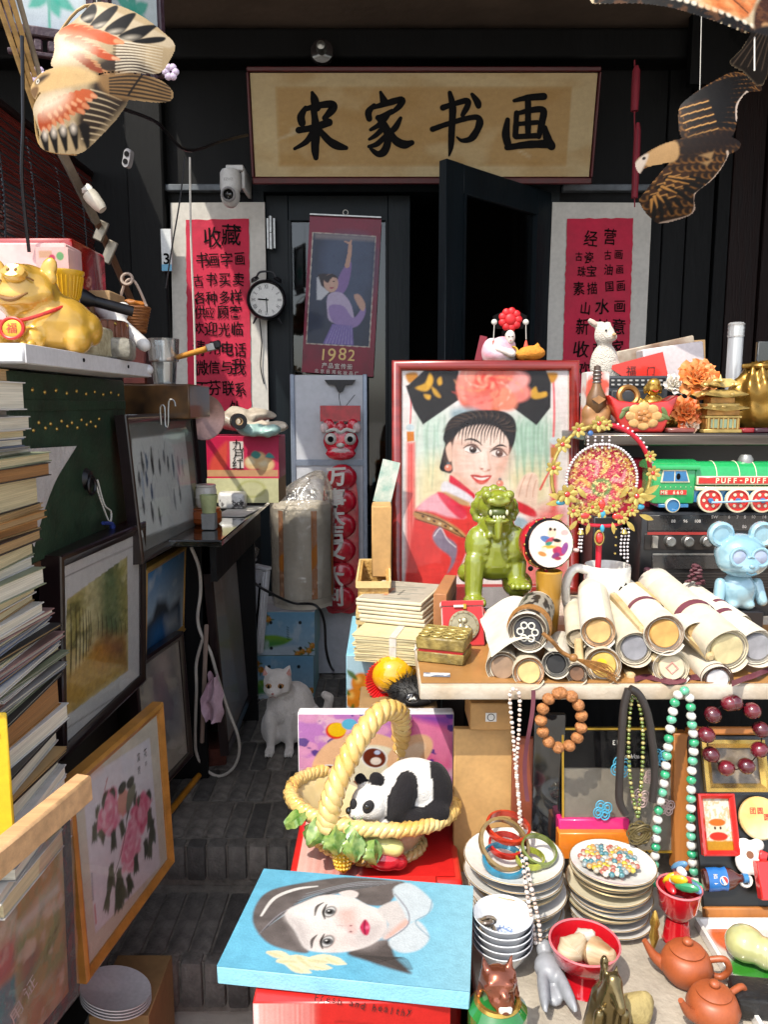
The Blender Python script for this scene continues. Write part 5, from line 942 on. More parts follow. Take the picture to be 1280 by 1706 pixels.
def cartonface(cv, name, label, u0, v0, u1, v1, Y, dep, mside, texts=None, tm=None, fm=None, lid=None, grp=None):
 p0 = PY(u0, v1, Y); p1 = PY(u1, v0, Y); W, H = p1.x-p0.x, p1.z-p0.z; t = thing(name, label, 'box', ((p0.x+p1.x)/2, Y, p0.z), group=grp)
 part(t, 'carton', bb(p0.x, p1.x, Y+.001, Y+dep, p0.z, p1.z, .002), mside, world=True)
 paint(t, 'printed_face', cv, tf(cv.flat(W-.002, H-.002), facing(((p0.x+p1.x)/2, Y, (p0.z+p1.z)/2))), fm or vcm('card_print', .45), world=True)
 if texts: part(t, 'lettering', tf(word([(c_, PY(u, v, Y).x, PY(u, v, Y).z, s*mpp(PY(u, v, Y)), r_) for c_, u, v, s, r_ in texts], .0, .03), T(0, Y-.002, 0) @ RX(90)), tm or m_ink, False, world=True)
 return t
zx = lambda L: [(200+x/3.048, 640+y/3.048) for x, y in L]
cv = Cv(350, 725, 464, 800, 100, 'd21f4a'); cv.gradx(380, 464, 'e2486e', .5); cv.poly(zx([(470, 470), (480, 380), (540, 300), (560, 300), (545, 440)]), 'ef5a3a', .7, 6, 3); cv.rect(*zx([(570, 285)])[0], *zx([(635, 430)])[0], 'f3e6dc')
for x, y, r in ((680, 400, 40), (740, 410, 42), (710, 370, 30)): cv.ell(*zx([(x, y)])[0], r/3.05, r/3.05*.9, 'f2c48a', soft=4, tex=.2); cv.ell(*zx([(x-10, y-8)])[0], r/6, r/7, 'f7e0b5', soft=5)
cv.poly(zx([(670, 360), (690, 335), (720, 355), (700, 380)]), '4a8f86', 1, 2, 3); cv.poly(zx([(740, 370), (760, 345), (785, 375)]), '4a9a96', 1, 2, 3); cv.rect(*zx([(440, 440)])[0], *zx([(800, 475)])[0], 'd8b07a', .8)
zb = PY(400, 815, 2.98).z
cartonface(cv, 'fruit_gift_box', 'magenta fruit gift box printed with peaches and characters on the desk', 345, 727, 464, 798, 2.98, .2, mat('magenta_card', 'c22048', .4, var=.1), [('九', 396, 741, 20, 0), ('月', 396, 757, 20, 0), ('红', 396, 773, 20, 0)])
cv = Cv(400, 797, 464, 832, 40, 'd9d6a2'); cv.ell(440, 812, 13, 13, 'c3c27d'); cv.ell(440, 812, 10, 10, 'd9d6a2'); cv.noise(.1, 5, 5, 4)
cartonface(cv, 'cream_carton', 'cream carton with ring mark under the magenta gift box', 345, 797, 464, 838, 2.97, .22, mat('tan_card', ''))
bgp = [blob([ell(PY(u, v, Y), a, b_, c_, 10) for u, v, Y, a, b_, c_ in L], .008, 3) for L in ([(385, 702, 3.05, .1, .06, .035), (440, 712, 3.0, .11, .05, .022), (415, 690, 3.1, .12, .05, .02)], [(420, 716, 2.95, .07, .04, .025), (450, 718, 2.95, .05, .04, .02)])]
solo('plastic_bag', jit(bgp[0], .02, 18), mat('beige_bag', 'b9ab98', .35, var=.2, sc=9, bump=.6, bs=30), 'crumpled beige plastic bag on top of the fruit gift box', 'bag'); solo('plastic_bag', jit(bgp[1], .014, 22), mat('mint_bag', '9cc4bc', .35, var=.2, sc=9, bump=.6, bs=30), 'small mint green plastic bag on the fruit gift box', 'bag')
c = PY(397, 702, 2.9); tp = thing('tape_roll', 'roll of tape lying among plastic bags', 'tape', M=facing(c, 20)); part(tp, 'ring', lathe([(.014, -.02), (.03, -.02), (.03, .02), (.014, .02), (.014, -.02)], 20, False), m_blk); part(tp, 'core', lathe([(.011, -.02), (.014, -.021), (.014, .021), (.011, .02), (.011, -.02)], 20, False), mat('tan_card', ''))
c = PY(338, 695, 2.75); dsh = thing('metal_dish', 'round tarnished metal dish propped behind the ink sketch', 'dish', M=facing(c, 35)); part(dsh, 'dish', lathe([(0, -.02), (.05, -.015), (.078, 0), (.082, .004), (.078, .004), (.05, -.010), (0, -.014)], 30, False), mat('tarnished_metal', '8a6b66', .3, .5, var=.3, sc=20))
c = PZ(345, 832, ZD); c = Vector((PY(342, 790, 2.55).x, 2.55, ZD)); z0 = ZD
for i, (nm, lab, r_, h_, cc) in enumerate((('lacquer_jar', 'orange brown lacquer jar standing on the desk behind the ink sketch', .05, .05, '9c4a1e'), ('plastic_pot', 'white plastic pot stacked on the lacquer jar', .035, .07, 'cfc5b8'))):
 tt = thing(nm, lab, 'jar', (c.x, c.y, z0)); part(tt, 'body', lathe([(r_*.8, .001), (r_, h_*.2), (r_, h_*.45), (r_*1.04, h_*.5), (r_, h_*.55), (r_, h_*.85), (r_*.9, h_)], 24), mat('jar_'+cc, cc, .3, coat=.4)); part(tt, 'lid', mv(cyl(r_*.95, h_*.12, 24, b=.002), 0, 0, h_*1.06), mat('jar_'+cc, cc)); z0 += h_*1.13
c = PZ(352, 884, ZD); c = Vector((c.x-.01, c.y+.02, ZD+.001)); k = mpp(c); cu = thing('green_cup', 'pale green plastic cup on a grey base at the desk edge', 'cup', c); part(cu, 'cup', lathe([(0, 28*k), (11*k, 28*k), (15*k, 58*k), (14*k, 58*k), (10*k, 30*k), (0, 30*k)], 22, False), mat('pale_green', 'a8b07a', .4)); part(cu, 'grey_base', mv(box(22*k, 22*k, 27*k, (0, 0, 0), .002), 0, 0, 14*k), mat('grey_foam', '7a7a78', .8, var=.1))
c = PZ(388, 848, ZD); wt = thing('tissue_pack', 'crumpled white and black printed wrapper on the desk', 'packet', c); part(wt, 'pack', jit(box(.1, .08, .06, (0, 0, .034), .012, 3), .008, 40), mat('wrapper_print', 'd9d7d3', .35, c2='4a4648', sc=22, thr=(.55, .6), coat=.4))
it_ = tf(word([('oor', 0, 0, .03)], 0, 0, 0), T(.03, -.055, .03) @ RX(90)); part(wt, 'print', it_, m_ink, False)
solo('paper_sheet', tf(jit(box(.12, .3, .002), .002, 10), T(PZ(425, 840, ZD).x-.02, 2.86, ZD+.002) @ RZ(-6)), m_paper, 'loose white paper sheet lying on the desk', 'paper')
# ================================================================ by the door: cartons, drum, cat, cords
def oranges(cv, L, r):
 for x, y in L:
  cv.ell(x, y, r, r*.95, 'd98a2b', soft=2, tex=.2); cv.ell(x-r*.3, y-r*.3, r*.3, r*.3, 'f0bd6a', soft=3)
  for a in (0, 100, 220): leaf2(cv, x+r*.6*math.cos(R(a)), y+r*.6*math.sin(R(a)), r*1.3, a, '56702f', .4)
def fruitprint(seed):
 cv = Cv(0, 0, 1, .72, 110, '78b2da'); cv.grady(.0, .72, 'b6d3ea', .8); cv.poly([(.02, .48), (.02, .40), (.3, .38), (.5, .42), (.62, .45), (.4, .56), (.1, .64), (.02, .66)], '7fb83c', 1, 4, 4); cv.poly([(.0, .5), (.3, .47), (.5, .5), (.2, .62), (0, .68)], '3f8f4a', .8, 10, 4); cv.poly([(.1, .62), (.5, .56), (.8, .6), (.9, .72), (0, .72)], 'cfe2f2', .9, 8, 4)
 cv.blot('dcebf5', 6, 3, .55, .75, seed, .5); oranges(cv, [(.04, .1), (.13, .06), (.2, .12), (.02, .22)] if seed == 1 else [(.03, .12), (.1, .22)], .055); oranges(cv, [(.78, .66), (.9, .64), (.96, .56), (.7, .7)], .055)
 for x, y in ((.24, .17), (.75, .17), (.24, .6), (.75, .6)): cv.ell(x, y, .03, .03, '1d2426')
 for k_ in range(6): cv.line([(.52, .24+k_*.04), (.55, .26+k_*.04)], .008, '25443c', .8, 1, 0)
 return cv
m_bluec = mat('blue_card', '6ea6cc', .5, var=.2, sc=8, c2='86b8a0')
t = cartonface(fruitprint(1), 'fruit_carton', 'blue carton printed with oranges, upper one of the pair beneath the drum', 429, 1020, 524, 1092, 3.40, .28, m_bluec)
top = t; p0 = PY(429, 1020, 3.4); p1 = PY(524, 1020, 3.4)
part(t, 'lid_flap', tf(box(p1.x-p0.x, .136, .003), T((p0.x+p1.x)/2, 3.47, p0.z+.003) @ RX(1)), mat('grey_card', 'a9a8ae', .6, var=.1), world=True); part(t, 'lid_flap', tf(box(p1.x-p0.x, .136, .003), T((p0.x+p1.x)/2, 3.612, p0.z+.003) @ RX(-1)), MC['grey_card'], world=True)
q0 = PY(427, 1158, 3.40); ztop_ = PY(427, 1092, 3.4).z
cartonface(fruitprint(2), 'fruit_carton', 'blue carton printed with oranges, lower one of the pair behind the cat', 426, 1093, 522, 1167, 3.40, .28, m_bluec)
c = PY(505, 1000, 3.545); c.z = p0.z+.006; k = mpp(c); dr_ = thing('metal_drum', 'white tin drum wrapped in clear plastic with orange stripes on the cartons', 'drum', c)
r = 50*k; h_ = PY(505, 838, 3.545).z-c.z
part(dr_, 'drum', lathe([(0, 0), (r*.97, 0), (r*.97, .045), (r, .05), (r, h_*.8), (r*1.02, h_*.81), (r*1.02, h_*.95), (r*.9, h_), (0, h_)], 36), mat('white_tin', 'e6dcc8', .5, 0, var=.2, sc=7, c2='c9bda8'))
for a in (-125, -62, -12): part(dr_, 'orange_stripe', sheet(3, 20, lambda u, v: ((r*1.028)*math.cos(R(a+(u-.5)*11)), (r*1.028)*math.sin(R(a+(u-.5)*11)), .05+(h_-.07)*v)), mat('orange_tape', 'd97a1e', .4, c2='8a4a14', sc=3, st=(40, 40, .1)))
def bagf(u, v):
 a = u*2*PI; rr = r*1.035 if v < .66 else r*1.035*(1-(v-.66)/.34)**.7*.85+.02; z = .02+h_*1.0*min(1, v/.66) if v < .66 else .02+h_+(v-.66)/.34*.13
 n_ = noise.noise(Vector((math.cos(a)*2, math.sin(a)*2, v*5)))*(.008 if v < .66 else .02); w_ = .5*(v > .66)*(v-.66)/.34*.16
 return ((rr+n_)*math.cos(a)+w_, (rr+n_)*math.sin(a), z)
part(dr_, 'plastic_cover', sheet(48, 40, bagf), clear('bag_film', (.97, .96, .94), .07, .14, .8, 25, haze=.08, hz=(.78, .72, .68)))
fs = thing('white_metal_stand', 'narrow white metal stand with black slots beside the cartons', 'stand', PY(432, 1100, 3.3)); M_ = T(*PY(431, 1010, 3.32)) @ RY(6) @ RZ(-25)
part(fs, 'panel', tf(box(.075, .03, .38, (0, 0, -.02), .004), M_), mat('white_enamel', 'd8d8de', .35, var=.06), world=True)
for s_ in (-.026, .026): part(fs, 'rail', tf(box(.012, .014, .37, (s_, -.022, -.02), .002), M_), MC['white_enamel'], world=True)
part(fs, 'slot', tf(box(.008, .004, .3, (.008, -.017, -.04)), M_), m_ink, world=True); part(fs, 'top_clip', tf(box(.08, .04, .015, (0, -.003, .178), .003), M_), MC['white_enamel'], world=True)
solo('clear_bag', jit(ell(PY(420, 920, 3.35), .03, .03, .045, 14), .02, 30), clear('bag_film', ()), 'small knotted clear bag hanging under the desk edge', 'bag')
solo('black_cable', tube([PY(416, 955, 3.2), PY(425, 972, 3.2), PY(455, 990, 3.22), PY(490, 1005, 3.33), PY(525, 1008, 3.3), PY(540, 1035, 3.3), PY(543, 1080, 3.3), PY(550, 1108, 3.35), PZ(556, 1117, .01)], .006, 6, sm=6), m_blk, 'black power cable hanging in front of the drum and cartons', 'cable')
c = PZ(470, 1249, .002); k = mpp(c); ct = thing('white_cat', 'white cat with pink ears sitting on the brick floor', 'cat', c)
w_ = 'f6f0ea'; pk2 = 'd9a79c'
def e_(x, z, y, a, b, d, cl=w_, rot=None): return pe((x*k, y*k, z*k), a*k, b*k, d*k, cl, rot)
def c_(x0, z0, y0, x1, z1, y1, a, b, cl=w_): return pc((x0*k, y0*k, z0*k), (x1*k, y1*k, z1*k), a*k, b*k, cl)
L = [e_(-4, 121, -8, 24, 22, 22), e_(-9, 110, -24, 13, 11, 9.5), e_(-15, 112, -16, 12, 11, 9), e_(6, 112, -16, 12, 11, 9), e_(-6, 128, -18, 15, 12, 11),
 e_(2, 96, 4, 21, 21, 24), e_(2, 74, 4, 28, 25, 32), e_(20, 62, 26, 34, 40, 46), e_(40, 36, 24, 28, 40, 36), e_(-16, 32, 22, 22, 36, 31), e_(12, 40, 10, 24, 26, 34),
 c_(-16, 66, -8, -17, 10, -12, 11, 7.2), e_(-18, 5, -19, 9, 13, 6), c_(15, 66, -8, 14, 10, -12, 11, 7.2), e_(14, 5, -19, 9, 13, 6), e_(44, 6, -2, 14, 22, 7),
 c_(50, 16, 50, 66, 34, 52, 8, 8), c_(66, 34, 52, 74, 58, 46, 8, 8), c_(74, 58, 46, 77, 74, 42, 8, 8), c_(77, 74, 42, 69, 80, 40, 8, 7)]
L += [c_(-19, 134, -6, -24, 148, -7, 7.5, 1.6), c_(12, 134, -6, 16, 149, -7, 7.5, 1.6), c_(-15, 136, -6, -23, 147, -7, 5, 1.4), c_(7, 137, -6, 15, 148, -7, 5, 1.4)]
g, C = blobc(L, .0055, 4)
fur = vcm('white_fur', .9, bump=.5, bs=160, var=.06, sc=40, sheen=.4); part(ct, 'body', g, fur, True, False, C, ang=80)
for s_, x in ((-1, -22.5), (1, 14)):
 part(ct, 'ear_pink', tf(extr([(-5*k, 0), (5*k, 0), (s_*2.5*k, 12*k)], .002), T(x*k, -13.6*k, 134*k) @ RZ(s_*-10) @ RX(90)), mat('ear_pink', 'd08f86', .8))
for x in (-15.5, 3.5):
 o = part(ct, 'eye', ell((x*k, -27.6*k, 121*k), 5*k, 3.2*k, 4.4*k, 12), mat('cat_eye', 'a8743c', .1, coat=1)); part(o, 'pupil', ell((x*k, -30.4*k, 121*k), 2*k, 1*k, 3.6*k, 8), m_ink); part(o, 'eyelid', tube([((x-5.5)*k, -27*k, 121*k), ((x-1)*k, -29*k, 125.5*k), ((x+5.5)*k, -26.5*k, 122*k)], .6*k, 5, sm=4), mat('lid_pink', '9a6a60', .7))
part(ct, 'nose', ell((-8.5*k, -35*k, 110.5*k), 2.6*k, 2*k, 1.8*k, 8), mat('nose_pink', 'c07a72', .5)); part(ct, 'mouth', tube([(-13*k, -33*k, 104*k), (-8.5*k, -35.5*k, 106*k), (-4*k, -33*k, 104*k)], .6*k, 5, sm=4), MC['lid_pink'])
for s_ in (-1, 1):
 for j in range(3): part(ct, 'whisker', tube([(-8.5*k+s_*6*k, -33*k, (107-j*2)*k), (-8.5*k+s_*16*k, -33*k, (109-j*4)*k), (-8.5*k+s_*26*k, -28*k, (106-j*7)*k)], .22*k, 4, sm=3), m_paper)
for px in (-18, 14):
 for j in (-1, 0, 1): part(ct, 'toe', ell(((px+j*4.4)*k, -29*k, 4*k), 2.9*k, 4.5*k, 3.4*k, 8), mat('paw_white', 'f2ebe4', .9))
solo('power_cord', tube([PY(u, v, 2.42+.0006*(v-911)) for u, v in ((318, 911), (331, 945), (334, 985), (329, 1030), (337, 1062), (350, 1085), (363, 1130), (379, 1180), (396, 1225), (398, 1255), (388, 1280), (366, 1293), (344, 1283), (328, 1258), (325, 1225), (327, 1150), (327, 1105), (337, 1066))], .0055, 7, sm=5), mat('white_cable', ''), 'long white cord hanging in a loop between the leaning pictures', 'cord')
solo('wood_strip', tf(box(.014, .012, .42, (0, 0, 0), .003), T(*PY(340, 1140, 2.5)) @ RY(4)), mat('raw_pine_dull', '8a7468', .8, var=.3, sc=8, st=(4, 4, .5)), 'weathered wood strip standing behind the white cord', 'wood strip')
solo('pink_paper', jit(sheet(10, 20, lambda u, v: (PY(353, 1160, 2.44).x+(u-.5)*.055*(.5+.9*math.sin(PI*min(1, v+.15))), 2.44+.02*math.sin(u*7), PY(353, 1205, 2.44).z+.17*v)), .012, 25), mat('dusty_pink_paper', 'c9a3b4', .8, var=.15), 'torn dusty pink paper hanging on the white cord', 'paper')
solo('red_brick', tf(jit(box(.075, .16, .07, (0, 0, .035), .008, 2), .004, 30), T(PZ(355, 1272, .0).x, PZ(355, 1272, 0).y+.05, .003) @ RZ(14)), mat('red_brick', '5a2d22', .9, var=.4, sc=20, bump=.6), 'loose red brick at the foot of the leaning picture', 'brick')
s0, s1 = PZ(283, 1352, .015), PZ(331, 1292, .015); solo('bamboo_stick', tube([s0, s1], .011, 8), mat('orange_bamboo', 'c47a1e', .5, var=.2), 'orange bamboo stick lying by the oak picture frame', 'stick')
bx = thing('kraft_carton', 'open kraft carton standing by the lower step', 'box', PZ(205, 1700, -.28)); b0 = PY(196, 1650, 1.62); zt_ = PY(245, 1622, 1.66).z
part(bx, 'carton', bb(PY(150, 1650, 1.62).x, PY(250, 1650, 1.62).x, 1.60, 1.80, -.285, zt_-.06, .002), mat('kraft_card', '8a6a42', .8, var=.15, sc=10), world=True)
zp = zt_-.06
for i in range(4):
 c = Vector((PY(178, 1660, 1.58).x, 1.62, zp+.014)); r = 58*mpp(c); solo('plate', tf(lathe([(0, .004), (r*.55, .004), (r*.62, .008), (r, .017), (r, .0195), (r*.6, .011), (0, .007)], 40), T(*c) @ RY(14) @ RX(-8)), mat('white_china', 'd9dcdf', .15, coat=.5, var=.04), 'plain white china plate %s on the kraft carton' % ('lowest of four', 'second of four', 'third of four', 'uppermost of four')[i], 'plate', 'white plates by the step'); zp += .0075
# ================================================================ front centre: red cartons, canvas, basket
m_redc = mat('red_card', 'd8231f', .35, var=.08, sc=5, coat=.3)
Z1 = .468; Z2 = .45
rc = thing('red_fruit_carton', 'red carton lettered fresh and healthy under the blue portrait canvas', 'box', (0, 1.1, -.286)); x0, x1 = PY(420, 1660, 1.03).x, PY(752, 1660, 1.03).x
cv = Cv(0, 0, 1, .9, 90, 'd52520'); cv.gradx(.35, 0, 'f3b3a8', .9); cv.rect(0, 0, .03, .9, 'f0e8e4', .9)
for i in range(14): cv.rect(.04+i*.02, 0, .05+i*.02, .9, 'f2d8cf', .35)
cv.rect(.3, 0, .31, .9, 'ef5a4a', .4); cv.line([(.42, .1), (.6, .12), (.74, .17)], .004, '8f1512', .8); cv.ell(.5, .26, .08, .045, '8f1512'); cv.ell(.5, .265, .07, .037, 'd52520')
part(rc, 'carton', bb(x0, x1, 1.031, 1.345, -.28, Z1-.001, .003), m_redc, world=True)
zm = Z1-.9*(x1-x0); paint(rc, 'printed_front', cv, tf(cv.flat(x1-x0-.002, .9*(x1-x0)), facing(((x0+x1)/2, 1.03, Z1-.001-.45*(x1-x0)))), vcm('card_print', .45), world=True)
it = []
for i, ch in enumerate('Fresh and healthy'):
 u = 528+i*9.6; v = 1664+8*math.sin((i-5)*.11)+i*.9; p = PY(u, v, 1.03); it.append((ch, p.x, p.z, 15*mpp(p)*1.25, -6-i*.5, .8))
part(rc, 'lettering', tf(word(it, .01, .04), T(0, 1.0285, 0) @ RX(90) @ Matrix()), mat('dark_red_ink', '3a0806', .6), False, world=True, kind='stuff')
rb = thing('red_fruit_carton', 'red carton under the ceramic fruit basket', 'box', (0, 1.5, -.286)); x0, x1 = PZ(500, 1400, Z2).x-.01, PZ(766, 1425, Z2).x
part(rb, 'carton', bb(x0, x1, 1.352, 1.66, -.28, Z2-.002, .012, 3), m_redc, world=True)
cv = Cv(0, 0, 1, 1, 60, 'd8211f'); cv.gradx(.45, 0, 'f6c3b6', .9)
for i in range(16): cv.rect(.02+i*.025, .0, .03+i*.025, 1, 'f5e0d8', .5)
paint(rb, 'printed_lid', cv, tf(cv.flat(x1-x0-.03, .28), T((x0+x1)/2, 1.506, Z2)), vcm('card_print', .45), world=True)
PG[:] = [.92, 1.25]
A = [PZ(430, 1446, .5), PZ(787, 1477, .5), PZ(787, 1652, .5), PZ(371, 1612, .5)]
C0 = (A[0]+A[1]+A[2]+A[3])/4; ux = ((A[1]-A[0])+(A[2]-A[3])).normalized(); uz = Vector((0, 0, 1)); uy = uz.cross(ux); W = .385; H = ((A[0]-A[3])+(A[1]-A[2])).dot(uy)/2
Mc = Matrix((ux.to_4d(), uy.to_4d(), uz.to_4d(), Vector((C0.x, C0.y, .5)).to_4d())).transposed(); Mc[3] = (0, 0, 0, 1)
cn = thing('portrait_canvas', 'blue painted canvas of a dark haired woman with white collar lying flat', 'painting', M=Mc)
zz_ = lambda L: [(360+x/2.783, 1400+y/2.783) for x, y in L]
qc = [proj(Mc @ Vector(p)) for p in ((-W/2, H/2, 0), (W/2, H/2, 0), (W/2, -H/2, 0), (-W/2, -H/2, 0))]; hc = hom(qc, W, H); hz = lambda L: hc(zz_(L)); sx = W/1000
cv = Cv(0, 0, W, H, 250, '7cc3e0'); cv.noise(.12, 6, 5, 61); cv.gradx(W*.55, W, 'a9d4e0', .7); cv.noise(.06, 50, 50, 62)
cv.poly(hz([(170, 380), (190, 290), (260, 230), (420, 195), (600, 172), (800, 185), (880, 200), (830, 260), (790, 300), (700, 300), (600, 250), (460, 250), (340, 330), (380, 440), (430, 520), (330, 510), (230, 470)]), '7a7270', 1, 3, 4, .3)
cv.poly(hz([(610, 520), (790, 460), (830, 540), (880, 590), (905, 620), (820, 600), (700, 560)]), '6a6260', 1, 4, 4, .3)
for i in range(60): i = (i*23 % 60)*.27; a = hz([(195+i*14, 440-i*12), (300+i*22, 340-i*9), (470+i*24, 258-i*4)]); cv.line(a, [.0004, .0012, .0004], ('a8a4aa', '1c1818', '8c7f7c', 'b8c4cc', '241f1f')[int(i*3.7) % 5], .75, 1.3, 4)
for i in range(14): a = hz([(640+i*8, 530+i*3), (740+i*10, 545), (860+i*4, 600)]); cv.line(a, [.0006, .001, .0005], ('6a6462', '2f2b2a')[i % 2], .6, 1.5, 4)
cv.line(hz([(210, 350), (270, 270), (370, 228), (470, 214)]), [.002, .0035, .0035, .0015], 'e9e4e0', 1)
cv.poly(hz([(320, 340), (400, 290), (500, 255), (620, 262), (700, 300), (770, 330), (795, 400), (770, 450), (700, 495), (600, 518), (480, 520), (410, 500), (370, 430)]), 'ece4e0', 1, 2.5, 4)
cv.poly(hz([(570, 245), (620, 232), (660, 245), (645, 268), (600, 262)]), 'e9dcd8', 1, 2, 4)
cv.poly(hz([(750, 320), (850, 280), (900, 350), (880, 410), (790, 460), (770, 440), (800, 390)]), 'dcd5d2', 1, 3, 4); cv.poly(hz([(850, 390), (895, 360), (880, 410), (800, 455), (790, 445)]), 'efb6a6', .8, 5, 3)
cv.poly(hz([(820, 230), (900, 200), (1000, 280), (985, 340), (900, 380), (870, 330)]), 'd3dde3', 1, 3, 4); cv.poly(hz([(880, 400), (940, 375), (990, 450), (940, 510), (850, 520), (800, 470)]), 'd5dde2', 1, 3, 4); cv.line(hz([(1003, 280), (985, 340), (925, 380), (990, 450)]), .0009, '7ea3b5', .8); cv.line(hz([(830, 250), (890, 330), (885, 400), (790, 465)]), .0012, '8b8790', .8)
cv.poly(hz([(330, 350), (450, 290), (560, 280), (560, 330), (420, 400)]), 'f4efec', .7, 14, 4); cv.poly(hz([(620, 470), (700, 380), (790, 400), (770, 450), (700, 495)]), 'c9bdbb', .7, 20, 4); cv.poly(hz([(330, 350), (420, 400), (420, 500), (370, 430)]), 'c4bab8', .7, 14, 4); cv.poly(hz([(560, 330), (640, 320), (650, 380), (590, 400)]), 'dcb4aa', .7, 14, 4); cv.poly(hz([(460, 460), (560, 440), (640, 480), (540, 515)]), 'e6cdc6', .5, 14, 4)
for x, y, ang in ((527, 332, -72), (516, 470, -84)):
 X, Y = hz([(x, y)])[0]; cv.ell(X, Y, .0145, .0105, '4b4644', -78, 1, 3); cv.ell(X, Y, .012, .0085, 'd9d7d6', -78); cv.ell(X+.0005, Y, .0085, .0075, '6b6a6c', 0); cv.ell(X, Y, .0045, .0045, '1a1718'); cv.ell(X-.002, Y-.002, .0016, .0016, 'f2f0ee')
 cv.line(hz([(x-22, y+34), (x-30, y), (x-14, y-34)]), [.001, .0022, .001], '2d2827', .95)
cv.line(hz([(458, 350), (468, 310), (498, 290)]), [.001, .0028, .001], '4d4644', .9); cv.line(hz([(443, 500), (446, 465), (468, 440)]), [.001, .0028, .001], '4d4644', .9)
cv.poly(hz([(605, 400), (640, 385), (655, 410), (640, 435), (612, 430)]), 'e3b9b4', .7, 5, 4); cv.ell(*hz([(625, 397)])[0], .0022, .0016, '8f5c60'); cv.ell(*hz([(625, 425)])[0], .0022, .0016, '8f5c60'); cv.line(hz([(560, 395), (600, 398)]), .001, 'd3bcb8', .7)
cv.poly(hz([(668, 400), (690, 368), (708, 385), (714, 410), (704, 440), (685, 438), (672, 420)]), 'cc3b66', 1, 2, 4); cv.line(hz([(690, 375), (688, 405), (692, 436)]), .0012, '7d1f3f', .9); cv.ell(*hz([(702, 405)])[0], .003, .004, 'e5809c', soft=3)
for x, y, L_, a_ in ((240, 520, 90, 8), (290, 560, 120, -12), (370, 540, 110, 30), (420, 555, 120, -10), (500, 545, 90, 14), (330, 575, 100, 18), (450, 585, 70, 0)): X, Y = hz([(x, y)])[0]; leaf2(cv, X, Y, L_*sx*1.1, a_, 'efe6c4', .45); leaf2(cv, X+.004, Y+.001, L_*sx*.7, a_+8, 'd8cf9e', .2, .6)
paint(cn, 'painted_face', cv, cv.flat(W, H, .0005), vcm('oil_paint', .6, bump=.15, bs=260))
part(cn, 'stretcher', box(W, H, .03, (0, 0, -.0152), .002), mat('canvas_edge', '7fc4e2', .6, var=.1, sc=6, bump=.2, bs=200))
cv = Cv(0, 0, 1, .98, 150, 'e9a8cf'); cv.blot('c98ad0', 5, 6, .5, .6, 71, .9); cv.blot('f3c6d8', 7, 6, .55, .62, 72, .9); cv.poly([(.6, .0), (1, 0), (1, .5), (.75, .55)], 'ef6aa0', .8, 10); cv.poly([(.75, .05), (.98, .2), (.95, .45), (.82, .3)], 'f490b8', .9, 6, 3); cv.poly([(.7, .0), (1, 0), (1, .12), (.8, .06)], '8f5ab5', .9, 10); cv.blot('5f4a9a', 7, 7, .62, .66, 73, .9)
cv.ell(.44, .58, .36, .42, 'f6c7a0', -12, 1, 2); cv.ell(.5, .62, .27, .34, 'f6efd6', -8, 1, 2); cv.ell(.72, .36, .12, .2, 'f6c7a0', 35, 1, 2); cv.ell(.73, .37, .06, .13, 'f9dcc0', 35, 1, 3)
for x, y in ((.49, .40), (.2, .56)): cv.ell(x, y, .085, .1, 'ffffff', -15); cv.ell(x, y, .075, .09, '7a3c2c', -15); cv.ell(x+.01, y+.03, .035, .035, 'f3e6df'); cv.ell(x+.02, y-.05, .02, .02, 'c9d4f2')
cv.ell(.24, .15, .065, .075, 'e8492f'); cv.ell(.25, .14, .06, .065, 'f6c926'); cv.ell(.33, .09, .05, .05, '6ec3e6'); cv.line([(.36, .62), (.4, .66), (.44, .62), (.48, .66)], .008, '8a5040')
p0 = PY(499, 1400, 1.565); p1 = PY(757, 1188, 1.565)
t = thing('cartoon_carton', 'pink and purple cartoon printed carton standing behind the fruit basket', 'box', ((p0.x+p1.x)/2, 1.565, Z2)); Hh = p1.z-Z2; part(t, 'carton', bb(p0.x, p1.x, 1.566, 1.595, Z2, p1.z, .003), mat('white_card', 'e9e4ea', .45), world=True)
paint(t, 'printed_face', cv, tf(cv.flat(p1.x-p0.x-.004, Hh-.006), facing(((p0.x+p1.x)/2, 1.565, Z2+Hh/2))), vcm('glossy_card', .25, coat=.4), world=True)
Mb2 = T(PY(614, 1440, 1.47).x, 1.475, Z2+.001) @ RY(5); fb = thing('ceramic_fruit_basket', 'cream ceramic basket with rope rim and tall twisted handle', 'basket', M=Mb2); m_cer = mat('cream_glaze', 'e9c27c', .18, var=.12, sc=9, coat=.8, c2='f2dcae'); m_rope = mat('rope_glaze', 'e2a24a', .2, coat=.8, c2='f0c67c', sc=14)
part(fb, 'bowl', tf(lathe([(0, .004), (.085, .0), (.098, .008), (.092, .02), (.105, .05), (.135, .085), (.148, .1), (.143, .102), (.125, .085), (.08, .03), (0, .022)], 48), SC(1.12, .80, 1)), m_cer)
def rope(P, r, n=3, turns=18, closed=False, sm=8, m=m_rope, nm='rope', par=fb):
 Q = [Vector(p) for p in crom(P, sm, closed)]; N = len(Q)
 for s in range(n):
  pts = []; up = Vector((0, 1, 0))
  for i in range(N):
   t_ = (Q[(i+1) % N]-Q[i-1]) if closed or 0 < i < N-1 else (Q[min(i+1, N-1)]-Q[max(i-1, 0)]); t_.normalize(); sd = t_.cross(up); sd = sd.normalized() if sd.length > 1e-4 else Vector((1, 0, 0)); u2 = sd.cross(t_)
   a = 2*PI*(s/n+turns*i/N); pts.append(Q[i]+(sd*math.cos(a)+u2*math.sin(a))*r*.52)
  part(par, nm, tube(pts, r*.62, 8, closed), m, ang=70)
rope([(.168*math.cos(a), .122*math.sin(a), .104) for a in [2*PI*i/14 for i in range(14)]], .0145, 3, 26, True, 8, nm='rim_strand')
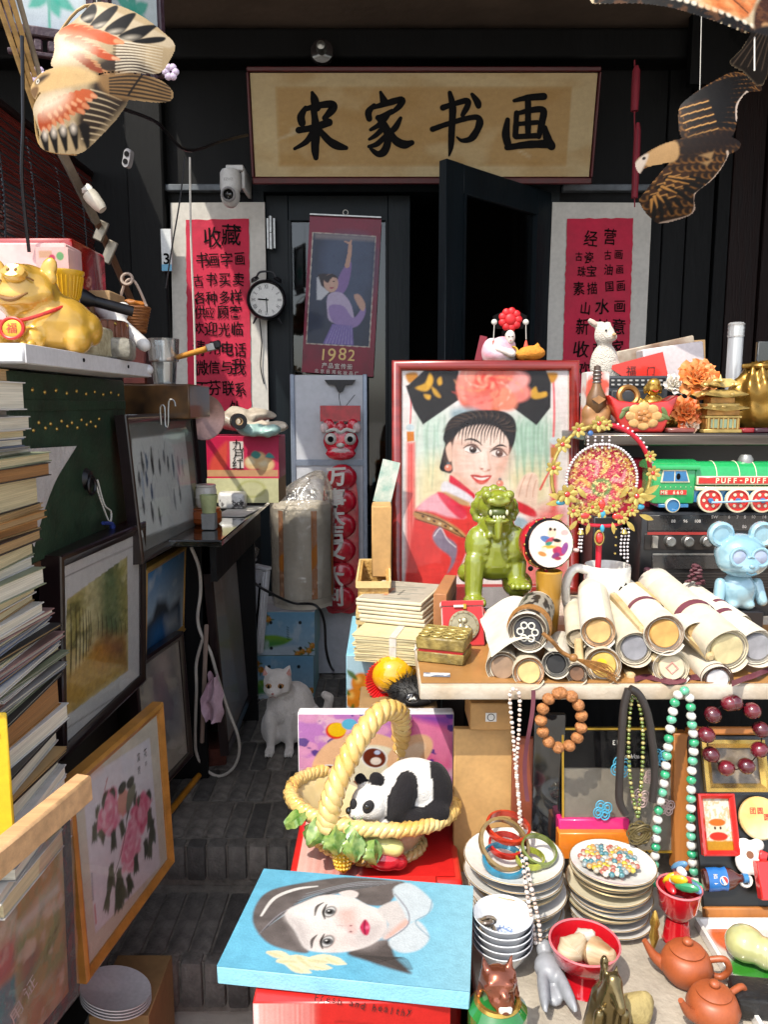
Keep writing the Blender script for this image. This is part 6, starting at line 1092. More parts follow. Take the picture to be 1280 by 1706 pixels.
rope([(.11*math.cos(a), .082*math.sin(a), .012) for a in [2*PI*i/12 for i in range(12)]], .011, 2, 18, True, 6, nm='foot_strand')
rope([(-.085, -.112, .095), (-.078, -.102, .16), (-.045, -.06, .24), (.0, .0, .285), (.042, .055, .262), (.052, .10, .19), (.05, .118, .10)], .021, 3, 9, False, 10, nm='handle_strand')
m_lf2 = mat('leaf_glaze', '3f6a24', .25, coat=.5, c2='93a85a', sc=60)
def leaf3(x, y, z, L, a, tilt, w=.5, m=m_lf2, nm='leaf'):
 part(fb, nm, tf(thick(sheet(6, 10, lambda u, v: ((u-.5)*L*w*2*math.sin(PI*min(.98, v*.9+.08))*(1+.12*math.sin(v*22)), L*v, .015*math.cos((u-.5)*3)-L*.25*v*v+.004*math.sin(u*12))), .003), T(x, y, z) @ RZ(a) @ RX(tilt)), m)
for x, y, z, L, a, ti in ((-.10, -.10, .10, .05, 150, -40), (-.07, -.115, .10, .05, 200, -50), (-.12, -.08, .105, .055, 100, -25), (-.03, -.125, .095, .05, 190, -55), (-.05, -.12, .105, .045, 250, -30), (-.085, -.11, .09, .045, 235, -55), (.0, -.125, .085, .045, 215, -60)): leaf3(x, y, z, L, a, ti)
cm = part(fb, 'corn', tf(ell((0, 0, 0), .018, .018, .042, 14), T(-.052, -.105, .045) @ RY(-8) @ RX(-15)), mat('corn_yellow', 'e8b52a', .25, coat=.6))
mk_ = mesh(ell((0, 0, 0), .0035, .0035, .0032, 6), MC['corn_yellow']);
for i in range(9):
 for j in range(8):
  zz2 = -.03+i*.0075; rr = .018*math.sqrt(max(0, 1-(zz2/.042)**2)); o = bpy.data.objects.new('kernel', mk_); COL.objects.link(o); o.parent = cm; a = -PI+j*PI/7; o.matrix_local = T(-.052, -.105, .045) @ RY(-8) @ RX(-15) @ T(rr*math.cos(a), rr*math.sin(a), zz2)
part(fb, 'red_pepper', blob([ell((.03, -.105, .035), .035, .022, .022, 14), ell((.055, -.10, .03), .022, .018, .018)], .004, 3), mat('red_glaze', 'c4222c', .12, coat=1, var=.15)); part(fb, 'squash', blob([cap((-.02, -.112, .07), (.05, -.108, .062), .014, .017)], .004, 2), mat('squash_glaze', 'd9d27a', .2, coat=.8, var=.15)); part(fb, 'grapes', join(*[ell((-.085+.01*(i % 3)+.004*(i//3), -.092+.003*i, .06-.012*(i//3)), .008, .008, .008, 8) for i in range(8)]), mat('grape_glaze', '5a3f9a', .15, coat=.8), kind='stuff')
pc0 = PY(668, 1390, 1.43); k = mpp(pc0); pc0.z = PY(668, 1388, 1.43).z+.028; pc0.x -= .006; pd = thing('panda_toy', 'plush panda lying on its belly in the ceramic basket', 'toy', pc0); bw, bl2 = 'e8e4df', '1c191c'
def e2(x, z, y, a, b, d, cl=bw, rot=None): return pe((x*k, y*k, z*k), a*k, b*k, d*k, cl, rot)
L = [e2(-46, 42, -20, 32, 30, 30), e2(-66, 34, -34, 17, 15, 14), e2(28, 56, 14, 56, 40, 44), e2(0, 50, 6, 40, 36, 40), e2(66, 54, 8, 26, 30, 44, bl2, (0, -10, 0)), e2(62, 24, -16, 24, 22, 20, bl2), e2(4, 46, -14, 24, 34, 48, bl2, (0, 22, 0)), e2(22, 20, -30, 26, 18, 18, bl2), e2(-16, 10, -26, 20, 16, 12), e2(-36, 80, -14, 13, 9, 12, bl2), e2(-62, 74, -2, 11, 8, 10, bl2)]
g, C = blobc(L, .0045, 4); part(pd, 'body', g, vcm('plush', .95, bump=.4, bs=320, var=.08, sc=200, sheen=.08), True, False, C, ang=80)
part(pd, 'eye_patch', tf(ell((0, 0, 0), 9*k, 4*k, 12*k, 12), T(-48*k, -48*k, 50*k) @ RY(25)), mat('panda_black', '1a171a', .9)); part(pd, 'eye', ell((-50*k, -51.5*k, 52*k), 4*k, 2.5*k, 4*k, 10), mat('eye_black', '0a0808', .08, coat=1)); part(pd, 'eye_patch', ell((-72*k, -40*k, 50*k), 6*k, 5*k, 10*k, 10), MC['panda_black']); part(pd, 'nose', ell((-80*k, -42*k, 40*k), 5*k, 5*k, 6*k, 10), MC['eye_black'])
part(pd, 'mouth', tube([(-74*k, -47*k, 32*k), (-70*k, -50*k, 27*k), (-62*k, -51*k, 26*k)], .8*k, 5, sm=3), MC['panda_black'])
for i in range(6): part(pd, 'bamboo_leaf', tf(extr([(0, -.0022), (.024, 0), (0, .0022)], .0006), T(-66*k, -52*k, 20*k) @ RY(-150+i*45) @ RX(70)), mat('grass_green', '5a8a3c', .5))
# ================================================================ stall table on the right
TZ = .82; YF = 1.40
xl0 = PY(699, 1140, YF).x
tbl = thing('stall_table', 'stall table with worn marble slab top laden with scrolls', 'table', (.7, 1.8, -.286))
part(tbl, 'slab', jit(bb(xl0, 1.45, YF, 2.3, TZ-.028, TZ, .004, 2), .0015, 14), mat('marble', 'd8cdbd', .4, c2='a58e72', sc=9, detail=8, bump=.2, bs=60), world=True)
part(tbl, 'paper_lining', bb(xl0+.004, 1.44, YF+.012, 1.8, TZ+.0005, TZ+.002), mat('brown_paper', 'a8743f', .5, var=.25, sc=6, coat=.2), world=True)
for x, y in ((.16, 2.2), (1.38, 2.2), (1.38, 1.62), (.16, 1.72)): part(tbl, 'leg', bb(x-.025, x+.025, y-.025, y+.025, -.286, TZ-.028), m_dk, world=True)
part(tbl, 'back_board', bb(.14, 1.4, 2.24, 2.26, .0, TZ-.03), m_black, world=True)
sup = thing('tall_carton', 'plain brown carton standing behind the portrait frame', 'box', (.33, 2.38, TZ)); zsup = PY(840, 602, 2.36).z
part(sup, 'carton', bb(.10, .52, 2.3, 2.5, -.0, zsup, .004), mat('kraft_card', ''), world=True)
a, b = PY(653, 985, 2.10), PY(967, 985, 2.10); Wf = b.x-a.x; zt_ = PY(653, 600, 2.19).z; lean = math.atan2(.09, zt_-TZ); Hf = math.hypot(zt_-TZ, .09)
Mf = T((a.x+b.x)/2, 2.145, (TZ+zt_)/2+.001) @ RX(90-math.degrees(lean)); pf = thing('portrait_picture', 'red framed portrait of a woman in black headdress with coral peony', 'picture', M=Mf)
fw = 17*mpp(a)
part(pf, 'frame', moulding(Wf, Hf, [(0, -.03), (0, -.006), (.002, 0), (.006, .005), (fw*.5, .007), (fw*.8, .003), (fw, -.006), (fw, -.012)]), mat('red_lacquer_frame', '8e2119', .3, var=.3, sc=6, c2='6a130f', st=(1, 8, 8), coat=.6), ang=70)
part(pf, 'back_board', box(Wf-.01, Hf-.01, .004, (0, 0, -.026)), MC['tan_card'])
cv = Cv(135, 130, 1110, 1362, 230, 'efe6d4'); cv.rect(172, 166, 1066, 1324, 'd8cdbc'); cv.rect(177, 170, 1062, 1321, 'f0e8e6'); P_ = cv.poly
msk = (cv.X > 177) & (cv.X < 1062) & (cv.Y > 170) & (cv.Y < 1321); keep_ = cv.a.copy()
P_([(260, 420), (420, 380), (420, 640), (330, 820), (250, 800)], 'cfe0d4', .9, 30, 4); P_([(760, 430), (960, 400), (980, 700), (900, 760), (760, 700)], 'bcd4c4', .9, 30, 4); P_([(260, 700), (400, 640), (440, 820), (250, 930)], 'f0dfb0', .8, 30, 4); P_([(730, 700), (980, 690), (960, 900), (760, 880)], 'efe0b4', .8, 30, 4)
for i in range(26): x = 270+i*27 if i < 6 else 760+(i-6)*11; cv.line([(x, 410+(i*37 % 60)), (x-12+(i*13 % 26), 520), (x-20+(i*29 % 40), 640+(i*53 % 160))], [2, 6, 2], ('8fb79f', 'a9cbb6', '7fa98f')[i % 3], .45, 3)
for x0_, x1_ in ((205, 245), (975, 1000)): P_([(x0_, 560), (x1_, 560), (x1_+5, 1290 if x0_ < 500 else 1000), (x0_-5, 1290 if x0_ < 500 else 1000)], 'e9605a', .9, 6); cv.noise(.05, 60, 4, int(x0_))
for i in range(6): cv.line([(208+i*7, 560), (204+i*8, 900), (200+i*9, 1280)], 1.6, ('f2938a', 'd8403f')[i % 2], .7)
P_([(203, 500), (242, 500), (244, 550), (205, 555)], 'd98a2c'); P_([(970, 585), (1010, 585), (1008, 640), (972, 640)], 'cf9a5a'); cv.ell(222, 478, 22, 18, 'c8d6dc'); cv.ell(990, 548, 24, 22, 'd5dde0')
cv.line([(222, 270), (226, 360), (222, 455)], 4, 'e8646c', .9); cv.line([(985, 230), (990, 380), (986, 525)], 6, 'ee7a80', .9); P_([(200, 190), (255, 182), (262, 215), (225, 240), (205, 225)], 'c98f2e', 1, 3, 3); P_([(940, 185), (1005, 185), (1000, 220), (975, 240), (950, 215)], 'd19a35', 1, 3, 3)
P_([(198, 255), (214, 248), (300, 168), (480, 168), (480, 330), (290, 462), (240, 380)], '322c2a', 1, 2, 0, .25); P_([(770, 168), (945, 168), (972, 240), (970, 370), (895, 466), (760, 365)], '322c2a', 1, 2, 0, .25)
for Q in ([(248, 265), (300, 240), (325, 185), (345, 220), (330, 265), (300, 285)], [(335, 260), (360, 275), (385, 310), (375, 318), (350, 300)], [(365, 225), (385, 205), (392, 240), (375, 252)], [(295, 300), (330, 305), (325, 328), (305, 322)], [(860, 290), (890, 258), (905, 290), (945, 285), (950, 310), (900, 325), (870, 318)]): P_(Q, 'dfb144', 1, 3, 3, .2)
for a_, r_, c_ in ((150, 165, 'f08a76'), (20, 170, 'f2958a'), (95, 130, 'ee8a66'), (200, 150, 'f4a596'), (-20, 160, 'f5aca6'), (60, 150, 'f19a80'), (120, 150, 'ef8f84'), (240, 110, 'f3a08e'), (300, 115, 'f08b7a'), (270, 80, 'ee7f6e')): cv.ell(640+math.cos(R(a_))*r_*.75, 255+math.sin(R(a_))*r_*.45, 105, 62, c_, a_*.5, 1, 4, .2)
for i in range(46): a_ = i*137.5; r_ = 24+i*3.6; x, y = 635+math.cos(R(a_))*r_*1.05, 245+math.sin(R(a_))*r_*.6; cv.line([(x, y), (x+math.cos(R(a_+60))*26, y+math.sin(R(a_+60))*16)], [5, 1.5], ('e3564e', 'fbd0bd', 'f6b98c', 'ec6f60')[i % 4], .65, 3, 0)
for i in range(9): a_ = i*40; cv.ell(630+math.cos(R(a_))*36, 232+math.sin(R(a_))*22, 24, 14, ('e8584e', 'f5b49a')[i % 2], a_+40, .9, 3)
P_([(440, 390), (480, 372), (560, 372), (610, 400), (560, 420), (450, 430)], '9db4bd', .9, 8, 3)
P_([(398, 530), (430, 440), (500, 400), (600, 385), (720, 392), (780, 440), (785, 520), (765, 590), (740, 630), (725, 560), (640, 480), (520, 480), (470, 540), (445, 640), (448, 720), (400, 715), (380, 695), (395, 620), (408, 570)], '2e2422', 1, 2, 4, .25); cv.ell(405, 690, 26, 24, '231b1a')
P_([(452, 560), (480, 500), (550, 462), (660, 462), (735, 530), (748, 600), (735, 680), (700, 750), (640, 806), (590, 806), (520, 770), (465, 710), (445, 640)], 'f7ded0', 1, 2, 4); P_([(465, 640), (480, 600), (540, 640), (560, 720), (500, 730)], 'f3c3b2', .5, 40, 4); P_([(670, 660), (735, 640), (720, 710), (680, 740)], 'f1b8a6', .55, 30, 4); P_([(600, 600), (660, 600), (650, 690), (610, 700)], 'fdf0e6', .6, 20, 4); P_([(480, 730), (560, 780), (640, 812), (590, 812), (510, 775)], 'e8b9a4', .5, 12, 4)
P_([(420, 570), (440, 560), (448, 640), (430, 660), (412, 600)], 'f0cdbb', 1, 2, 4)
for i in range(15): x = 480+i*17; cv.line([(x+30-abs(i-7)*2, 455), (x+6, 500), (x-4+(i % 3)*3, 540+(i*31 % 46))], [6, 4, .8], '2a201e', .9, 1.5)
P_([(445, 470), (560, 425), (680, 430), (745, 480), (740, 520), (700, 478), (600, 462), (500, 480), (460, 520)], '2b2120', 1, 3, 4); cv.line([(470, 450), (560, 420), (660, 415), (740, 450)], 3, '6b5a52', .6);
cv.line([(512, 546), (545, 540), (580, 552), (606, 574)], [2, 5, 5, 1.5], '2b1f1d'); cv.line([(662, 592), (690, 576), (715, 574), (736, 584)], [1.5, 5, 5, 1.5], '2b1f1d')
for ex, ey, t_ in ((553, 598, 6), (693, 619, -4)):
 P_([(ex-42, ey-6), (ex-18, ey-22), (ex+16, ey-20), (ex+42, ey+8), (ex+14, ey+18), (ex-18, ey+14)], 'fbf6f2', 1, 1.5, 4); cv.ell(ex+4, ey-2, 20, 20, '2a1a16'); cv.ell(ex+4, ey-2, 10, 10, '0d0807'); cv.ell(ex-2, ey-9, 5, 5, 'ffffff')
 cv.line([(ex-46, ey-10), (ex-20, ey-25), (ex+16, ey-23), (ex+46, ey+8)], [2, 5.5, 5.5, 2.5], '1e1413'); cv.line([(ex-34, ey+8), (ex, ey+20), (ex+36, ey+12)], 1.8, '7a5548', .8); cv.line([(ex-44, ey-22), (ex-10, ey-38), (ex+34, ey-22)], 1.6, '9c7060', .7)
cv.line([(636, 612), (640, 650), (648, 690)], [2, 3, 2], 'e4b7a2', .7, 3); cv.ell(604, 700, 8, 4.5, 'b97a68'); cv.ell(640, 707, 8, 4.5, 'b97a68'); cv.line([(592, 694), (620, 715), (652, 700)], 2.4, 'd99c88', .8, 2)
P_([(545, 735), (580, 732), (604, 738), (630, 734), (656, 738), (630, 772), (600, 784), (572, 770)], 'd8483e', 1, 2, 4); P_([(560, 742), (600, 748), (642, 743), (615, 760), (585, 758)], 'fbeee8', 1, 1.5, 4); cv.line([(545, 735), (600, 744), (656, 738)], 2, '8f2a26', .8); cv.ell(602, 773, 16, 4, 'ee8d80', soft=4)
P_([(440, 725), (470, 720), (545, 790), (590, 812), (560, 870), (480, 830), (430, 780)], 'efc9b6', 1, 3, 4); P_([(432, 745), (450, 740), (560, 830), (575, 860), (530, 850), (440, 790)], 'dd2f4e', 1, 2, 3); P_([(400, 770), (440, 780), (550, 850), (560, 900), (480, 880), (390, 820)], 'e9e4ea', 1, 3, 3, .1); P_([(380, 830), (410, 820), (540, 880), (550, 910), (480, 900)], 'd8b48a', 1, 3, 0, .3)
P_([(250, 915), (370, 825), (480, 890), (560, 905), (600, 1000), (540, 1100), (480, 1260), (450, 1322), (190, 1322), (225, 1100)], 'e4504c', 1, 3, 0, .15); P_([(255, 915), (365, 830), (460, 890), (520, 960), (430, 960), (340, 930)], 'f2b9c4', 1, 4, 4); P_([(245, 930), (330, 940), (450, 1000), (520, 1060), (480, 1062), (400, 1020), (260, 970)], 'c9a070', 1, 3, 4, .3); cv.line([(250, 930), (400, 985), (520, 1075)], 3, '3a2a2a', .8); cv.line([(250, 970), (380, 1010), (500, 1066)], 2.4, '3a2a2a', .8)
for i in range(7): cv.ell(290+i*30, 955+i*13, 9, 6, ('6a4a35', 'e9d9b0')[i % 2], 25)
P_([(370, 840), (400, 830), (520, 920), (500, 970), (440, 930)], 'e23c5a', .9, 3, 4); P_([(340, 1060), (380, 1010), (410, 1060), (470, 1110), (460, 1200), (420, 1260), (440, 1180), (370, 1120)], '8f93a8', .9, 3, 3, .2); cv.line([(350, 1060), (385, 1020), (420, 1080), (465, 1120)], 3, 'f2e8ea', .8)
P_([(900, 930), (1000, 900), (1060, 960), (1060, 1321), (800, 1321), (780, 1100)], 'ec7a74', .85, 20, 4); P_([(780, 960), (860, 990), (900, 1100), (850, 1160), (780, 1060)], 'a9c4d0', .9, 4, 3, .2); P_([(770, 1000), (850, 1130), (880, 1180), (850, 1200), (770, 1080)], 'c9b2a0', .9, 4, 0, .3)
P_([(790, 800), (830, 735), (880, 720), (905, 760), (900, 860), (890, 920), (820, 900), (780, 870)], 'f3d6c4', 1, 3, 4);
for q_ in ([(835, 740), (815, 790), (800, 850)], [(870, 730), (850, 790), (840, 850)], [(895, 760), (880, 810), (876, 850)]): cv.line(q_, 2.2, 'd39f8a', .8)
cv.line([(915, 810), (950, 740), (985, 680)], [6, 5, 4], 'e8625e', .9); P_([(780, 870), (880, 915), (890, 960), (800, 930)], 'd8404c', 1, 3, 3)
for x, y in ((425, 690), (700, 775)): cv.ell(x, y-15, 9, 12, '6a7a80'); cv.ell(x, y+4, 20, 18, 'e9957c'); cv.ell(x-5, y-2, 6, 6, 'f8d8cc')
for i in range(40): a_ = 190+i*4; cv.line([(595+205*math.cos(R(a_)), 530+150*math.sin(R(a_))), (595+170*math.cos(R(a_+7)), 512+110*math.sin(R(a_+7))), (595+120*math.cos(R(a_+12)), 490+62*math.sin(R(a_+12)))], [.8, 2.6, .8], ('7d6656', '0a0706', '54423a')[i % 3], .75, 1.5)
P_([(640, 620), (660, 640), (655, 700), (640, 706)], 'd9a893', .5, 12, 4); P_([(700, 650), (748, 610), (735, 690), (690, 760), (650, 800), (690, 730)], 'dca48c', .55, 22, 4); P_([(450, 600), (480, 560), (470, 700), (520, 775), (470, 715)], 'e0ac96', .6, 16, 4); P_([(500, 560), (600, 575), (600, 590), (500, 580)], 'd8a896', .4, 10, 4); P_([(655, 595), (740, 592), (735, 606), (660, 610)], 'd8a896', .4, 10, 4); cv.noise(.1, 14, 90, 79); cv.noise(.09, 90, 20, 78); cv.a[~msk] = keep_[~msk]
PG[:] = [1, 1.32]
paint(pf, 'picture', cv, cv.flat(Wf-.012, Hf-.012, -.011), vcm('picture_print', .6)); part(pf, 'glass', box(Wf-2*fw+.004, Hf-2*fw+.004, .002, (0, 0, -.0085)), m_pane2)
PG[:] = [.92, 1.2]
c = PY(842, 600, 2.34); c.z = zsup+.001; k = mpp(c); dl_ = thing('opera_doll', 'small doll in pink cape with black headdress and red flower', 'doll', c); E = lambda x, z, y, a, b, d, n=12, rot=None: ell((x*k, y*k, z*k), a*k, b*k, d*k, n, rot)
part(dl_, 'robe', blob([E(-8, 10, 0, 30, 20, 16), E(-4, 24, 0, 22, 16, 16), E(-22, 14, 4, 18, 16, 24)], .005, 3), mat('pink_cape', 'e88aa0', .6, c2='dfe2ee', sc=20)); part(dl_, 'head', blob([E(6, 38, -8, 9, 9, 12), E(6, 32, -12, 6, 5, 6)], .003, 3), mat('porcelain', 'f2ddd2', .35)); part(dl_, 'hair', E(4, 46, -2, 11, 9, 9), m_ink)
part(dl_, 'headdress', tf(extr([(-22*k, 0), (22*k, 0), (28*k, 20*k), (12*k, 28*k), (-12*k, 28*k), (-28*k, 20*k)], 8*k), T(6*k, 2*k, 52*k) @ RX(90)), m_ink)
o = part(dl_, 'flower', E(6, 66, -9, 10, 5, 10), mat('scarlet', 'd8141c', .5, var=.2));
for i in range(9): part(o, 'petal', E(6+13*math.cos(i*.7), 66+13*math.sin(i*.7), -8, 7, 4, 7, 8), MC['scarlet'])
for s_ in (-1, 1): part(dl_, 'side_flower', E(6+s_*26, 62, -6, 5, 3, 5, 8), m_paper); part(dl_, 'tassel_string', tube([((6+s_*26)*k, -7*k, 58*k), ((6+s_*27)*k, -7*k, 34*k)], .7*k, 5), m_paper); part(dl_, 'tassel', mv(lathe([(0, 0), (5*k, 0), (1.5*k, 14*k), (0, 15*k)], 10), (6+s_*27)*k, -7*k, 18*k), mat('coral_tassel', 'e0513c', .7))
for s_ in (-3, 3): part(dl_, 'eye', E(6+s_, 38, -17, 1.6, .6, .7, 6), m_ink)
part(dl_, 'mouth', E(6, 32, -17.3, 1.6, .5, .7, 6), MC['scarlet']); part(dl_, 'sleeve', blob([cap((-14*k, -14*k, 18*k), (8*k, -20*k, 10*k), 6*k, 7*k)], .004, 2), MC['porcelain']); part(dl_, 'gold_collar', torus(8*k, 2*k, 16, 6, (10*k, -14*k, 15*k), RX(60)), MC['gold_leaf'])
part(dl_, 'fan_board', tf(box(12*k, 3*k, 42*k), T(-40*k, 6*k, 20*k) @ RY(12)), mat('dark_rose', '7d1a2c', .5))
c = PY(886, 601, 2.33); c.z = zsup+.001; solo('orange_plush', blob([ell(c+Vector((0, 0, .022)), .042, .03, .022, 14), ell(c+Vector((-.03, -.012, .016)), .022, .02, .016), ell(c+Vector((.015, -.01, .042)), .007, .007, .01)], .005, 2), mat('orange_fleece', 'f08a2a', .9, var=.15, bump=.5, bs=200), 'round orange plush lying beside the doll', 'toy')
c = PY(822, 1000, 1.80); ztp = .885; c = Vector((PY(822, 1000, 1.80).x, 1.80, ztp)); k = mpp(c)
pl = thing('black_plinth', 'black lacquer plinth under the green jade lion', 'plinth', (c.x, 1.82, TZ)); xa, xb = PY(752, 1000, 1.75).x, PY(884, 1000, 1.75).x
part(pl, 'top', bb(xa, xb, 1.72, 1.93, .872, ztp-.0005, .003), mat('black_lacquer', '1a1414', .15, coat=.8), world=True); part(pl, 'base', bb(xa+.01, xb-.01, 1.73, 1.92, TZ+.003, .872, .003), mat('dark_rosewood', '3a2420', .3, coat=.5, var=.3), world=True)
jl = thing('jade_lion', 'carved green jade guardian lion with open mouth on black plinth', 'statue', c); m_jade = mat('green_jade', '7a8422', .18, var=.25, sc=10, coat=1, sss=.2, c2='838e2e')
J = lambda x, z, y, a, b, d, n=14, rot=None: ell((x*k, y*k, z*k), a*k, b*k, d*k, n, rot); JC = lambda x0, z0, y0, x1, z1, y1, a, b: cap((x0*k, y0*k, z0*k), (x1*k, y1*k, z1*k), a*k, b*k, 12)
prm = [J(4, 84, 6, 42, 34, 48), J(2, 66, 12, 46, 40, 36), J(-26, 92, -4, 24, 26, 34), J(32, 92, -4, 24, 26, 34), J(2, 126, -4, 30, 28, 26), J(0, 160, -8, 31, 27, 24), J(0, 172, -18, 24, 22, 15), J(0, 168, -32, 20, 18, 9), J(0, 138, -30, 22, 20, 7), J(0, 120, -26, 8, 8, 18), J(-18, 178, -30, 9, 9, 9), J(18, 178, -30, 9, 9, 9), J(0, 176, -44, 8, 7, 6), J(-12, 170, -42, 7, 6, 6), J(12, 170, -42, 7, 6, 6),
 JC(-34, 70, -18, -36, 14, -26, 17, 14), J(-36, 8, -38, 19, 20, 9), JC(36, 62, -4, 36, 32, -16, 18, 14), J(38, 32, -24, 20, 18, 10), J(42, 24, 14, 26, 30, 24), J(-40, 40, 26, 18, 24, 18), J(-42, 42, 6, 8, 8, 8)]
for a in range(-30, 211, 24): prm.append(J(34*math.cos(R(a)), 150+26*math.sin(R(a)), 6, 8, 9, 8, 8))
for a in range(0, 181, 30): prm.append(J(28*math.cos(R(a)), 160+24*math.sin(R(a)), 16, 8, 9, 8, 8))
for s_ in (-1, 1):
 for i in range(5): prm.append(J(s_*(12+i*2), 112-i*13, -27+i*1.5, 5, 5, 6, 8))
 for i in range(4): prm.append(JC(s_*(22+i*5), 106-i*4, -24+i*5, s_*(30+i*6), 76-i*5, -18+i*6, 3.6, 2.6))
 prm.append(J(s_*31, 160, -2, 5, 7, 11))
for px_, z_, y_ in ((-36, 5, -56), (38, 28, -42)):
 for j in range(4): prm.append(J(px_-13+j*8.7, z_+3, y_+2-abs(j-1.5), 5, 9, 7, 8))
part(jl, 'body', blob(prm, .0036, 2, .5), m_jade, ang=80)
part(jl, 'mouth_cavity', J(0, 151, -34, 17, 13, 9.5), mat('jade_dark', '3f4a12', .4)); part(jl, 'tongue', blob([JC(0, 140, -42, 0, 112, -45, 8, 5)], .003, 2), m_jade)
for j in range(4): part(jl, 'tooth', J(-7.5+j*5, 145, -46, 2.3, 1.8, 3, 8), mat('jade_pale', 'c9cf9a', .2, coat=.8))
for s_ in (-1, 1): part(jl, 'fang', J(s_*13, 152, -44, 2.6, 2.4, 5, 8), MC['jade_pale']); o = part(jl, 'eye', J(s_*17, 178, -39, 5, 4, 5, 10), m_jade)
c = PY(778, 1072, 1.62); Mm = T(PY(776, 1060, 1.62).x, 1.63, TZ+.003) @ RZ(4) @ RX(-24); k = mpp(PY(776, 1040, 1.63)); mb = thing('medal_case', 'red velvet case standing open with a round silver gilt medal', 'medal case', M=Mm); w_ = 70*k; h_ = 68*k
part(mb, 'case', box(w_, .022, h_, (0, .011, h_/2), .003), mat('red_velvet', 'c0141c', .8, var=.15, sheen=.6)); part(mb, 'lid_rim', box(w_+.004, .03, .012, (0, .012, h_+.006), .002), MC['red_velvet']); part(mb, 'side_flap', tf(box(.004, .03, h_*.7, (0, 0, 0)), T(w_/2+.01, .03, h_*.72) @ RY(-18)), mat('coral_silk', 'd8503c', .5))
o = part(mb, 'medal', tf(lathe([(0, .003), (21*k, .003), (21.5*k, .0045), (25.5*k, .0045), (26*k, 0)], 40), T(0, -.001, h_*.5) @ RX(90)), mat('antique_silver', 'a89a78', .35, .8, var=.25, sc=60));
for i in range(16): a = i*2*PI/16; part(o, 'rim_mark', tf(box(2.4*k, 1.6*k, .001), T(23*k*math.cos(a), -.0058, h_*.5+23*k*math.sin(a)) @ RX(90) @ RZ(math.degrees(a)+90)), mat('dark_gold', ''))
part(o, 'relief', blob([ell((-4*k, -.004, h_*.5-4*k), 7*k, .004, 9*k, 10), ell((6*k, -.004, h_*.5-6*k), 6*k, .004, 8*k, 10), ell((2*k, -.004, h_*.5+9*k), 5*k, .004, 6*k, 10), ell((-6*k, -.004, h_*.5+8*k), 4*k, .004, 5*k, 10)], .0016, 1), MC['antique_silver']); part(mb, 'gold_clip', box(.008, .004, .012, (.004, -.004, h_-.002), .001), MC['gold_leaf']); part(mb, 'tab', box(.022, .002, .005, (-.01, -.005, h_-.001)), m_paper)
M_ = T(PZ(742, 1100, TZ).x, PZ(742, 1100, TZ).y+.01, TZ+.003) @ RZ(-18); k = mpp(M_.translation); bbx = thing('gold_brocade_box', 'gold brocade trinket box with red lining and white toggle', 'box', M=M_); m_br = mat('gold_brocade', '9a8444', .45, c2='5d4e24', sc=55, var=.2, bump=.4, bs=70, detail=1); w_, d_ = .098, .085
part(bbx, 'base', box(w_, d_, .022, (0, 0, .011), .002), m_br); part(bbx, 'lining', box(w_-.006, d_-.006, .008, (0, 0, .024)), mat('red_silk', 'c81a22', .4)); part(bbx, 'lid', tf(box(w_+.004, d_+.004, .026, (0, 0, .013), .003), T(0, 0, .029) @ RX(2)), m_br)
part(bbx, 'toggle', blob([cap((-w_/2-.003, -.02, .045), (-w_/2-.006, -.02, .022), .003, .004), cap((-w_/2-.008, -.03, .02), (-w_/2-.008, -.012, .022), .003, .003)], .0016, 1), mat('bone', 'e2dccb', .4))
for i in range(4):
 for j in range(3): part(bbx, 'roundel', torus(.011, .0012, 16, 5, (-.037+i*.025, -.03+j*.028, .0562)), mat('brocade_thread', 'c4ac62', .4, .3))
solo('printed_card', tf(box(.052, .02, .001), T(*PZ(728, 1124, TZ+.0035)) @ RZ(-4)), mat('card_bw', 'd9dde0', .5, c2='6a6f80', sc=30, thr=(.5, .55)), 'small printed card lying under the brocade box', 'card')
YB2 = 1.735
fc = Cv(0, 0, 1, 1.3, 60, 'bfe0f0'); fc.blot('e4f0f4', 4, 4, .5, .7, 81, .7); oranges(fc, [(.2, .35), (.1, .55), (.75, .2)], .14); fc.line([(.2, .9), (.3, .85)], .012, '51606a'); fc.line([(.25, .96), (.36, .9)], .012, '51606a')
zb_ = PY(600, 1180, YB2).z
t = cartonface(fc, 'orange_carton', 'pale blue carton printed with oranges at the table corner', 578, 1092, 700, 1260, YB2, .34, mat('pale_blue_card', '7fc0e0', .5, var=.08))
ztc = PY(578, 1092, YB2).z
zk = PY(640, 1176, 1.61).z
solo('kraft_pad', bb(PY(598, 1170, 1.6).x, PY(730, 1170, 1.6).x, 1.6, 1.73, -.28, zk, .003), mat('kraft_card', ''), 'kraft carton carrying the orange toy and black wig', 'box')
zb0 = ztc+.001; nb = 9; p = PY(660, 1110, 1.70); hb = (PY(660, 1052, 1.72).z-zb0)/nb
for i in range(nb):
 Mx = T(PY(662, 1090, 1.76).x+.004*math.sin(i*2.3), 1.775, zb0+i*hb) @ RZ(-14+2.5*math.sin(i*3.7)); w_, d_ = .155, .21
 bk_ = thing('ivory_book', 'ivory thread-bound book, %s from the bottom of the strapped bundle' % ordn[i].replace('topmost', 'first'), 'book', M=Mx, group='strapped bundle of ivory books')
 part(bk_, 'page_block', jit(box(w_-.004, d_-.004, hb*.8, (0, 0, hb*.5)), .001, 20, i), mat('ivory_pages', 'e2cf9c', .85, var=.18, sc=3, st=(2, 2, 300))); part(bk_, 'cover', box(w_, d_, hb*.1, (0, 0, hb*.95)), mat('ivory_cover', 'dcc592', .7, var=.1))
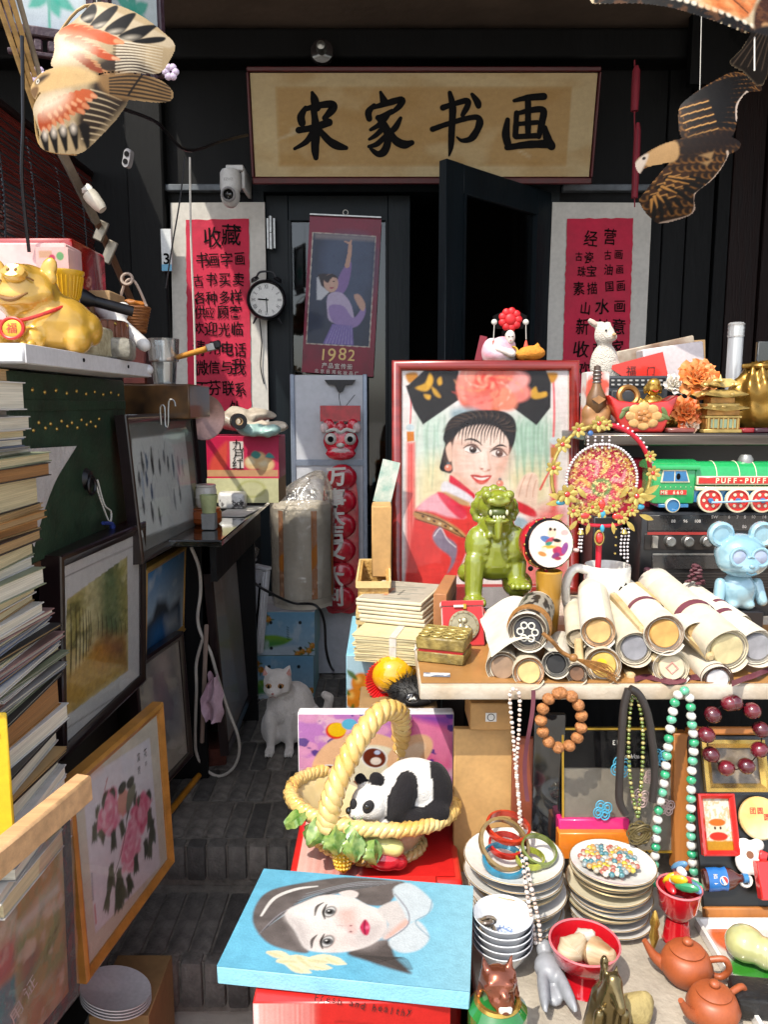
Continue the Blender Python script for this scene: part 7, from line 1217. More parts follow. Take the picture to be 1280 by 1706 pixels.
solo('bundle_strap', tf(join(box(.016, .216, .0015, (0, 0, hb*nb+.001)), box(.016, .0015, hb*nb, (0, -.108, hb*nb/2)), box(.016, .0015, hb*nb, (0, .108, hb*nb/2))), T(PY(672, 1090, 1.76).x, 1.775, zb0) @ RZ(-14)), mat('white_strap', 'd8cfc4', .4, coat=.3), 'pale plastic strap round the ivory book bundle', 'strap')
zn = zb0+hb*nb+.002
cvp = Cv(0, 0, 1, .9, 110, 'cfc5b4'); cvp.noise(.1, 4, 6, 5)
for i in range(9): cvp.line([(.08+(i*37 % 80)/100, .05+i*.09), (.2+(i*37 % 60)/100, .08+i*.09), (.35+(i*23 % 60)/100, .05+i*.095)], [.02, .03, .015], ('a8a79a', 'bab4a2', '93958c')[i % 3], .7, 3)
cvp.poly([(.3, .35), (.36, .33), (.38, .7), (.32, .72)], 'e0926a', .8, 4)
for i in range(6): cvp.rect(.52, .4+i*.045, .56, .43+i*.045, '4a443e', .8)
for i in range(6):
 Mx = T(PY(675, 1020, 1.86).x-.002*i, 1.86+.002*i, zn+i*.0095) @ RZ(-20+1.5*math.sin(i*2.9)); nwp = thing('newspaper', 'folded old newspaper, %s sheet up in the pile on the ivory books' % ordn[i].replace('topmost', 'first'), 'newspaper', M=Mx, group='folded newspapers on the book bundle')
 part(nwp, 'folded_sheets', jit(box(.165, .20, .008, (0, 0, .0045), .003, 2), .0022, 22, i), mat('newsprint', 'd3c5a4', .9, var=.12, sc=6))
 if i == 5: paint(nwp, 'printed_page', cvp, jit(cvp.flat(.155, .19, .0098), .0005, 22), vcm('newsprint_ink', .9))
zn2 = zn+.062
solo('brown_folder', tf(box(.03, .2, .10, (0, 0, .05), .002), T(PY(742, 1040, 1.80).x, 1.80, TZ+.003) @ RZ(-12)), mat('brown_board', 'a0683e', .6, var=.15), 'brown card folder standing between newspapers and medal case', 'folder')
m_rat = mat('pale_rattan', 'd6a45c', .5, c2='a87838', sc=70, bump=.6, bs=90, var=.2)
for i, (v0, v1) in enumerate(((968, 1030), (1030, 1092))):
 pz0 = PY(600, v1, 1.84).z if i == 0 else ztc+.001; pz1 = PY(600, v0, 1.84).z if i == 0 else PY(600, 1030, 1.84).z; xx0, xx1 = PY(597, 1030, 1.84).x, PY(597, 1030, 1.84).x+.075
 rt = thing('rattan_tray', 'woven rattan tray, %s of the pair beside the portrait' % ('upper', 'lower')[i], 'tray', ((xx0+xx1)/2, 1.98, pz0), group='rattan trays beside the portrait')
 hh = pz1-pz0-.003; part(rt, 'floor', bb(xx0+.008, xx1-.008, 1.94-.09, 2.10, pz0+.001, pz0+.006), m_rat, world=True)
 for sx_ in (xx0, xx1-.006): part(rt, 'side', bb(sx_, sx_+.006, 1.845, 2.105, pz0+.001, pz0+hh), m_rat, world=True)
 for sy_ in (1.84, 2.104): part(rt, 'end', bb(xx0, xx1, sy_, sy_+.006, pz0+.001, pz0+hh), m_rat, world=True)
 for f_ in (.06, .94): part(rt, 'rim_band', join(bb(xx0-.004, xx1+.004, 1.834, 1.84, pz0+hh*f_-.008, pz0+hh*f_+.008), bb(xx0-.004, xx1+.004, 2.11, 2.116, pz0+hh*f_-.008, pz0+hh*f_+.008), bb(xx0-.006, xx0-.0005, 1.84, 2.11, pz0+hh*f_-.008, pz0+hh*f_+.008), bb(xx1+.0005, xx1+.006, 1.84, 2.11, pz0+hh*f_-.008, pz0+hh*f_+.008)), mat('rattan_band', 'e0b878', .5, var=.15), world=True)
zr_ = PY(600, 968, 1.84).z
solo('tan_carton', tf(bb(-.026, .026, -.05, .05, 0, PY(640, 838, 2.02).z-zr_+.02, .003), T(PY(636, 900, 2.03).x, 2.04, zr_-.025)), mat('tan_carton_card', 'c08f56', .7, var=.12), 'open tan carton standing in the rattan tray', 'box')
solo('paper_leaflet', tf(jit(box(.05, .003, .12, (0, 0, .06)), .004, 30), T(PY(636, 830, 2.1).x, 2.1, PY(636, 838, 2.1).z) @ RY(14)), mat('leaflet_print', '7fb0a0', .5, c2='e9e4d4', sc=30), 'small printed leaflet sticking out of the tan carton', 'leaflet')
c = PY(655, 1165, 1.68); c.z = zk+.001; k = mpp(c); ob_ = thing('orange_ball_toy', 'glossy orange pumpkin toy with red frill beside the wig', 'toy', c)
part(ob_, 'lobe', ell((0, 0, 34*k), 36*k, 32*k, 33*k, 20), mat('orange_gloss', 'f0a012', .15, coat=1, var=.08)); part(ob_, 'lobe', ell((26*k, 26*k, 38*k), 34*k, 30*k, 32*k, 20), mat('orange_gloss2', 'ee8a10', .15, coat=1, var=.08))
fr = []
for i in range(41): a = R(100+i*4.5); q_ = 1+.1*(i % 2); fr += [(30*k*q_*math.cos(a)-14*k, -8*k-12*k*(i/40), 26*k+34*k*q_*math.sin(a)*.95), (20*k*math.cos(a)-10*k, -2*k, 26*k+24*k*math.sin(a))]
part(ob_, 'red_frill', thick(([Vector(v) for v in fr], [(2*i, 2*i+1, 2*i+3, 2*i+2) for i in range(40)]), .002), mat('red_frill', 'd8121a', .3, coat=.5))
c = PY(690, 1178, 1.635); c.z = zk+.001; wg = thing('black_wig', 'fuzzy black wig toy with shiny white glint on the kraft carton', 'wig', c); part(wg, 'cap', jit(ell((0, 0, .022), .06, .045, .03, 16), .006, 60), mat('wig_black', '0c0b0d', .6))
hr = []
for i in range(420):
 a = rnd.uniform(0, 2*PI); e = rnd.uniform(.0, 1.4); d = Vector((math.cos(a)*math.cos(e), math.sin(a)*math.cos(e), math.sin(e))); b0 = Vector((d.x*.056, d.y*.042, .02+d.z*.028)); L_ = rnd.uniform(.01, .022); q_ = d+Vector((rnd.uniform(-.6, .6), rnd.uniform(-.6, .6), rnd.uniform(-.3, .6))); hr.append(tube([b0, b0+q_*L_*.5, b0+q_*L_+Vector((0, 0, -.004))], [.0009, .0007, .0002], 3))
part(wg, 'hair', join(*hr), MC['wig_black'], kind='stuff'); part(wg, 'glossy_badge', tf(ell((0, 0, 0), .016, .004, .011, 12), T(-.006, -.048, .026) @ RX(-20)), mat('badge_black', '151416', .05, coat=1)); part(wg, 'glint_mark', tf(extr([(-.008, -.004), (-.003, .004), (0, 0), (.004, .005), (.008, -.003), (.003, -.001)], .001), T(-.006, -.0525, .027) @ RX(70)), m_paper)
# ================================================================ scrolls on the table
m_scr = [mat('scroll_paper_%s' % 'abc'[i], c_, .75, var=.1, sc=7, bump=.25, bs=25) for i, c_ in enumerate(('ded2bd', 'd2c3a8', 'e4dac8'))]
m_rib = mat('plum_ribbon', '5d2a36', .6, var=.3, sc=12)
def scroll(label, f, b, rp, Yf, Yb, core='d8a868', pm=0, rim='c98f5e', knob=False, group='rolled paintings on the table'):
 A = PY(*f, Yf); B = PY(*b, Yb); r = rp*mpp(A); d = (A-B).normalized(); L = (A-B).length
 M = T(*A) @ d.to_track_quat('Z', 'Y').to_matrix().to_4x4(); t = thing('scroll', label, 'scroll', M=M, group=group)
 part(t, 'paper_roll', jit(lathe([(r*.93, -.006), (r*.985, 0), (r, -.002)]+[(r*(1+.012*math.sin(q*9+rp)), -L*q) for q in (.15, .3, .45, .6, .75, .9, 1)], 30), .0012, 14, int(f[0])), m_scr[pm], ang=60)
 part(t, 'outer_layer', thick(sheet(22, 8, lambda u, v: ((r*1.03+.0015*u)*math.cos(1.2+u*4.6), (r*1.03+.0015*u)*math.sin(1.2+u*4.6), .006-(L*.86)*v+.006*math.sin(u*9))), .001), m_scr[(pm+1) % 3])
 for q, zz in ((.90, .001), (.82, -.001)): part(t, 'layer_edge', lathe([(r*q, zz), (r*(q+.03), zz+.001), (r*(q+.05), zz-.002)], 28, False), mat('rim_'+rim, rim, .7, var=.2))
 part(t, 'core_end', lathe([(0, .004), (r*.66, .0035), (r*.72, .001), (r*.74, -.006)], 26), mat('core_'+core, core, .55, var=.22, sc=22))
 return t, M, r, L
SC_ = [('large cream scroll lying uppermost across the pile', (1213, 1082), (1092, 975), 37, 1.44, 1.80, 'd9c48e', 0, 'e0cfa8'), ('cream scroll with grey end disc beside the bear', (1262, 1078), (1150, 1000), 31, 1.46, 1.82, '8d8d93', 2, 'd6c8b2'),
('scroll with cracked orange wooden end and plum ribbon', (1108, 1056), (1038, 988), 33, 1.43, 1.78, 'd89a52', 2, '9a7a60'), ('scroll with grey end disc under the mug side', (1058, 1080), (1008, 1006), 29, 1.44, 1.78, '85858c', 0, 'c9b79a'),
('short upright leaning scroll with peach wooden end', (998, 1052), (988, 985), 28, 1.45, 1.72, 'dba868', 1, 'c4885a'), ('low scroll with yellow stained end on the table edge', (1006, 1108), (1000, 1070), 29, 1.43, 1.72, 'd8a850', 0, '9a7448'),
('low scroll with pink stamped end between two rods', (1120, 1112), (1082, 1060), 29, 1.43, 1.75, 'd5c3a0', 1, 'd9c8a8'), ('slim scroll with white ringed end overhanging the table edge', (1196, 1132), (1128, 1062), 25, 1.415, 1.72, 'c9c7ca', 2, '6a5a4a'),
('brown edged scroll with faceted tan end overhanging the edge', (882, 1120), (862, 1080), 26, 1.415, 1.70, 'dcb070', 0, 'c07a48'), ('wide flattened brown paper roll in cream wrapper', (838, 1112), (842, 1075), 27, 1.44, 1.70, '8a6f58', 0, '7a6248'),
('patterned grey scroll tied with bronze cord', (880, 1052), (896, 1012), 32, 1.44, 1.68, '2f2f33', 1, '5c4a3e'), ('roll with glossy black end under the cord tassel', (927, 1106), (935, 1070), 22, 1.425, 1.68, '151517', 2, '4a4642'),
('slim cream roll tucked between the bear and the big scroll', (1236, 1042), (1150, 984), 19, 1.56, 1.84, 'c9b48a', 2, 'cbb890'), ('slim white roll lying behind the peach ended scroll', (962, 1062), (955, 1008), 17, 1.53, 1.76, 'bfae92', 0, 'b09a78'), ('slim aged roll on top of the two grey ended scrolls', (1160, 1052), (1100, 992), 18, 1.5, 1.78, 'c49a60', 1, 'a8885c'), ('thin roll with brown wooden knob end', (962, 1122), (968, 1085), 17, 1.42, 1.66, '6a4a34', 0, '5a3e2c')]
for s_ in SC_:
 t, M, r, L = scroll(*s_)
 if 'patterned' in s_[0]:
  cvx = Cv(0, 0, 4, 1, 140, 'b9b3a6'); cvx.blot('3a3836', 26, 7, .5, .54, 91, 1, 2)
  paint(t, 'pattern_wrap', cvx, cvx.geom(lambda u, v: (r*1.05*math.cos(u*2*PI), r*1.05*math.sin(u*2*PI), -.006-L*.9*(1-v))), vcm('silk_wrap', .5))
  for i in range(6): a = i*PI/3; part(t, 'end_motif', torus(r*.16, r*.045, 14, 5, (r*.38*math.cos(a), r*.38*math.sin(a), .0052)), mat('bone', ''))
  for i in range(5): part(t, 'cord_turn', torus(r*1.09, .0035, 30, 6, (0, 0, -.03-i*.006)), mat('bronze_cord', '8a5c2a', .5, var=.3, sc=150))
 if 'plum' in s_[0] or 'large' in s_[0] or 'bear' in s_[0]: part(t, 'ribbon', lathe([(r*1.055, -L*.42), (r*1.065, -L*.41), (r*1.065, -L*.37), (r*1.055, -L*.36)], 30, False), m_rib)
 if 'yellow' in s_[0]: part(t, 'stain', mv(cyl(r*.3, .001, 12), -r*.1, r*.1, .0052), mat('stain_yellow', 'e8c21a', .6))
 if 'pink' in s_[0]: part(t, 'stamp', mv(torus(r*.32, r*.05, 4, 5), 0, 0, .0045), mat('stamp_pink', 'd88a80', .6))
 if 'white ringed' in s_[0]:
  for q in (.8, .92, 1.04): part(t, 'ring', mv(torus(r*q, .0012, 28, 5), 0, 0, -.003-(1.04-q)*-.03), mat('dark_band', ''))
rods = [((755, 286), (600, 112)), ((1040, 400), (720, 85)), ((480, 480), (470, 300)), ((700, 480), (650, 440)), ((800, 400), (760, 370)), ((810, 480), (760, 430))]
for i, (f, b) in enumerate(rods):
 f = (780+f[0]/2.56, 940+f[1]/2.56); b = (780+b[0]/2.56, 940+b[1]/2.56); A = PY(*f, 1.435); B = PY(*b, 1.74 if i < 2 else 1.55); d = (B-A).normalized(); L = (B-A).length
 solo('wooden_rod', tf(jit(box(.017, .017, L, (0, 0, L/2), .004), .001, 30, i), T(*A) @ d.to_track_quat('Z', 'Y').to_matrix().to_4x4()), mat('pale_rod', 'cbb489', .6, c2='b8925a', sc=20), ('long pale rod lying between the orange ended and grey ended scrolls', 'long pale rod lying beside the large cream scroll', 'pale rod end beside the brown knob roll', 'squared rod stub under the yellow stained scroll', 'squared rod stub beneath the orange ended scroll', 'rod stub left of the pink stamped scroll')[i], 'rod')
solo('paper_wrapper', thick(jit(sheet(24, 14, lambda u, v: (lambda P: (P.x, P.y, P.z))(PY(800+u*110+18*(1-v), 1098-6*math.sin(u*PI)*2-(1-v)*0-v*72+abs(u-.5)*10, 1.43+.26*v)+Vector((0, 0, .012+.016*math.sin(u*PI))))), .006, 16), .0012), m_scr[0], 'creased cream paper wrapper draped over the left scrolls', 'paper')
solo('plum_ribbon', thick(sheet(30, 3, lambda u, v: tuple(PZ(1058+u*120, 1136-v*9-4*math.sin(u*9), TZ+.004+.002*math.sin(u*30)))), .001), m_rib, 'plum ribbon trailing along the table edge below the scrolls', 'ribbon')
solo('plum_ribbon', thick(sheet(20, 3, lambda u, v: tuple(PZ(1220+u*70, 1143-u*26-v*9, TZ+.012+.003*math.sin(u*12)))), .001), m_rib, 'plum ribbon at the table corner by the dark red beads', 'ribbon')
tsl = thing('bronze_tassel', 'bronze cord tassel lying across the black ended roll', 'tassel', PY(950, 1085, 1.42)); m_brz = MC['bronze_cord']
part(tsl, 'cord', tube([PY(905, 1055, 1.40), PY(922, 1070, 1.40), PY(935, 1085, 1.41), PY(952, 1095, 1.41)], .004, 7, sm=5), m_brz, world=True); part(tsl, 'knot', ell(PY(956, 1096, 1.41), .009, .008, .008, 10), m_brz, world=True)
th_ = [tube([PY(958, 1097, 1.41), PY(985+i*1.2, 1106+(i % 7)*2, 1.41), PY(1012+(i*5 % 22), 1118+(i % 9)*2.6, 1.405)], .0008, 4, sm=3) for i in range(26)]; part(tsl, 'fringe', join(*th_), m_brz, world=True, kind='stuff')
c = PY(1010, 1010, 1.74); c.z = TZ+.003; k = mpp(c); hm_ = PY(1010, 940, 1.74).z-c.z
mg = thing('white_mug', 'large white mug with ink figures behind the scrolls', 'mug', c); r = 37*k; m_mug = mat('white_glaze', 'e6e1d6', .15, coat=.7, var=.04)
part(mg, 'body', lathe([(0, .006), (r*.8, .002), (r*.92, hm_*.1), (r*1.0, hm_*.6), (r*1.02, hm_*.97), (r*.98, hm_), (r*.93, hm_*.97), (r*.9, hm_*.2), (0, hm_*.1)], 36), m_mug); part(mg, 'handle', tube([(-r*.9, -.01, hm_*.92), (-r*1.5, -.01, hm_*.95), (-r*1.85, -.01, hm_*.75), (-r*1.8, -.01, hm_*.45), (-r*1.4, -.01, hm_*.18), (-r*.85, -.01, hm_*.12)], .0105, 10, sm=6), m_mug)
for i, (a, z_) in enumerate(((-88, .42), (-70, .5), (-55, .54))): part(mg, 'ink_figure', tf(extr([(-.004, -.016), (.001, -.018), (.006, -.008), (.004, .006), (.006, .016), (0, .02), (-.005, .014), (-.007, 0)], .0008), RZ(a) @ T(r*1.012, 0, hm_*z_+.02) @ RZ(90) @ RX(90)), m_ink)
c = PY(914, 1005, 1.70); c.z = TZ+.003; k = mpp(c); hc_ = PY(914, 950, 1.70).z-c.z; cu2 = thing('bamboo_cup', 'yellow bamboo cup holding the rattle drum', 'cup', c); part(cu2, 'cup', lathe([(0, .002), (16*k, 0), (22*k, hc_*.98), (19*k, hc_), (14*k, .01), (0, .01)], 24), mat('amber_bamboo', 'b8862c', .3, c2='8f5f1a', sc=8, st=(1, 1, .3), coat=.5))
c = PY(917, 906, 1.69); Md = facing(c, 12, -6); rd_ = thing('rattle_drum', 'red rattle drum painted with children at play', 'drum', M=Md); k = mpp(c); r = 41*k
part(rd_, 'shell', lathe([(r*.98, .0), (r*1.06, -.008), (r*1.08, -.025), (r*1.06, -.042), (r*.98, -.05)], 40), mat('drum_red', 'b5152a', .25, coat=.7)); part(rd_, 'black_band', lathe([(r*.97, .004), (r*1.035, -.001), (r*1.05, -.008)], 40, False), m_blk)
cvd = Cv(-1, -1, 1, 1, 90, 'f2e8d8')
for x, y, a, b, cl, ro in ((.05, -.45, .2, .2, 'f0cfb4', 0), (-.02, -.62, .07, .07, '2a1d1a', 0), (.18, -.6, .06, .06, '2a1d1a', 0), (-.2, -.2, .3, .14, '5a7ab0', 20), (-.05, -.15, .22, .1, 'c04a5a', -30), (.3, .0, .18, .16, 'f0cfb4', 0), (.26, -.14, .2, .08, '2a1d1a', 10), (.35, .32, .3, .2, 'b5365e', 20), (.2, .5, .2, .12, '7a3a70', -20), (.62, .2, .14, .26, '8a4a8a', 20), (-.1, .12, .3, .08, 'd8b24a', 0), (-.4, .4, .2, .1, 'c98a4a', 20), (-.3, .22, .12, .1, 'e0d4c0', 0), (.62, -.45, .18, .12, 'e8b8b4', 0), (-.1, -.02, .16, .08, '3a8a7a', -10), (.3, .62, .16, .08, '9a3050', 0)): cvd.ell(x, y, a, b, cl, ro, 1, 2, .2)
gd, Cd = cut(cvd, cvd.flat(2*r*.97, 2*r*.97, .0055), [[(1.0*math.cos(i*.15708), 1.0*math.sin(i*.15708)) for i in range(40)]]); part(rd_, 'drumhead', gd, vcm('drum_skin', .4), True, False, Cd)
mn = mesh(ell((0, 0, 0), .0032, .0032, .003, 8), mat('brass', '')); pieces(rd_, 'nail', mn, [T(r*1.05*math.cos(i*PI/9), r*1.05*math.sin(i*PI/9), -.006) for i in range(18)])
part(rd_, 'stick', tf(cyl(.005, .14, 10), T(0, -r-.06, -.025) @ RX(90)), mat('drum_red', '')); part(rd_, 'beater_cord', tube([(-r*1.0, 0, -.02), (-r*1.12, -r*.4, .0), (-r*.95, -r*.9, .01)], .0012, 5, sm=4), mat('red_cord', '')); part(rd_, 'beater', ell((-r*.93, -r*.95, .01), .006, .006, .006, 10), m_ink); part(rd_, 'beater', ell((r*1.12, -r*.3, .0), .008, .005, .011, 10), mat('pink_bead', 'c9a09a', .4))
c = PY(1002, 800, 1.72); k = mpp(c); Mfn = facing(c, 4, 0); fn = thing('bridal_fan', 'ornate round bridal fan with gold flowers pearls and bead fringe', 'fan', M=Mfn); m_gf = mat('gold_filigree', 'e0bd62', .25, .7, var=.3, sc=60); m_prl = mat('pearl', 'e9dfe6', .2, coat=.8, var=.05); m_redv = mat('fan_red', 'c8152c', .4, var=.1)
cvf = Cv(-1, -1, 1, 1, 110, '9a1a30'); cvf.blot('c99a40', 22, 22, .5, .56, 95, .9, 2); cvf.ell(0, .05, .7, .66, 'c93050', 0, .8, 20); cvf.blot('c86a74', 30, 30, .55, .6, 96, .6, 2); cvf.ell(0, .2, .3, .26, '6f9a5a', 0, .9, 4, .3); cvf.ell(0, .2, .16, .14, 'd84a5a', 0, .9, 4); cvf.blot('f2dc96', 40, 40, .6, .64, 97, .9, 2)
for i in range(12): a = i*PI/6; cvf.line([(.35*math.cos(a), .15+.35*math.sin(a)), (.6*math.cos(a+.3), .12+.6*math.sin(a+.3)), (.75*math.cos(a), .1+.75*math.sin(a))], [.05, .06, .02], ('e8c56a', 'd8506a', 'f2a8b0')[i % 3], .7, 3)
Rf = 60*k; gd, Cd = cut(cvf, cvf.flat(2*Rf, 2*Rf, .004), [[(math.cos(i*.15708), math.sin(i*.15708)) for i in range(40)]]); part(fn, 'embroidered_disc', gd, vcm('embroidery', .45, bump=.6, bs=300), True, False, Cd); part(fn, 'backing', mv(cyl(Rf, .006, 40), 0, 0, 0), m_redv)
mp_ = mesh(ell((0, 0, 0), 2.7*k, 2.7*k, 2.7*k, 8), m_prl); pieces(fn, 'pearl', mp_, [T(Rf*1.0*math.cos(a), Rf*1.0*math.sin(a), .006) for a in [R(-10+i*5) for i in range(41)]])
def arc(a0, a1, n=24, Rr=84): return [(Rr*k*math.cos(R(a0+(a1-a0)*i/n)), Rr*k*math.sin(R(a0+(a1-a0)*i/n))+8*k, 0) for i in range(n+1)]
part(fn, 'red_arch', tube(arc(5, 80), 4*k, 8), m_redv); part(fn, 'gold_arch', tube(arc(80, 205), 3.2*k, 8), m_gf); part(fn, 'gold_arch', tube(arc(-35, 5), 3*k, 8), m_gf)
mpp_ = mesh(ell((0, 0, 0), 2.2*k, 2.2*k, 2.2*k, 8), m_prl); pieces(fn, 'arch_pearl', mpp_, [T(88*k*math.cos(R(a)), 88*k*math.sin(R(a))+8*k, .003) for a in range(8, 80, 6)])
pet = mesh(tf(ell((0, 5*k, 0), 2.8*k, 5.2*k, 1.3*k, 8), Matrix()), m_gf); ctr = mesh(ell((0, 0, 1.5*k), 2.6*k, 2.6*k, 2*k, 8), mat('ruby', 'c81a18', .08, coat=1))
def goldflower(x, y, s, z=.008, n=7, rz=0):
 pieces(fn, 'flower_petal', pet, [T(x*k, y*k, z) @ RZ(rz+i*360/n) @ SC(s) @ RX(18) for i in range(n)]); pieces(fn, 'flower_centre', ctr, [T(x*k, y*k, z) @ SC(s)])
for x, y, s in ((-10, 94, 1.5), (-44, 84, 1.4), (-70, 60, 1.5), (-84, 22, 1.5), (-60, -22, 1.9), (58, -26, 1.8), (84, 12, 1.4), (-30, -60, 1.3), (34, -62, 1.3), (2, 92, 1.1), (78, 40, 1.1), (0, -50, 1.4), (-48, -50, 1.3), (52, -50, 1.2), (-16, -44, 1.2), (20, -42, 1.2)): goldflower(x, y, s, .010 if abs(y) > 40 else .012, 7, x*3)
lfm = mesh(thick(sheet(4, 6, lambda u, v: ((u-.5)*9*k*math.sin(PI*min(.97, v*.95+.03)), 26*k*v, 2*k*math.sin(PI*v))), .001), m_gf); pieces(fn, 'gold_leaf', lfm, [T(x*k, y*k, .009) @ RZ(a) @ SC(s) for x, y, a, s in ((-60, -30, 75, 1.2), (-66, -34, 100, 1.1), (62, -32, -80, 1.2), (70, -24, -60, 1.2), (-40, -66, 140, .9), (44, -68, -140, .9), (-20, -70, 170, .8), (20, -70, -170, .8), (66, -58, -110, 1), (-64, -56, 115, 1), (-26, -30, 40, 1), (30, -30, -40, 1), (-36, -34, 80, 1), (38, -36, -80, 1))])
for x, y, cl, sx_, sy_ in ((0, -40, 'ruby', 6, 9), (2, -56, 'aqua', 5, 7), (-70, -36, 'aqua', 8, 4.5), (66, -44, 'aqua', 7, 5), (-28, -58, 'ruby', 9, 6), (26, -60, 'ruby', 8, 6), (2, -80, 'aqua', 4, 7), (-24, 78, 'sapphire', 5, 5), (-2, -96, 'ruby', 6, 9)): part(fn, 'gem', ell((x*k, y*k, .013), sx_*k, sy_*k, 3*k, 10), mat('gem_'+cl, {'ruby': 'd42416', 'aqua': '1f92b8', 'sapphire': '2a5a9a'}[cl], .06, coat=1))
part(fn, 'gem_setting', tf(torus(9*k, 1.6*k, 20, 6), T(-2*k, -96*k, .011) @ SC(.85, 1.3, 1)), m_gf); part(fn, 'lower_band', tube([(-44*k, -64*k, .004), (-20*k, -74*k, .006), (20*k, -76*k, .006), (46*k, -68*k, .004)], 3*k, 8, sm=5), m_redv)
for x in (-26, -14, -2, 10): pieces(fn, 'bead_drop', mpp_, [T((x)*k, (72-i*6)*k, .006) for i in range(4)])
for x, n in ((-30, 7), (-34, 6), (28, 4), (44, 9), (50, 10), (38, 8)): pieces(fn, 'fringe_bead', mpp_ if x != 28 else mesh(ell((0, 0, 0), 2.2*k, 2.2*k, 2.2*k, 6), m_gf), [T((x+.6*math.sin(i))*k, (-82-i*(6.2 if x != 28 else 14))*k, .004) for i in range(n)])
for x in (-32, 42): part(fn, 'fringe_cap', tf(lathe([(0, 9*k), (3*k, 7*k), (6*k, 0)], 12), T(x*k, -90*k, .004) @ RX(-90)), m_gf)
part(fn, 'stick', tf(cyl(5*k, 100*k, 12), T(2*k, -140*k, -.004) @ RX(90)), m_redv)
YR = 1.88; p0, p1 = PY(1064, 985, YR), PY(1300, 852, YR); zr0 = TZ+.001; ztr = p1.z; WR = p1.x-p0.x+.14
rad = thing('cassette_radio', 'black cassette radio with silver knobs and tuning dial under the toy train', 'radio', (p0.x+WR/2, YR, zr0)); m_rad = mat('radio_black', '1b1a1c', .35, var=.25, sc=20)
X = lambda u: PY(u, 900, YR).x; Zr = lambda v: PY(1150, v, YR).z
part(rad, 'case', bb(p0.x, p0.x+WR, YR, YR+.16, zr0, ztr, .005, 2), m_rad, world=True)
part(rad, 'tuning_panel', bb(X(1078), X(1290), YR-.004, YR-.0005, Zr(884), Zr(858), .001), mat('radio_panel', '2c2a2a', .2, coat=.6), world=True); part(rad, 'control_strip', bb(X(1074), X(1290), YR-.003, YR-.0003, Zr(916), Zr(889), .001), mat('radio_strip', '26211f', .4), world=True); part(rad, 'red_line', bb(X(1078), X(1180), YR-.0045, YR-.003, Zr(890.5), Zr(886), 0), mat('radio_red', '9a2f2a', .4), world=True)
for u in (1115, 1145, 1176): part(rad, 'knob', tf(lathe([(11*.0015*.9, 0), (.0135, .002), (.0125, .014), (.010, .016), (0, .0155)], 24), T(X(u), YR-.003, Zr(901)) @ RX(90)), m_steel, world=True)
part(rad, 'slider', bb(X(1086), X(1095), YR-.012, YR-.003, Zr(912), Zr(892), .001), mat('slider_grey', '8f8a80', .4), world=True)
part(rad, 'cassette_door', bb(X(1088), X(1290), YR-.005, YR-.0005, Zr(948), Zr(922), .002), mat('radio_panel', ''), world=True); part(rad, 'door_trim', bb(X(1088), X(1290), YR-.007, YR-.005, Zr(924), Zr(921)), m_steel, world=True)
it = [(s_, X(u), Zr(v), .011) for s_, u, v in (('SW', 1188, 861), ('6', 1212, 861), ('7', 1226, 861), ('8', 1238, 861), ('10', 1252, 861), ('14', 1270, 861), ('LW', 1188, 877), ('60', 1215, 877), ('80', 1238, 877), ('100', 1262, 877), ('88', 1120, 868), ('96', 1140, 868), ('108', 1160, 868))]; part(rad, 'dial_print', tf(word(it, .0, 0, 0), T(0, YR-.0045, 0) @ RX(90)), MC['print_white'], False, world=True, kind='stuff')
for i in range(10): part(rad, 'grille_bar', bb(X(1086), X(1290), YR-.003, YR-.0005, Zr(978-i*2.6), Zr(979.2-i*2.6)), mat('grille_grey', '4a4644', .4, .5), world=True)
b2 = PY(1068, 800, 1.95); solo('black_speaker', bb(PY(985, 900, 2.02).x, p0.x-.004, 2.0, 2.14, TZ+.001, ztr-.03, .004), m_rad, 'black speaker box behind the bridal fan', 'speaker')
YT = 1.86; zt0 = ztr+.001; kx = mpp(PY(1180, 800, YT)); tr = thing('tin_train', 'green tin toy locomotive lettered PUFF-PUFF with red wheels', 'toy train', (PY(1180, 840, YT).x, YT+.04, zt0)); XX = lambda u: PY(u, 800, YT).x; ZZ = lambda v: zt0+(840-v)*kx*.985
m_tg = mat('tin_green', '1f9a52', .2, coat=.7, var=.08); m_tb = mat('tin_blue', '2a6fa8', .25, coat=.6); m_tr = mat('tin_red', 'c9201c', .25, coat=.6); m_ty = mat('tin_cream', 'efe3b8', .3, coat=.5)
part(tr, 'cab', bb(XX(1089), XX(1160), YT, YT+.085, ZZ(826), ZZ(766), .006, 2), m_tg, world=True); part(tr, 'cab_roof', tf(extr(crom([(-.05, 0), (-.045, .012), (0, .022), (.045, .012), (.05, 0)], 4), XX(1165)-XX(1085)), T(XX(1085), YT+.043, ZZ(767)) @ RZ(90) @ RX(90)), m_tg, world=True)
part(tr, 'boiler', tf(lathe([(.001, 0), (.036, 0), (.04, .004), (.04, .26), (.034, .275), (.001, .28)], 32), T(XX(1158), YT+.043, ZZ(783)) @ RY(90)), m_tg, world=True)
for u in (1196, 1234, 1262): part(tr, 'boiler_ring', tf(torus(.0405, .0012, 36, 5), T(XX(u), YT+.043, ZZ(783)) @ RY(90)), m_ty, world=True)
part(tr, 'running_board', bb(XX(1160), XX(1340), YT-.004, YT+.09, ZZ(803), ZZ(796), .002), m_ty, world=True); part(tr, 'red_nameplate', bb(XX(1163), XX(1340), YT-.008, YT+.004, ZZ(791), ZZ(780), .001), m_tr, world=True); part(tr, 'name_trim', bb(XX(1161), XX(1342), YT-.006, YT+.003, ZZ(793), ZZ(778.5), .001), m_ty, world=True)
it = [(ch, XX(1194+i*9.7), ZZ(785.5), 12*kx) for i, ch in enumerate('PUFF-PUFF')]; part(tr, 'lettering', tf(word(it, .03, 0, 0), T(0, YT-.0088, 0) @ RX(90)), m_ty, False, world=True)
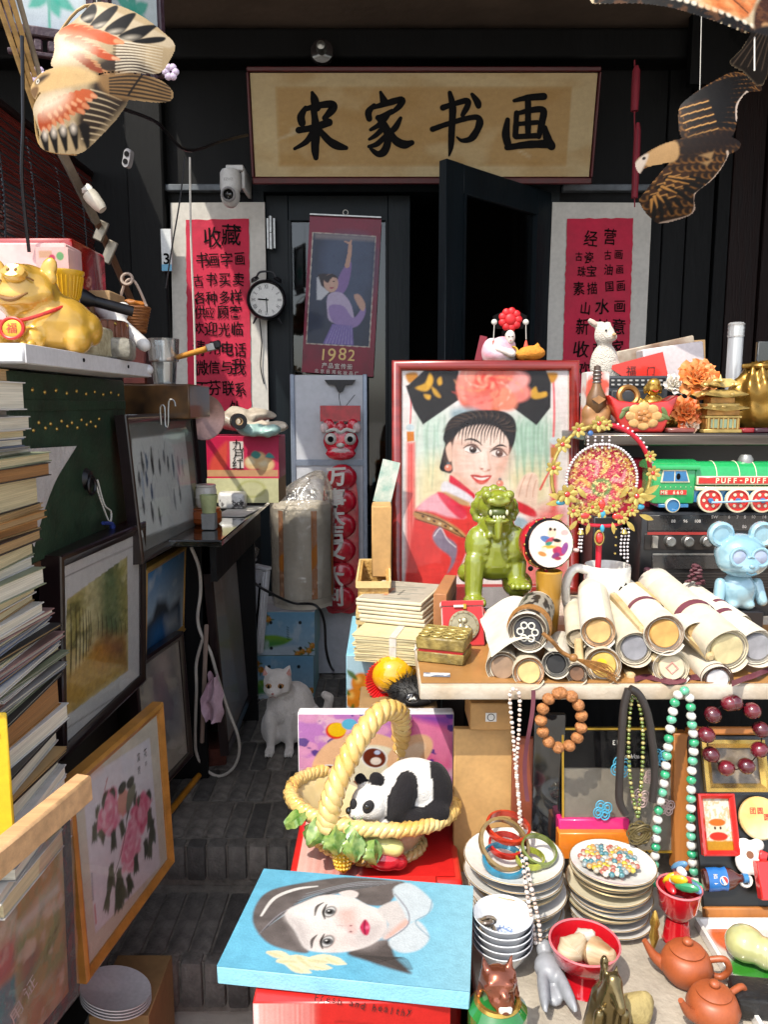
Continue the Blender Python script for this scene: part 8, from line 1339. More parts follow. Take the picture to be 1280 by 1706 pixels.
part(tr, 'number_plate', bb(XX(1101), XX(1145), YT-.003, YT-.0005, ZZ(810), ZZ(802)), m_tr, world=True); it = [(ch, XX(1105+i*6.4), ZZ(806), 8.5*kx) for i, ch in enumerate('ME 660') if ch != ' ']; part(tr, 'number', tf(word(it, .02, 0, 0), T(0, YT-.0035, 0) @ RX(90)), m_ty, False, world=True)
o = part(tr, 'window_frame', tf(extr([(XX(1101), ZZ(789)), (XX(1150), ZZ(789)), (XX(1143), ZZ(768)), (XX(1104), ZZ(768))], .002), T(0, YT-.0005, 0) @ RX(90)), m_ty, world=True); part(o, 'window_pane', tf(extr([(XX(1104), ZZ(787)), (XX(1123), ZZ(787)), (XX(1123), ZZ(770)), (XX(1106), ZZ(770))], .001), T(0, YT-.0026, 0) @ RX(90)), m_tb, world=True); part(o, 'window_pane', tf(extr([(XX(1125), ZZ(787)), (XX(1147), ZZ(787)), (XX(1142), ZZ(770)), (XX(1125), ZZ(770))], .001), T(0, YT-.0026, 0) @ RX(90)), m_tb, world=True); part(o, 'driver', ell((XX(1130), YT-.004, ZZ(779)), .005, .001, .008, 10), m_ink, world=True)
part(tr, 'chassis', bb(XX(1158), XX(1340), YT+.006, YT+.08, ZZ(824), ZZ(803), .002), m_tb, world=True)
for u, rw in ((1184, 20.5), (1230, 20.5), (1271, 20.5), (1312, 20.5), (1122, 12)):
 rr = rw*kx; big = rw > 15; wl = part(tr, 'wheel', tf(lathe([(0, .003), (rr*.75, .003), (rr*.8, .006), (rr*.86, .006), (rr*.86, 0)], 28), T(XX(u), YT-.004, zt0+rr) @ RX(90)), m_tr if big else m_tb, world=True); part(wl, 'tyre', tf(lathe([(rr*.86, -.004), (rr, -.004), (rr, .005), (rr*.86, .006)], 28, False), T(XX(u), YT-.004, zt0+rr) @ RX(90)), m_ty, world=True)
 if big:
  part(wl, 'hub', tf(cyl(rr*.2, .006, 14), T(XX(u), YT-.01, zt0+rr) @ RX(90)), m_tb, world=True)
  for i in range(6): a = i*PI/3; part(wl, 'spoke_hole', tf(cyl(rr*.13, .002, 10), T(XX(u)+rr*.52*math.cos(a), YT-.0078, zt0+rr+rr*.52*math.sin(a)) @ RX(90)), m_ty, world=True)
part(tr, 'side_rod', tube([(XX(1184), YT-.016, ZZ(822)), (XX(1300), YT-.016, ZZ(818))], .0028, 6), mat('tin_pale_blue', '8fb8d8', .3), world=True); part(tr, 'step', bb(XX(1100), XX(1150), YT-.002, YT+.06, ZZ(832), ZZ(826), .001), m_tb, world=True); part(tr, 'dome', mv(lathe([(0, .024), (.012, .022), (.018, .012), (.018, 0)], 18), XX(1255), YT+.043, ZZ(760)), mat('dull_tin', '8f8f8c', .4, .6), world=True)
for i in range(8): part(tr, 'rivet', ell((XX(1093+i*8.5), YT-.001, ZZ(797)), .0012, .001, .0012, 6), m_ty, world=True)
solo('red_box', bb(PY(1030, 790, 1.98).x, PY(1085, 790, 1.98).x, 1.97, 2.05, ztr-.028, PY(1060, 765, 1.98).z, .003), mat('crimson_card', 'a8142c', .4), 'crimson box behind the bridal fan beside the train', 'box')
c = PY(1228, 1012, 1.72); hB = (PY(1228, 868, 1.72).z-c.z); sB = hB/146; solo('black_stand', bb(c.x-.05, c.x+.05, 1.69, 1.79, TZ+.003, c.z-.001, .003), m_rad, 'black block holding up the blue bear behind the scrolls', 'stand'); br2 = thing('blue_bear', 'glossy pearl blue bear figure with round ears and goggles', 'figurine', c); m_pb = mat('pearl_blue', '7fb0cc', .12, .15, var=.15, sc=8, coat=1, c2='9cc4cf'); B_ = lambda x, z, y, a, b, d, n=20: ell((x*sB, y*sB, z*sB), a*sB, b*sB, d*sB, n)
part(br2, 'head', blob([B_(0, 92, 0, 42, 36, 34), B_(0, 80, -8, 42, 34, 26), B_(0, 74, -34, 16, 12, 11)], .005, 3), m_pb);
for s_ in (-1, 1):
 o = part(br2, 'ear', tf(lathe([(0, 7*sB), (12*sB, 6*sB), (17*sB, 10*sB), (21*sB, 7*sB), (22*sB, 0), (18*sB, -8*sB), (0, -9*sB)], 26), T(s_*34*sB, 2*sB, 124*sB) @ RX(90)), m_pb); part(br2, 'goggle_rim', torus(14*sB, 3*sB, 28, 8, (s_*17*sB, -36*sB, 92*sB), RX(84)), m_pb); part(br2, 'goggle_lens', tf(lathe([(0, 4*sB), (8*sB, 3*sB), (13*sB, 0)], 22), T(s_*17*sB, -35*sB, 92*sB) @ RX(84)), mat('lens_lilac', '8d9ab8', .08, coat=1))
 part(br2, 'arm', blob([cap((s_*30*sB, -2*sB, 42*sB), (s_*36*sB, -12*sB, 14*sB), 10*sB, 9*sB, 14)], .004, 2), m_pb)
part(br2, 'goggle_bridge', tube([(-5*sB, -38*sB, 92*sB), (0, -39*sB, 94*sB), (5*sB, -38*sB, 92*sB)], 2.4*sB, 6), m_pb); part(br2, 'nose', B_(0, 79, -44, 5, 4, 4, 12), m_pb); part(br2, 'body', blob([B_(0, 30, 0, 30, 24, 32), B_(-13, 8, -6, 13, 18, 10), B_(13, 8, -6, 13, 18, 10)], .005, 3), m_pb)
part(br2, 'mouth', tube([(-8*sB, -43*sB, 68*sB), (0, -45*sB, 65*sB), (8*sB, -43*sB, 68*sB)], 1.1*sB, 6, sm=4), mat('pearl_shadow', '4a7890', .3))
for u, v in ((1080, 965), (1160, 958)): c = PY(u, v, 1.80); solo('dried_pine_cone', jit(join(*[ell(c+Vector((.018*math.cos(i*2.4)*(1-i/30), .018*math.sin(i*2.4)*(1-i/30), -.02+i*.0018)), .008, .006, .004, 6) for i in range(26)]), .003, 60), mat('plum_cone', '5a2f38', .6, var=.3), 'plum coloured dried pine cone %s' % ('next to the white mug' if u < 1100 else 'next to the blue bear'), 'pine cone')
# ================================================================ upper shelf on the right
ZU = PY(1150, 722, 1.93).z
us = thing('metal_shelf', 'dark metal shelf with polished front edge above the train', 'shelf', (.6, 2.1, TZ)); xs0 = PY(974, 722, 1.93).x
part(us, 'board', bb(xs0, 1.4, 1.93, 2.32, ZU-.018, ZU, .002), mat('shelf_dark', '2a2523', .3, coat=.4, var=.2), world=True); part(us, 'front_edge', bb(xs0, 1.4, 1.918, 1.9295, ZU-.03, ZU-.002, .003), mat('brushed_edge', '6b625c', .25, .9, var=.3, sc=4, st=(1, 1, 20)), world=True)
part(us, 'rear_panel', bb(xs0+.01, 1.39, 2.30, 2.318, TZ+.001, ZU-.019), m_rad, world=True)
for x in (xs0+.012, 1.38): part(us, 'upright', bb(x-.01, x+.01, 2.27, 2.29, TZ+.001, ZU-.019), m_steel, world=True)
def on(u, Y): return Vector((PY(u, 720, Y).x, Y, ZU+.001))
c = on(1064, 1.985); k = mpp(c); ig = thing('red_ingot_bowl', 'red boat shaped ingot bowl painted with a golden peony', 'bowl', c)
pts = [(-34, 0), (-46, 30), (-58, 62), (-40, 52), (0, 47), (40, 52), (58, 62), (46, 30), (34, 0)]
part(ig, 'bowl', mod_eval(tf(extr([(x*k, z*k) for x, z in pts], 44*k), T(0, 22*k, 0) @ RX(90)), [('BEVEL', dict(width=.006, segments=3, limit_method='ANGLE', angle_limit=R(40)))]), mat('ingot_red', 'c4201c', .3, coat=.7, var=.15, sc=12))
o = part(ig, 'peony', ell((0, -23*k, 26*k), 20*k, 2.5*k, 17*k, 16), mat('peony_gold', 'b8743a', .4, var=.3, sc=60))
for i in range(8): a = i*PI/4; part(o, 'petal', ell((20*k*math.cos(a), -23.5*k, 27*k+15*k*math.sin(a)), 10*k, 1.8*k, 8*k, 10), mat('peony_pale', 'd39a5c', .4, var=.3, sc=60))
for i in range(5): a = i*1.256; part(o, 'inner_petal', ell((7*k*math.cos(a), -25.5*k, 27*k+6*k*math.sin(a)), 5*k, 1.4*k, 4*k, 8), mat('peony_gold', ''))
for x, z, a in ((-34, 30, 30), (34, 34, -30), (-28, 38, 70), (28, 22, -100), (36, 26, -60)): part(ig, 'painted_leaf', tf(ell((0, 0, 0), 4*k, 1.4*k, 9*k, 8), T(x*k, -22.6*k, z*k) @ RY(a)), mat('dull_green', '5a6a38', .5))
c = on(1085, 2.07); k = mpp(c); bd = thing('gold_buddha', 'small laughing gilt buddha seated behind the red ingot bowl', 'statue', c); m_gl = mat('bright_gilt', 'd0a04a', .25, .8, var=.2, sc=25); G = lambda x, z, y, a, b, d, n=14: ell((x*k, y*k, z*k), a*k, b*k, d*k, n)
part(bd, 'body', blob([G(0, 30, 0, 26, 20, 28), G(0, 24, -8, 22, 18, 20), G(-24, 14, -6, 18, 18, 13), G(24, 14, -6, 18, 18, 13), G(0, 72, -2, 12, 12, 14), G(-5, 68, -9, 5, 4, 5), G(5, 68, -9, 5, 4, 5), G(-13, 68, 0, 3, 3, 8), G(13, 68, 0, 3, 3, 8), G(0, 78, -4, 11, 10, 9), cap((-22*k, 0, 48*k), (-28*k, -10*k, 24*k), 8*k, 7*k), cap((22*k, 0, 48*k), (28*k, -10*k, 24*k), 8*k, 7*k)], .0035, 2), m_gl, ang=80)
for s_ in (-4.5, 4.5): part(bd, 'eye', tube([((s_-2.5)*k, -13*k, 75*k), (s_*k, -14*k, 76.5*k), ((s_+2.5)*k, -13*k, 75*k)], .6*k, 5, sm=3), mat('dark_gold', ''))
part(bd, 'smile', tube([(-5*k, -13.2*k, 67*k), (0, -14*k, 64*k), (5*k, -13.2*k, 67*k)], .9*k, 5, sm=3), MC['red_enamel']); part(bd, 'bead_string', torus(13*k, 1.4*k, 22, 6, (0, -8*k, 52*k), RX(40)), m_gl)
solo('brass_ring', torus(.024, .008, 24, 8, on(1045, 2.03)+Vector((0, 0, .092)), RX(75)), mat('old_brass', '8a5f30', .35, .7, var=.3), 'old brass ring resting in the red ingot bowl', 'ring')
c = on(992, 1.99); k = mpp(c); wf = thing('wooden_carving', 'carved wooden figure with long dark neck beside the portrait frame', 'carving', c); m_cw = mat('carved_wood', '9a6a3e', .45, var=.3, sc=8, st=(3, 3, .6)); m_cd = mat('dark_carved', '4a3a30', .4, var=.3)
part(wf, 'base', blob([G(0, 14, 0, 24, 16, 18), G(-10, 30, 0, 14, 12, 18), G(12, 30, 0, 14, 12, 18)], .005, 2), m_cw); part(wf, 'belly', tf(lathe([(0, 30*k), (10*k, 32*k), (17*k, 44*k), (16*k, 58*k), (9*k, 72*k), (6*k, 82*k)], 14), Matrix()), mat('mid_carved', '6a4a2c', .4, var=.3)); part(wf, 'chin_facet', tf(extr([(-11*k, 54*k), (0, 46*k), (11*k, 54*k), (0, 60*k)], 5*k), T(0, -13*k, 0) @ RX(90)), m_cw); part(wf, 'neck', tf(lathe([(6*k, 78*k), (7*k, 92*k), (5.5*k, 108*k), (0, 110*k)], 12), Matrix()), m_cd)
for i in range(4): part(wf, 'neck_ring', torus(7*k, 1.1*k, 16, 5, (0, 0, (82+i*6)*k)), m_steel)
solo('red_white_carton', bb(PY(975, 650, 2.08).x, PY(1012, 650, 2.08).x, 2.06, 2.12, ZU+.001, PY(990, 620, 2.08).z, .002), mat('redwhite_card', 'd8503c', .5, c2='e9e2da', sc=6, thr=(.45, .5)), 'red and white carton behind the carved figure', 'box')
dz = on(1010, 2.2); k = mpp(dz); sbx = thing('black_recorder', 'grey black recorder deck with rows of small keys', 'recorder', on(1060, 2.17)); zr2 = PY(1060, 626, 2.15).z
part(sbx, 'body', bb(PY(1013, 650, 2.15).x, PY(1114, 650, 2.15).x, 2.15, 2.26, ZU+.001, zr2, .005, 2), mat('slate_plastic', '35383d', .35, var=.15), world=True); part(sbx, 'key_panel', bb(PY(1016, 650, 2.15).x, PY(1108, 650, 2.15).x, 2.146, 2.1495, PY(1060, 645, 2.15).z, PY(1060, 630, 2.15).z), mat('key_panel', '1c1d20', .3), world=True)
mk2 = mesh(box(.009, .003, .005, (0, 0, 0), .0008), mat('key_grey', 'a9a9a6', .4)); ks = []
for r_ in range(2):
 for i in range(9): p = PY(1022+i*10, 634+r_*7, 2.145); ks.append(T(*(p-on(1060, 2.17))))
pieces(sbx, 'key', mk2, ks); part(sbx, 'front_step', bb(PY(1018, 650, 2.13).x, PY(1104, 650, 2.13).x, 2.12, 2.149, ZU+.002, PY(1060, 650, 2.13).z, .003), mat('slate_plastic', ''), world=True)
c = Vector((PY(1000, 640, 2.2).x, 2.21, zr2+.0)); c = Vector((PY(1003, 640, 2.285).x, 2.275, ZU+.001)); k = mpp(c); hz_ = PY(1003, 565, 2.275).z-ZU; rb_ = thing('plush_rabbit', 'cream plush rabbit with long ear leaning by the red packet', 'toy', c); m_cp = mat('cream_plush', 'ded2c0', .95, var=.08, bump=.8, bs=250, sheen=.4)
H_ = lambda x, z, y, a, b, d, n=14, rot=None: ell((x*k, y*k, hz_+z*k), a*k, b*k, d*k, n, rot)
part(rb_, 'body', blob([H_(0, 6, 0, 17, 16, 19), H_(8, 2, -12, 10, 9, 8), H_(2, -42, 2, 24, 18, 36), H_(20, -52, -2, 12, 10, 16), H_(4, -90, 4, 24, 18, 40), H_(-6, 22, 2, 7, 6, 7), H_(-20, 26, 2, 11, 4, 6, 14, (0, 38, 0)), H_(-13, 22, 2, 7, 4, 5), H_(6, 22, 4, 6, 4, 8)], .006, 3), m_cp)
part(rb_, 'nose', H_(10, 5, -21, 3.6, 2, 3, 8), mat('tan_nose', 'b08a60', .7)); part(rb_, 'inner_ear', H_(-20, 26, -2.6, 8, 1.6, 3.6, 10, (0, 38, 0)), mat('ear_cream', 'd6b8a8', .9))
for x in (-2, 16): part(rb_, 'eye', H_(x, 12, -16, 1.6, 1.4, 1.8, 8), m_ink)
part(rb_, 'mouth', tube([(6*k, -20*k, hz_-2*k), (10*k, -21*k, hz_+1*k), (14*k, -19*k, hz_-2*k)], .5*k, 5, sm=3), MC['tan_nose'])
A4 = [PY(1005, 612, 2.3), PY(1095, 588, 2.3), PY(1105, 632, 2.3), PY(1035, 632, 2.3)]
rp_ = thing('red_packet', 'bright red plastic packet with stamped print lying on the recorder', 'packet', (A4[3].x, 2.27, zr2)); part(rp_, 'packet', tf(extr([(p.x, p.z) for p in (A4[3], A4[2], A4[1], A4[0])], .05), T(0, 2.30, 0) @ RX(90)), mat('red_gloss', 'dd2a1e', .25, coat=.6, var=.1), world=True)
part(rp_, 'print', tf(word([('福', PY(1052, 618, 2.25).x, PY(1052, 618, 2.25).z, .03), ('门', PY(1085, 618, 2.25).x, PY(1085, 618, 2.25).z, .026)], 0, 0, 0), T(0, 2.2485, 0) @ RX(90)), mat('dark_red_ink', ''), False, world=True, kind='stuff')
solo('pink_white_carton', tf(bb(-.09, .09, 0, .07, -.055, .055, .004), T(*PY(1125, 606, 2.33)) @ RY(-8)), mat('blush_card', 'e6d6d8', .5, var=.05), 'pale pink carton standing behind the orange flowers', 'box')
solo('brown_photo_box', tf(bb(-.12, .12, 0, .05, -.03, .03, .003), T(*PY(1095, 588, 2.42)) @ RY(-12)), mat('brown_photo', '7a5a44', .4, c2='c9b9a4', sc=18), 'long brown picture box leaning behind the red packet', 'box'); solo('tan_hardboard', tf(bb(-.05, .05, 0, .02, -.10, .06, .002), T(*PY(1150, 600, 2.45)) @ RY(-4)), mat('tan_card', ''), 'tan hardboard sheet standing behind the pink carton', 'board')
def silk(name, label, u, v, Y, s, cl, cl2, n=34, seed=0):
 c = PY(u, v, Y); k = mpp(c); t = thing(name, label, 'flower', c); rs = random.Random(seed); m1 = mat('petal_'+cl, cl, .5, var=.15, sss=.15); m2 = mat('petal_'+cl2, cl2, .5, var=.15, sss=.15)
 pm = [mesh(thick(sheet(5, 5, lambda u, v: ((u-.5)*16*k*s*(.5+.7*math.sin(PI*min(.9, v+.15))), v*17*k*s, (4*k*s*math.sin(v*2.4)+2*k*s*math.sin(u*7)*v))), .0007), m_) for m_ in (m1, m2)]
 for i in range(n): f_ = i/n; o = bpy.data.objects.new('petal', pm[i % 2]); COL.objects.link(o); o.parent = t; o.matrix_local = RX(70) @ RZ(i*137.5) @ T(0, 3*k*s*f_, 6*k*s*(1-f_)) @ RX(75-70*f_+rs.uniform(-10, 10)) @ SC(.5+.65*f_)
 return t
silk('silk_flower', 'coral orange silk peony standing on the shelf by the pagoda', 1160, 635, 2.05, 1.75, 'ee6a2a', 'f28a4a', 40, 1); silk('silk_flower', 'lower orange silk peony tucked behind the pagoda', 1140, 690, 2.0, 1.45, 'e85a1e', 'ef7a3c', 34, 2)
silk('silk_flower', 'pale cream silk blossom below the coral peony', 1122, 645, 2.08, 1.0, 'e2d4b8', 'f0e8d8', 22, 3)
silk('silk_flower', 'peach silk blossom low beside the pagoda', 1150, 712, 1.98, .8, 'e9a882', 'f0cfae', 20, 4)
stk_ = on(1150, 2.08); vs_ = thing('flower_vase', 'slim dark vase holding the silk flowers', 'vase', stk_); part(vs_, 'vase', lathe([(0, 0), (.018, 0), (.024, .02), (.012, .05), (.014, .058), (.008, .055), (0, .01)], 18), mat('dark_glaze', '2a211e', .2, coat=.8)); part(vs_, 'stem', tube([(0, 0, .04), (-.004, -.01, .09), (.004, -.02, .13)], .003, 6, sm=4), mat('stem_green', '4a6a34', .5))
c = on(1196, 1.975); k = mpp(c); pgd = thing('gilt_pagoda', 'small gilt wooden pagoda model with tiered roofs', 'model', c); m_pg1 = mat('gilt_wood_warm', 'b07a3a', .35, .4, var=.35, sc=40, bump=.3); m_pg2 = mat('gilt_pale', 'd6ae62', .3, .5, var=.3, sc=40)
z = 0
for i, (w_, h_) in enumerate(((32, 6), (28, 18), (30, 4), (27, 10), (26, 10), (20, 10))): part(pgd, ('plinth', 'lower_wall', 'ledge', 'railing_storey', 'upper_wall', 'top_wall')[i], bb(-w_*k, w_*k, -w_*.7*k, w_*.7*k, z*k, (z+h_)*k-.0004, .001), m_pg1 if i % 2 else m_pg2); z += h_
def roof(w, z0, h):
 V = []; n = 8
 for sx, sy in ((-1, -1), (1, -1), (1, 1), (-1, 1)): V += [Vector((sx*w*k, sy*w*.75*k, (z0+5)*k)), Vector((sx*w*.5*k, sy*w*.4*k, (z0+h)*k))]
 mid = [Vector((0, -w*.75*k, z0*k)), Vector((w*k, 0, z0*k)), Vector((0, w*.75*k, z0*k)), Vector((-w*k, 0, z0*k))]
 b = 8; V += mid; Fc = []
 for i in range(4): a, d = 2*i, (2*i+2) % 8; Fc += [(a, b+i, a+1), (b+i, d+1, a+1), (b+i, d, d+1)]
 Fc.append((1, 3, 5, 7)); return thick((V, Fc), .002)
for w_, z0, h_ in ((38, 36, 10), (36, 58, 12), (26, 74, 14)): part(pgd, 'roof', roof(w_, z0, h_), m_pg2, False)
for i in range(7): part(pgd, 'column', cyl(1.6*k, 18*k, 8, ((-24+i*8)*k, -20*k, 15*k)), m_pg2)
for i in range(3): part(pgd, 'door_panel', bb((-20+i*15)*k, (-9+i*15)*k, -20.6*k, -19.7*k, 8*k, 22*k), mat('jade_panel', '9ab08a', .4))
for i in range(22): a = rnd.uniform(-1, 1); part(pgd, 'carved_leaf', ell((a*34*k, -rnd.uniform(10, 26)*k, rnd.choice((42, 62, 78, 84))*k), 4*k, 3*k, 3*k, 7), m_pg2)
part(pgd, 'finial', mv(lathe([(4*k, 0), (2*k, 4*k), (0, 10*k)], 10), 0, 0, 86*k), m_pg2)
c = on(1258, 2.06); k = mpp(c); gs = thing('gold_sack', 'tarnished gold money sack ornament with tied neck', 'ornament', c); m_gs = mat('antique_gold', '8f6a2c', .28, .75, var=.35, sc=7)
gg = blob([G(0, 30, 0, 48, 40, 34), G(0, 62, 0, 46, 40, 34), G(4, 90, 0, 30, 28, 22)], .007, 3); part(gs, 'sack', ([Vector(v)*(1+.05*math.sin(math.atan2(v.y, v.x)*9+v.z*30)) for v in gg[0]], gg[1]), m_gs, ang=80); part(gs, 'tie', torus(20*k, 5*k, 24, 8, (4*k, 0, 106*k)), m_gs)
for s_ in (-1, 1): part(gs, 'bow_end', blob([cap((4*k, -4*k, 108*k), ((4+s_*34)*k, -8*k, (112+s_*6)*k), 7*k, 4*k)], .005, 2), m_gs)
c = on(1217, 2.2); k = mpp(c); hT = PY(1217, 537, 2.2).z-ZU; tbx = thing('clear_tube', 'tall clear plastic tube with ribbed cap beside the gold sack', 'tube', c); part(tbx, 'tube', lathe([(11*k, 0), (12*k, .002), (12*k, hT-24*k), (11*k, hT-24*k)], 20), clear('frosted_tube', (.8, .84, .88), .2, .15, haze=.45, hz=(.72, .74, .78))); part(tbx, 'cap', mv(lathe([(12.5*k, 0)]+[((12.5+(i % 2))*k, i*3*k) for i in range(1, 8)]+[(11*k, 24*k), (0, 24*k)], 20), 0, 0, hT-25*k), clear('cap_clear', (.9, .92, .95), .25, .1, haze=.3))
solo('dark_glass_panel', bb(PY(1262, 600, 2.25).x, PY(1290, 600, 2.25).x+.05, 2.25, 2.265, ZU+.001, PY(1265, 568, 2.25).z, .003), mat('smoke_glass', '1d2023', .08, coat=1), 'dark glossy glass panel standing at the end of the shelf', 'panel')
for i, (u, cl) in enumerate(((1130, '7a3a34'), (1250, 'b3242c'), (1268, '4a2230'))): solo('small_trinket_tray', tf(box(.07, .05, .012, (0, 0, .006), .003), T(*on(u, 1.965)) @ RZ(8*i)), mat('tray_'+cl, cl, .3, coat=.5, var=.2), ('low brown trinket tray beside the ingot bowl', 'low scarlet trinket tray in front of the gold sack', 'low plum trinket tray under the gold sack edge')[i], 'tray')
# ================================================================ lower bench, right foreground
LZ = .39
bn = thing('low_bench', 'low bench with pale stone top crowded with crockery', 'bench', (.75, 1.1, -.286)); xb0 = PZ(792, 1640, LZ).x
part(bn, 'top', bb(xb0, 1.45, .6, 1.62, LZ-.03, LZ, .003), mat('pale_stone', 'a59a8a', .8, var=.2, sc=12, bump=.3), world=True); part(bn, 'base', bb(xb0+.02, 1.43, .63, 1.6, -.286, LZ-.03), m_dk, world=True)
K = lambda u, v, Y: mpp(PY(u, v, Y))
def lz(u, Y): return Vector((PY(u, 1560, Y).x, Y, LZ+.001))
def lean(name, label, cat, u0, v0, u1, v1, Y0, Y1, m, t=.012):
 a, b = PY(u0, v1, Y0), PY(u1, v0, Y1); A = [a, PY(u1, v1, Y0), b, PY(u0, v0, Y1)]; H = (A[3]-A[0]).length; W = (A[1]-A[0]).length; M = T(*((A[0]+A[2])/2)) @ RX(90-math.degrees(math.atan2(Y1-Y0, A[3].z-A[0].z)))
 o = thing(name, label, cat, M=M); part(o, 'panel', box(W, H, t, (0, 0, -t/2), .002), m); return o, W, H
lean('cardboard_sheet', 'tan cardboard sheet standing under the table', 'cardboard', 757, 1215, 853, 1500, 1.47, 1.49, mat('tan_carton_card', ''), .02)
o, W, H = lean('drawer_box', 'small wooden drawer box with a seal sketch label', 'box', 784, 1172, 853, 1217, 1.46, 1.46, mat('drawer_wood', 'a87a44', .6, var=.2), .1); part(o, 'label', box(.022, .018, .001, (0, 0, .001)), m_paper, False); part(o, 'label_sketch', mv(torus(.007, .0007, 16, 4), 0, 0, .0018), m_ink)
lean('brown_board', 'red brown board beside the cardboard sheet', 'board', 853, 1230, 888, 1500, 1.46, 1.47, mat('redwood', '7a3a24', .5, var=.2))
lean('dark_display_case', 'dark glossy case with glass bangles behind the plates', 'case', 888, 1190, 940, 1480, 1.455, 1.465, mat('smoke_glass', ''))
o, W, H = lean('glass_photo_frame', 'dark glazed frame with a thin gold edge behind walnut beads', 'frame', 936, 1212, 1128, 1420, 1.43, 1.47, mat('grey_board', '6b6458', .5, var=.15))
part(o, 'gold_edge', moulding(W, H, [(0, -.01), (0, .004), (.004, .004), (.004, .0)]), mat('gold_leaf', '')); part(o, 'dark_band', box(W-.01, H*.3, .002, (0, H*.33, .0015)), m_ink); part(o, 'print', word([('2013', W*.0, H*.38, .014, 0, -1), ('athleco', W*.1, H*.27, .012, 0, -1)], 0, .05, .003), MC['print_white'], False, kind='stuff'); part(o, 'glass', box(W-.008, H-.008, .001, (0, 0, .0045)), m_pane2)
m_bq = mat('blue_quilling', '3f9cc4', .5, var=.15); m_pq = mat('pink_quilling', 'c0a09a', .5, var=.15)
def quill(u, v, s, m, lab):
 c = PY(u, v, 1.425); k = mpp(c); t = thing('quilled_flower', lab, 'ornament', M=facing(c))
 for i in range(4): part(t, 'coil', tf(join(*[torus(q*k*s, 1*k, 16, 5) for q in (8, 4)]), T(9*k*s*math.cos(i*1.57+.5), 9*k*s*math.sin(i*1.57+.5), 0) @ SC(1, 1.25, 1)), m)
for u, v, s, m, l in ((1035, 1278, 1, m_bq, 'in the middle of the glazed frame'), (1005, 1350, .95, m_bq, 'low in the glazed frame'), (1100, 1262, .8, m_bq, 'behind the jade beads'), (1068, 1330, .9, m_pq, 'behind the knot pendant'), (1112, 1345, .8, m_pq, 'beside the wooden post'), (1085, 1295, .7, m_pq, 'between black tubes')): quill(u, v, s, m, ('blue' if m is m_bq else 'dusty pink')+' coiled paper flower '+l)
lean('wood_post', 'orange brown wooden post between glazed frame and magnet board', 'post', 1124, 1222, 1150, 1452, 1.41, 1.45, mat('post_wood', 'a8642c', .5, var=.2, sc=6, st=(4, .5, 4)), .03)
o, W, H = lean('magnet_board', 'black magnet board in wooden frame below the dark red beads', 'board', 1152, 1225, 1400, 1512, 1.33, 1.45, mat('board_black', '15130f', .35, var=.4, sc=12)); part(o, 'frame_rail', box(W, .022, .02, (0, -H/2-.008, .0), .003), MC['post_wood']); part(o, 'frame_rail', box(W, .016, .02, (0, H/2+.008, 0), .003), MC['post_wood']); MB = ROOTM[o.name]
def onb(u, v):
 n = MB.to_3x3() @ Vector((0, 0, 1)); r = ray(u, v); p = CAM+r*((MB.translation-CAM).dot(n)/r.dot(n)); return MB.to_3x3().to_4x4(), p
def mag(name, label, u, v): Rm, p = onb(u, v); return thing(name, label, 'magnet', M=T(*p) @ Rm @ T(0, 0, .002)), mpp(p)
t, k = mag('gold_frame_magnet', 'gilt framed picture magnet wrapped in film', 1222, 1275); part(t, 'frame', moulding(105*k, 82*k, [(0, 0), (0, .012), (6*k, .014), (13*k, .008), (13*k, .003)]), mat('bright_gilt', '')); part(t, 'picture', box(84*k, 60*k, .002, (0, 0, .003)), mat('dim_print', '2a2420', .3, c2='8a7a66', sc=40)); part(t, 'film', box(112*k, 90*k, .0006, (0, 0, .016)), m_pane2)
t, k = mag('red_frame_magnet', 'red framed magnet with a small orange cartoon animal and gold grains', 1194, 1372); part(t, 'frame', moulding(60*k, 96*k, [(0, 0), (0, .014), (3*k, .016), (8*k, .01), (8*k, .003)]), mat('tin_red', '')); cv = Cv(0, 0, 1, 1.7, 50, 'f2e6d8'); cv.blot('d9a53a', 14, 20, .5, .55, 98, .5); cv.ell(.5, 1.0, .3, .26, 'f2ddc0'); cv.ell(.5, .8, .3, .12, 'd87a2c'); cv.ell(.5, 1.25, .33, .14, 'd8402c'); cv.grady(1.35, 1.42, 'c9952a'); cv.ell(.4, .98, .04, .05, '2a1a16'); cv.ell(.6, .98, .04, .05, '2a1a16'); paint(t, 'picture', cv, cv.flat(46*k, 82*k, .004), vcm('card_print'))
t, k = mag('cake_magnet', 'round yellow moon cake magnet with red characters', 1263, 1362); part(t, 'cake', mv(cyl(34*k, .012, 30, b=.003), 0, 0, .006), mat('cake_yellow', 'd99a2c', .4, c2='f0dcae', sc=8)); part(t, 'lettering', word([('团', -12*k, 12*k, 11*k), ('圆', 0, 12*k, 11*k), ('圆', 10*k, 2*k, 11*k)], .01, 0, .0128), mat('red_enamel', ''), False, kind='stuff')
t, k = mag('teacup_magnet', 'white clay teacup magnet with flower print', 1246, 1432); m_cl = mat('white_clay', 'e4ddd4', .4)
part(t, 'cup', mv(blob([ell((-6*k, 0, .004), 20*k, 24*k, .008), ell((10*k, -6*k, .004), 16*k, 20*k, .008), ell((-8*k, 24*k, .004), 15*k, 12*k, .007), ell((14*k, 24*k, .004), 13*k, 11*k, .007)], .003, 1), 0, 0, .006), m_cl); part(t, 'handle', mv(torus(9*k, 3*k, 16, 6), -10*k, -30*k, .008), m_cl); part(t, 'tea', mv(cyl(6*k, .002, 14), -2*k, 10*k, .017), mat('tea_brown', '7a4a2c', .3)); part(t, 'red_cup', tf(box(14*k, 16*k, .006, (0, 0, 0), .002), T(20*k, 8*k, .016) @ RZ(-20)), mat('tin_red', ''))
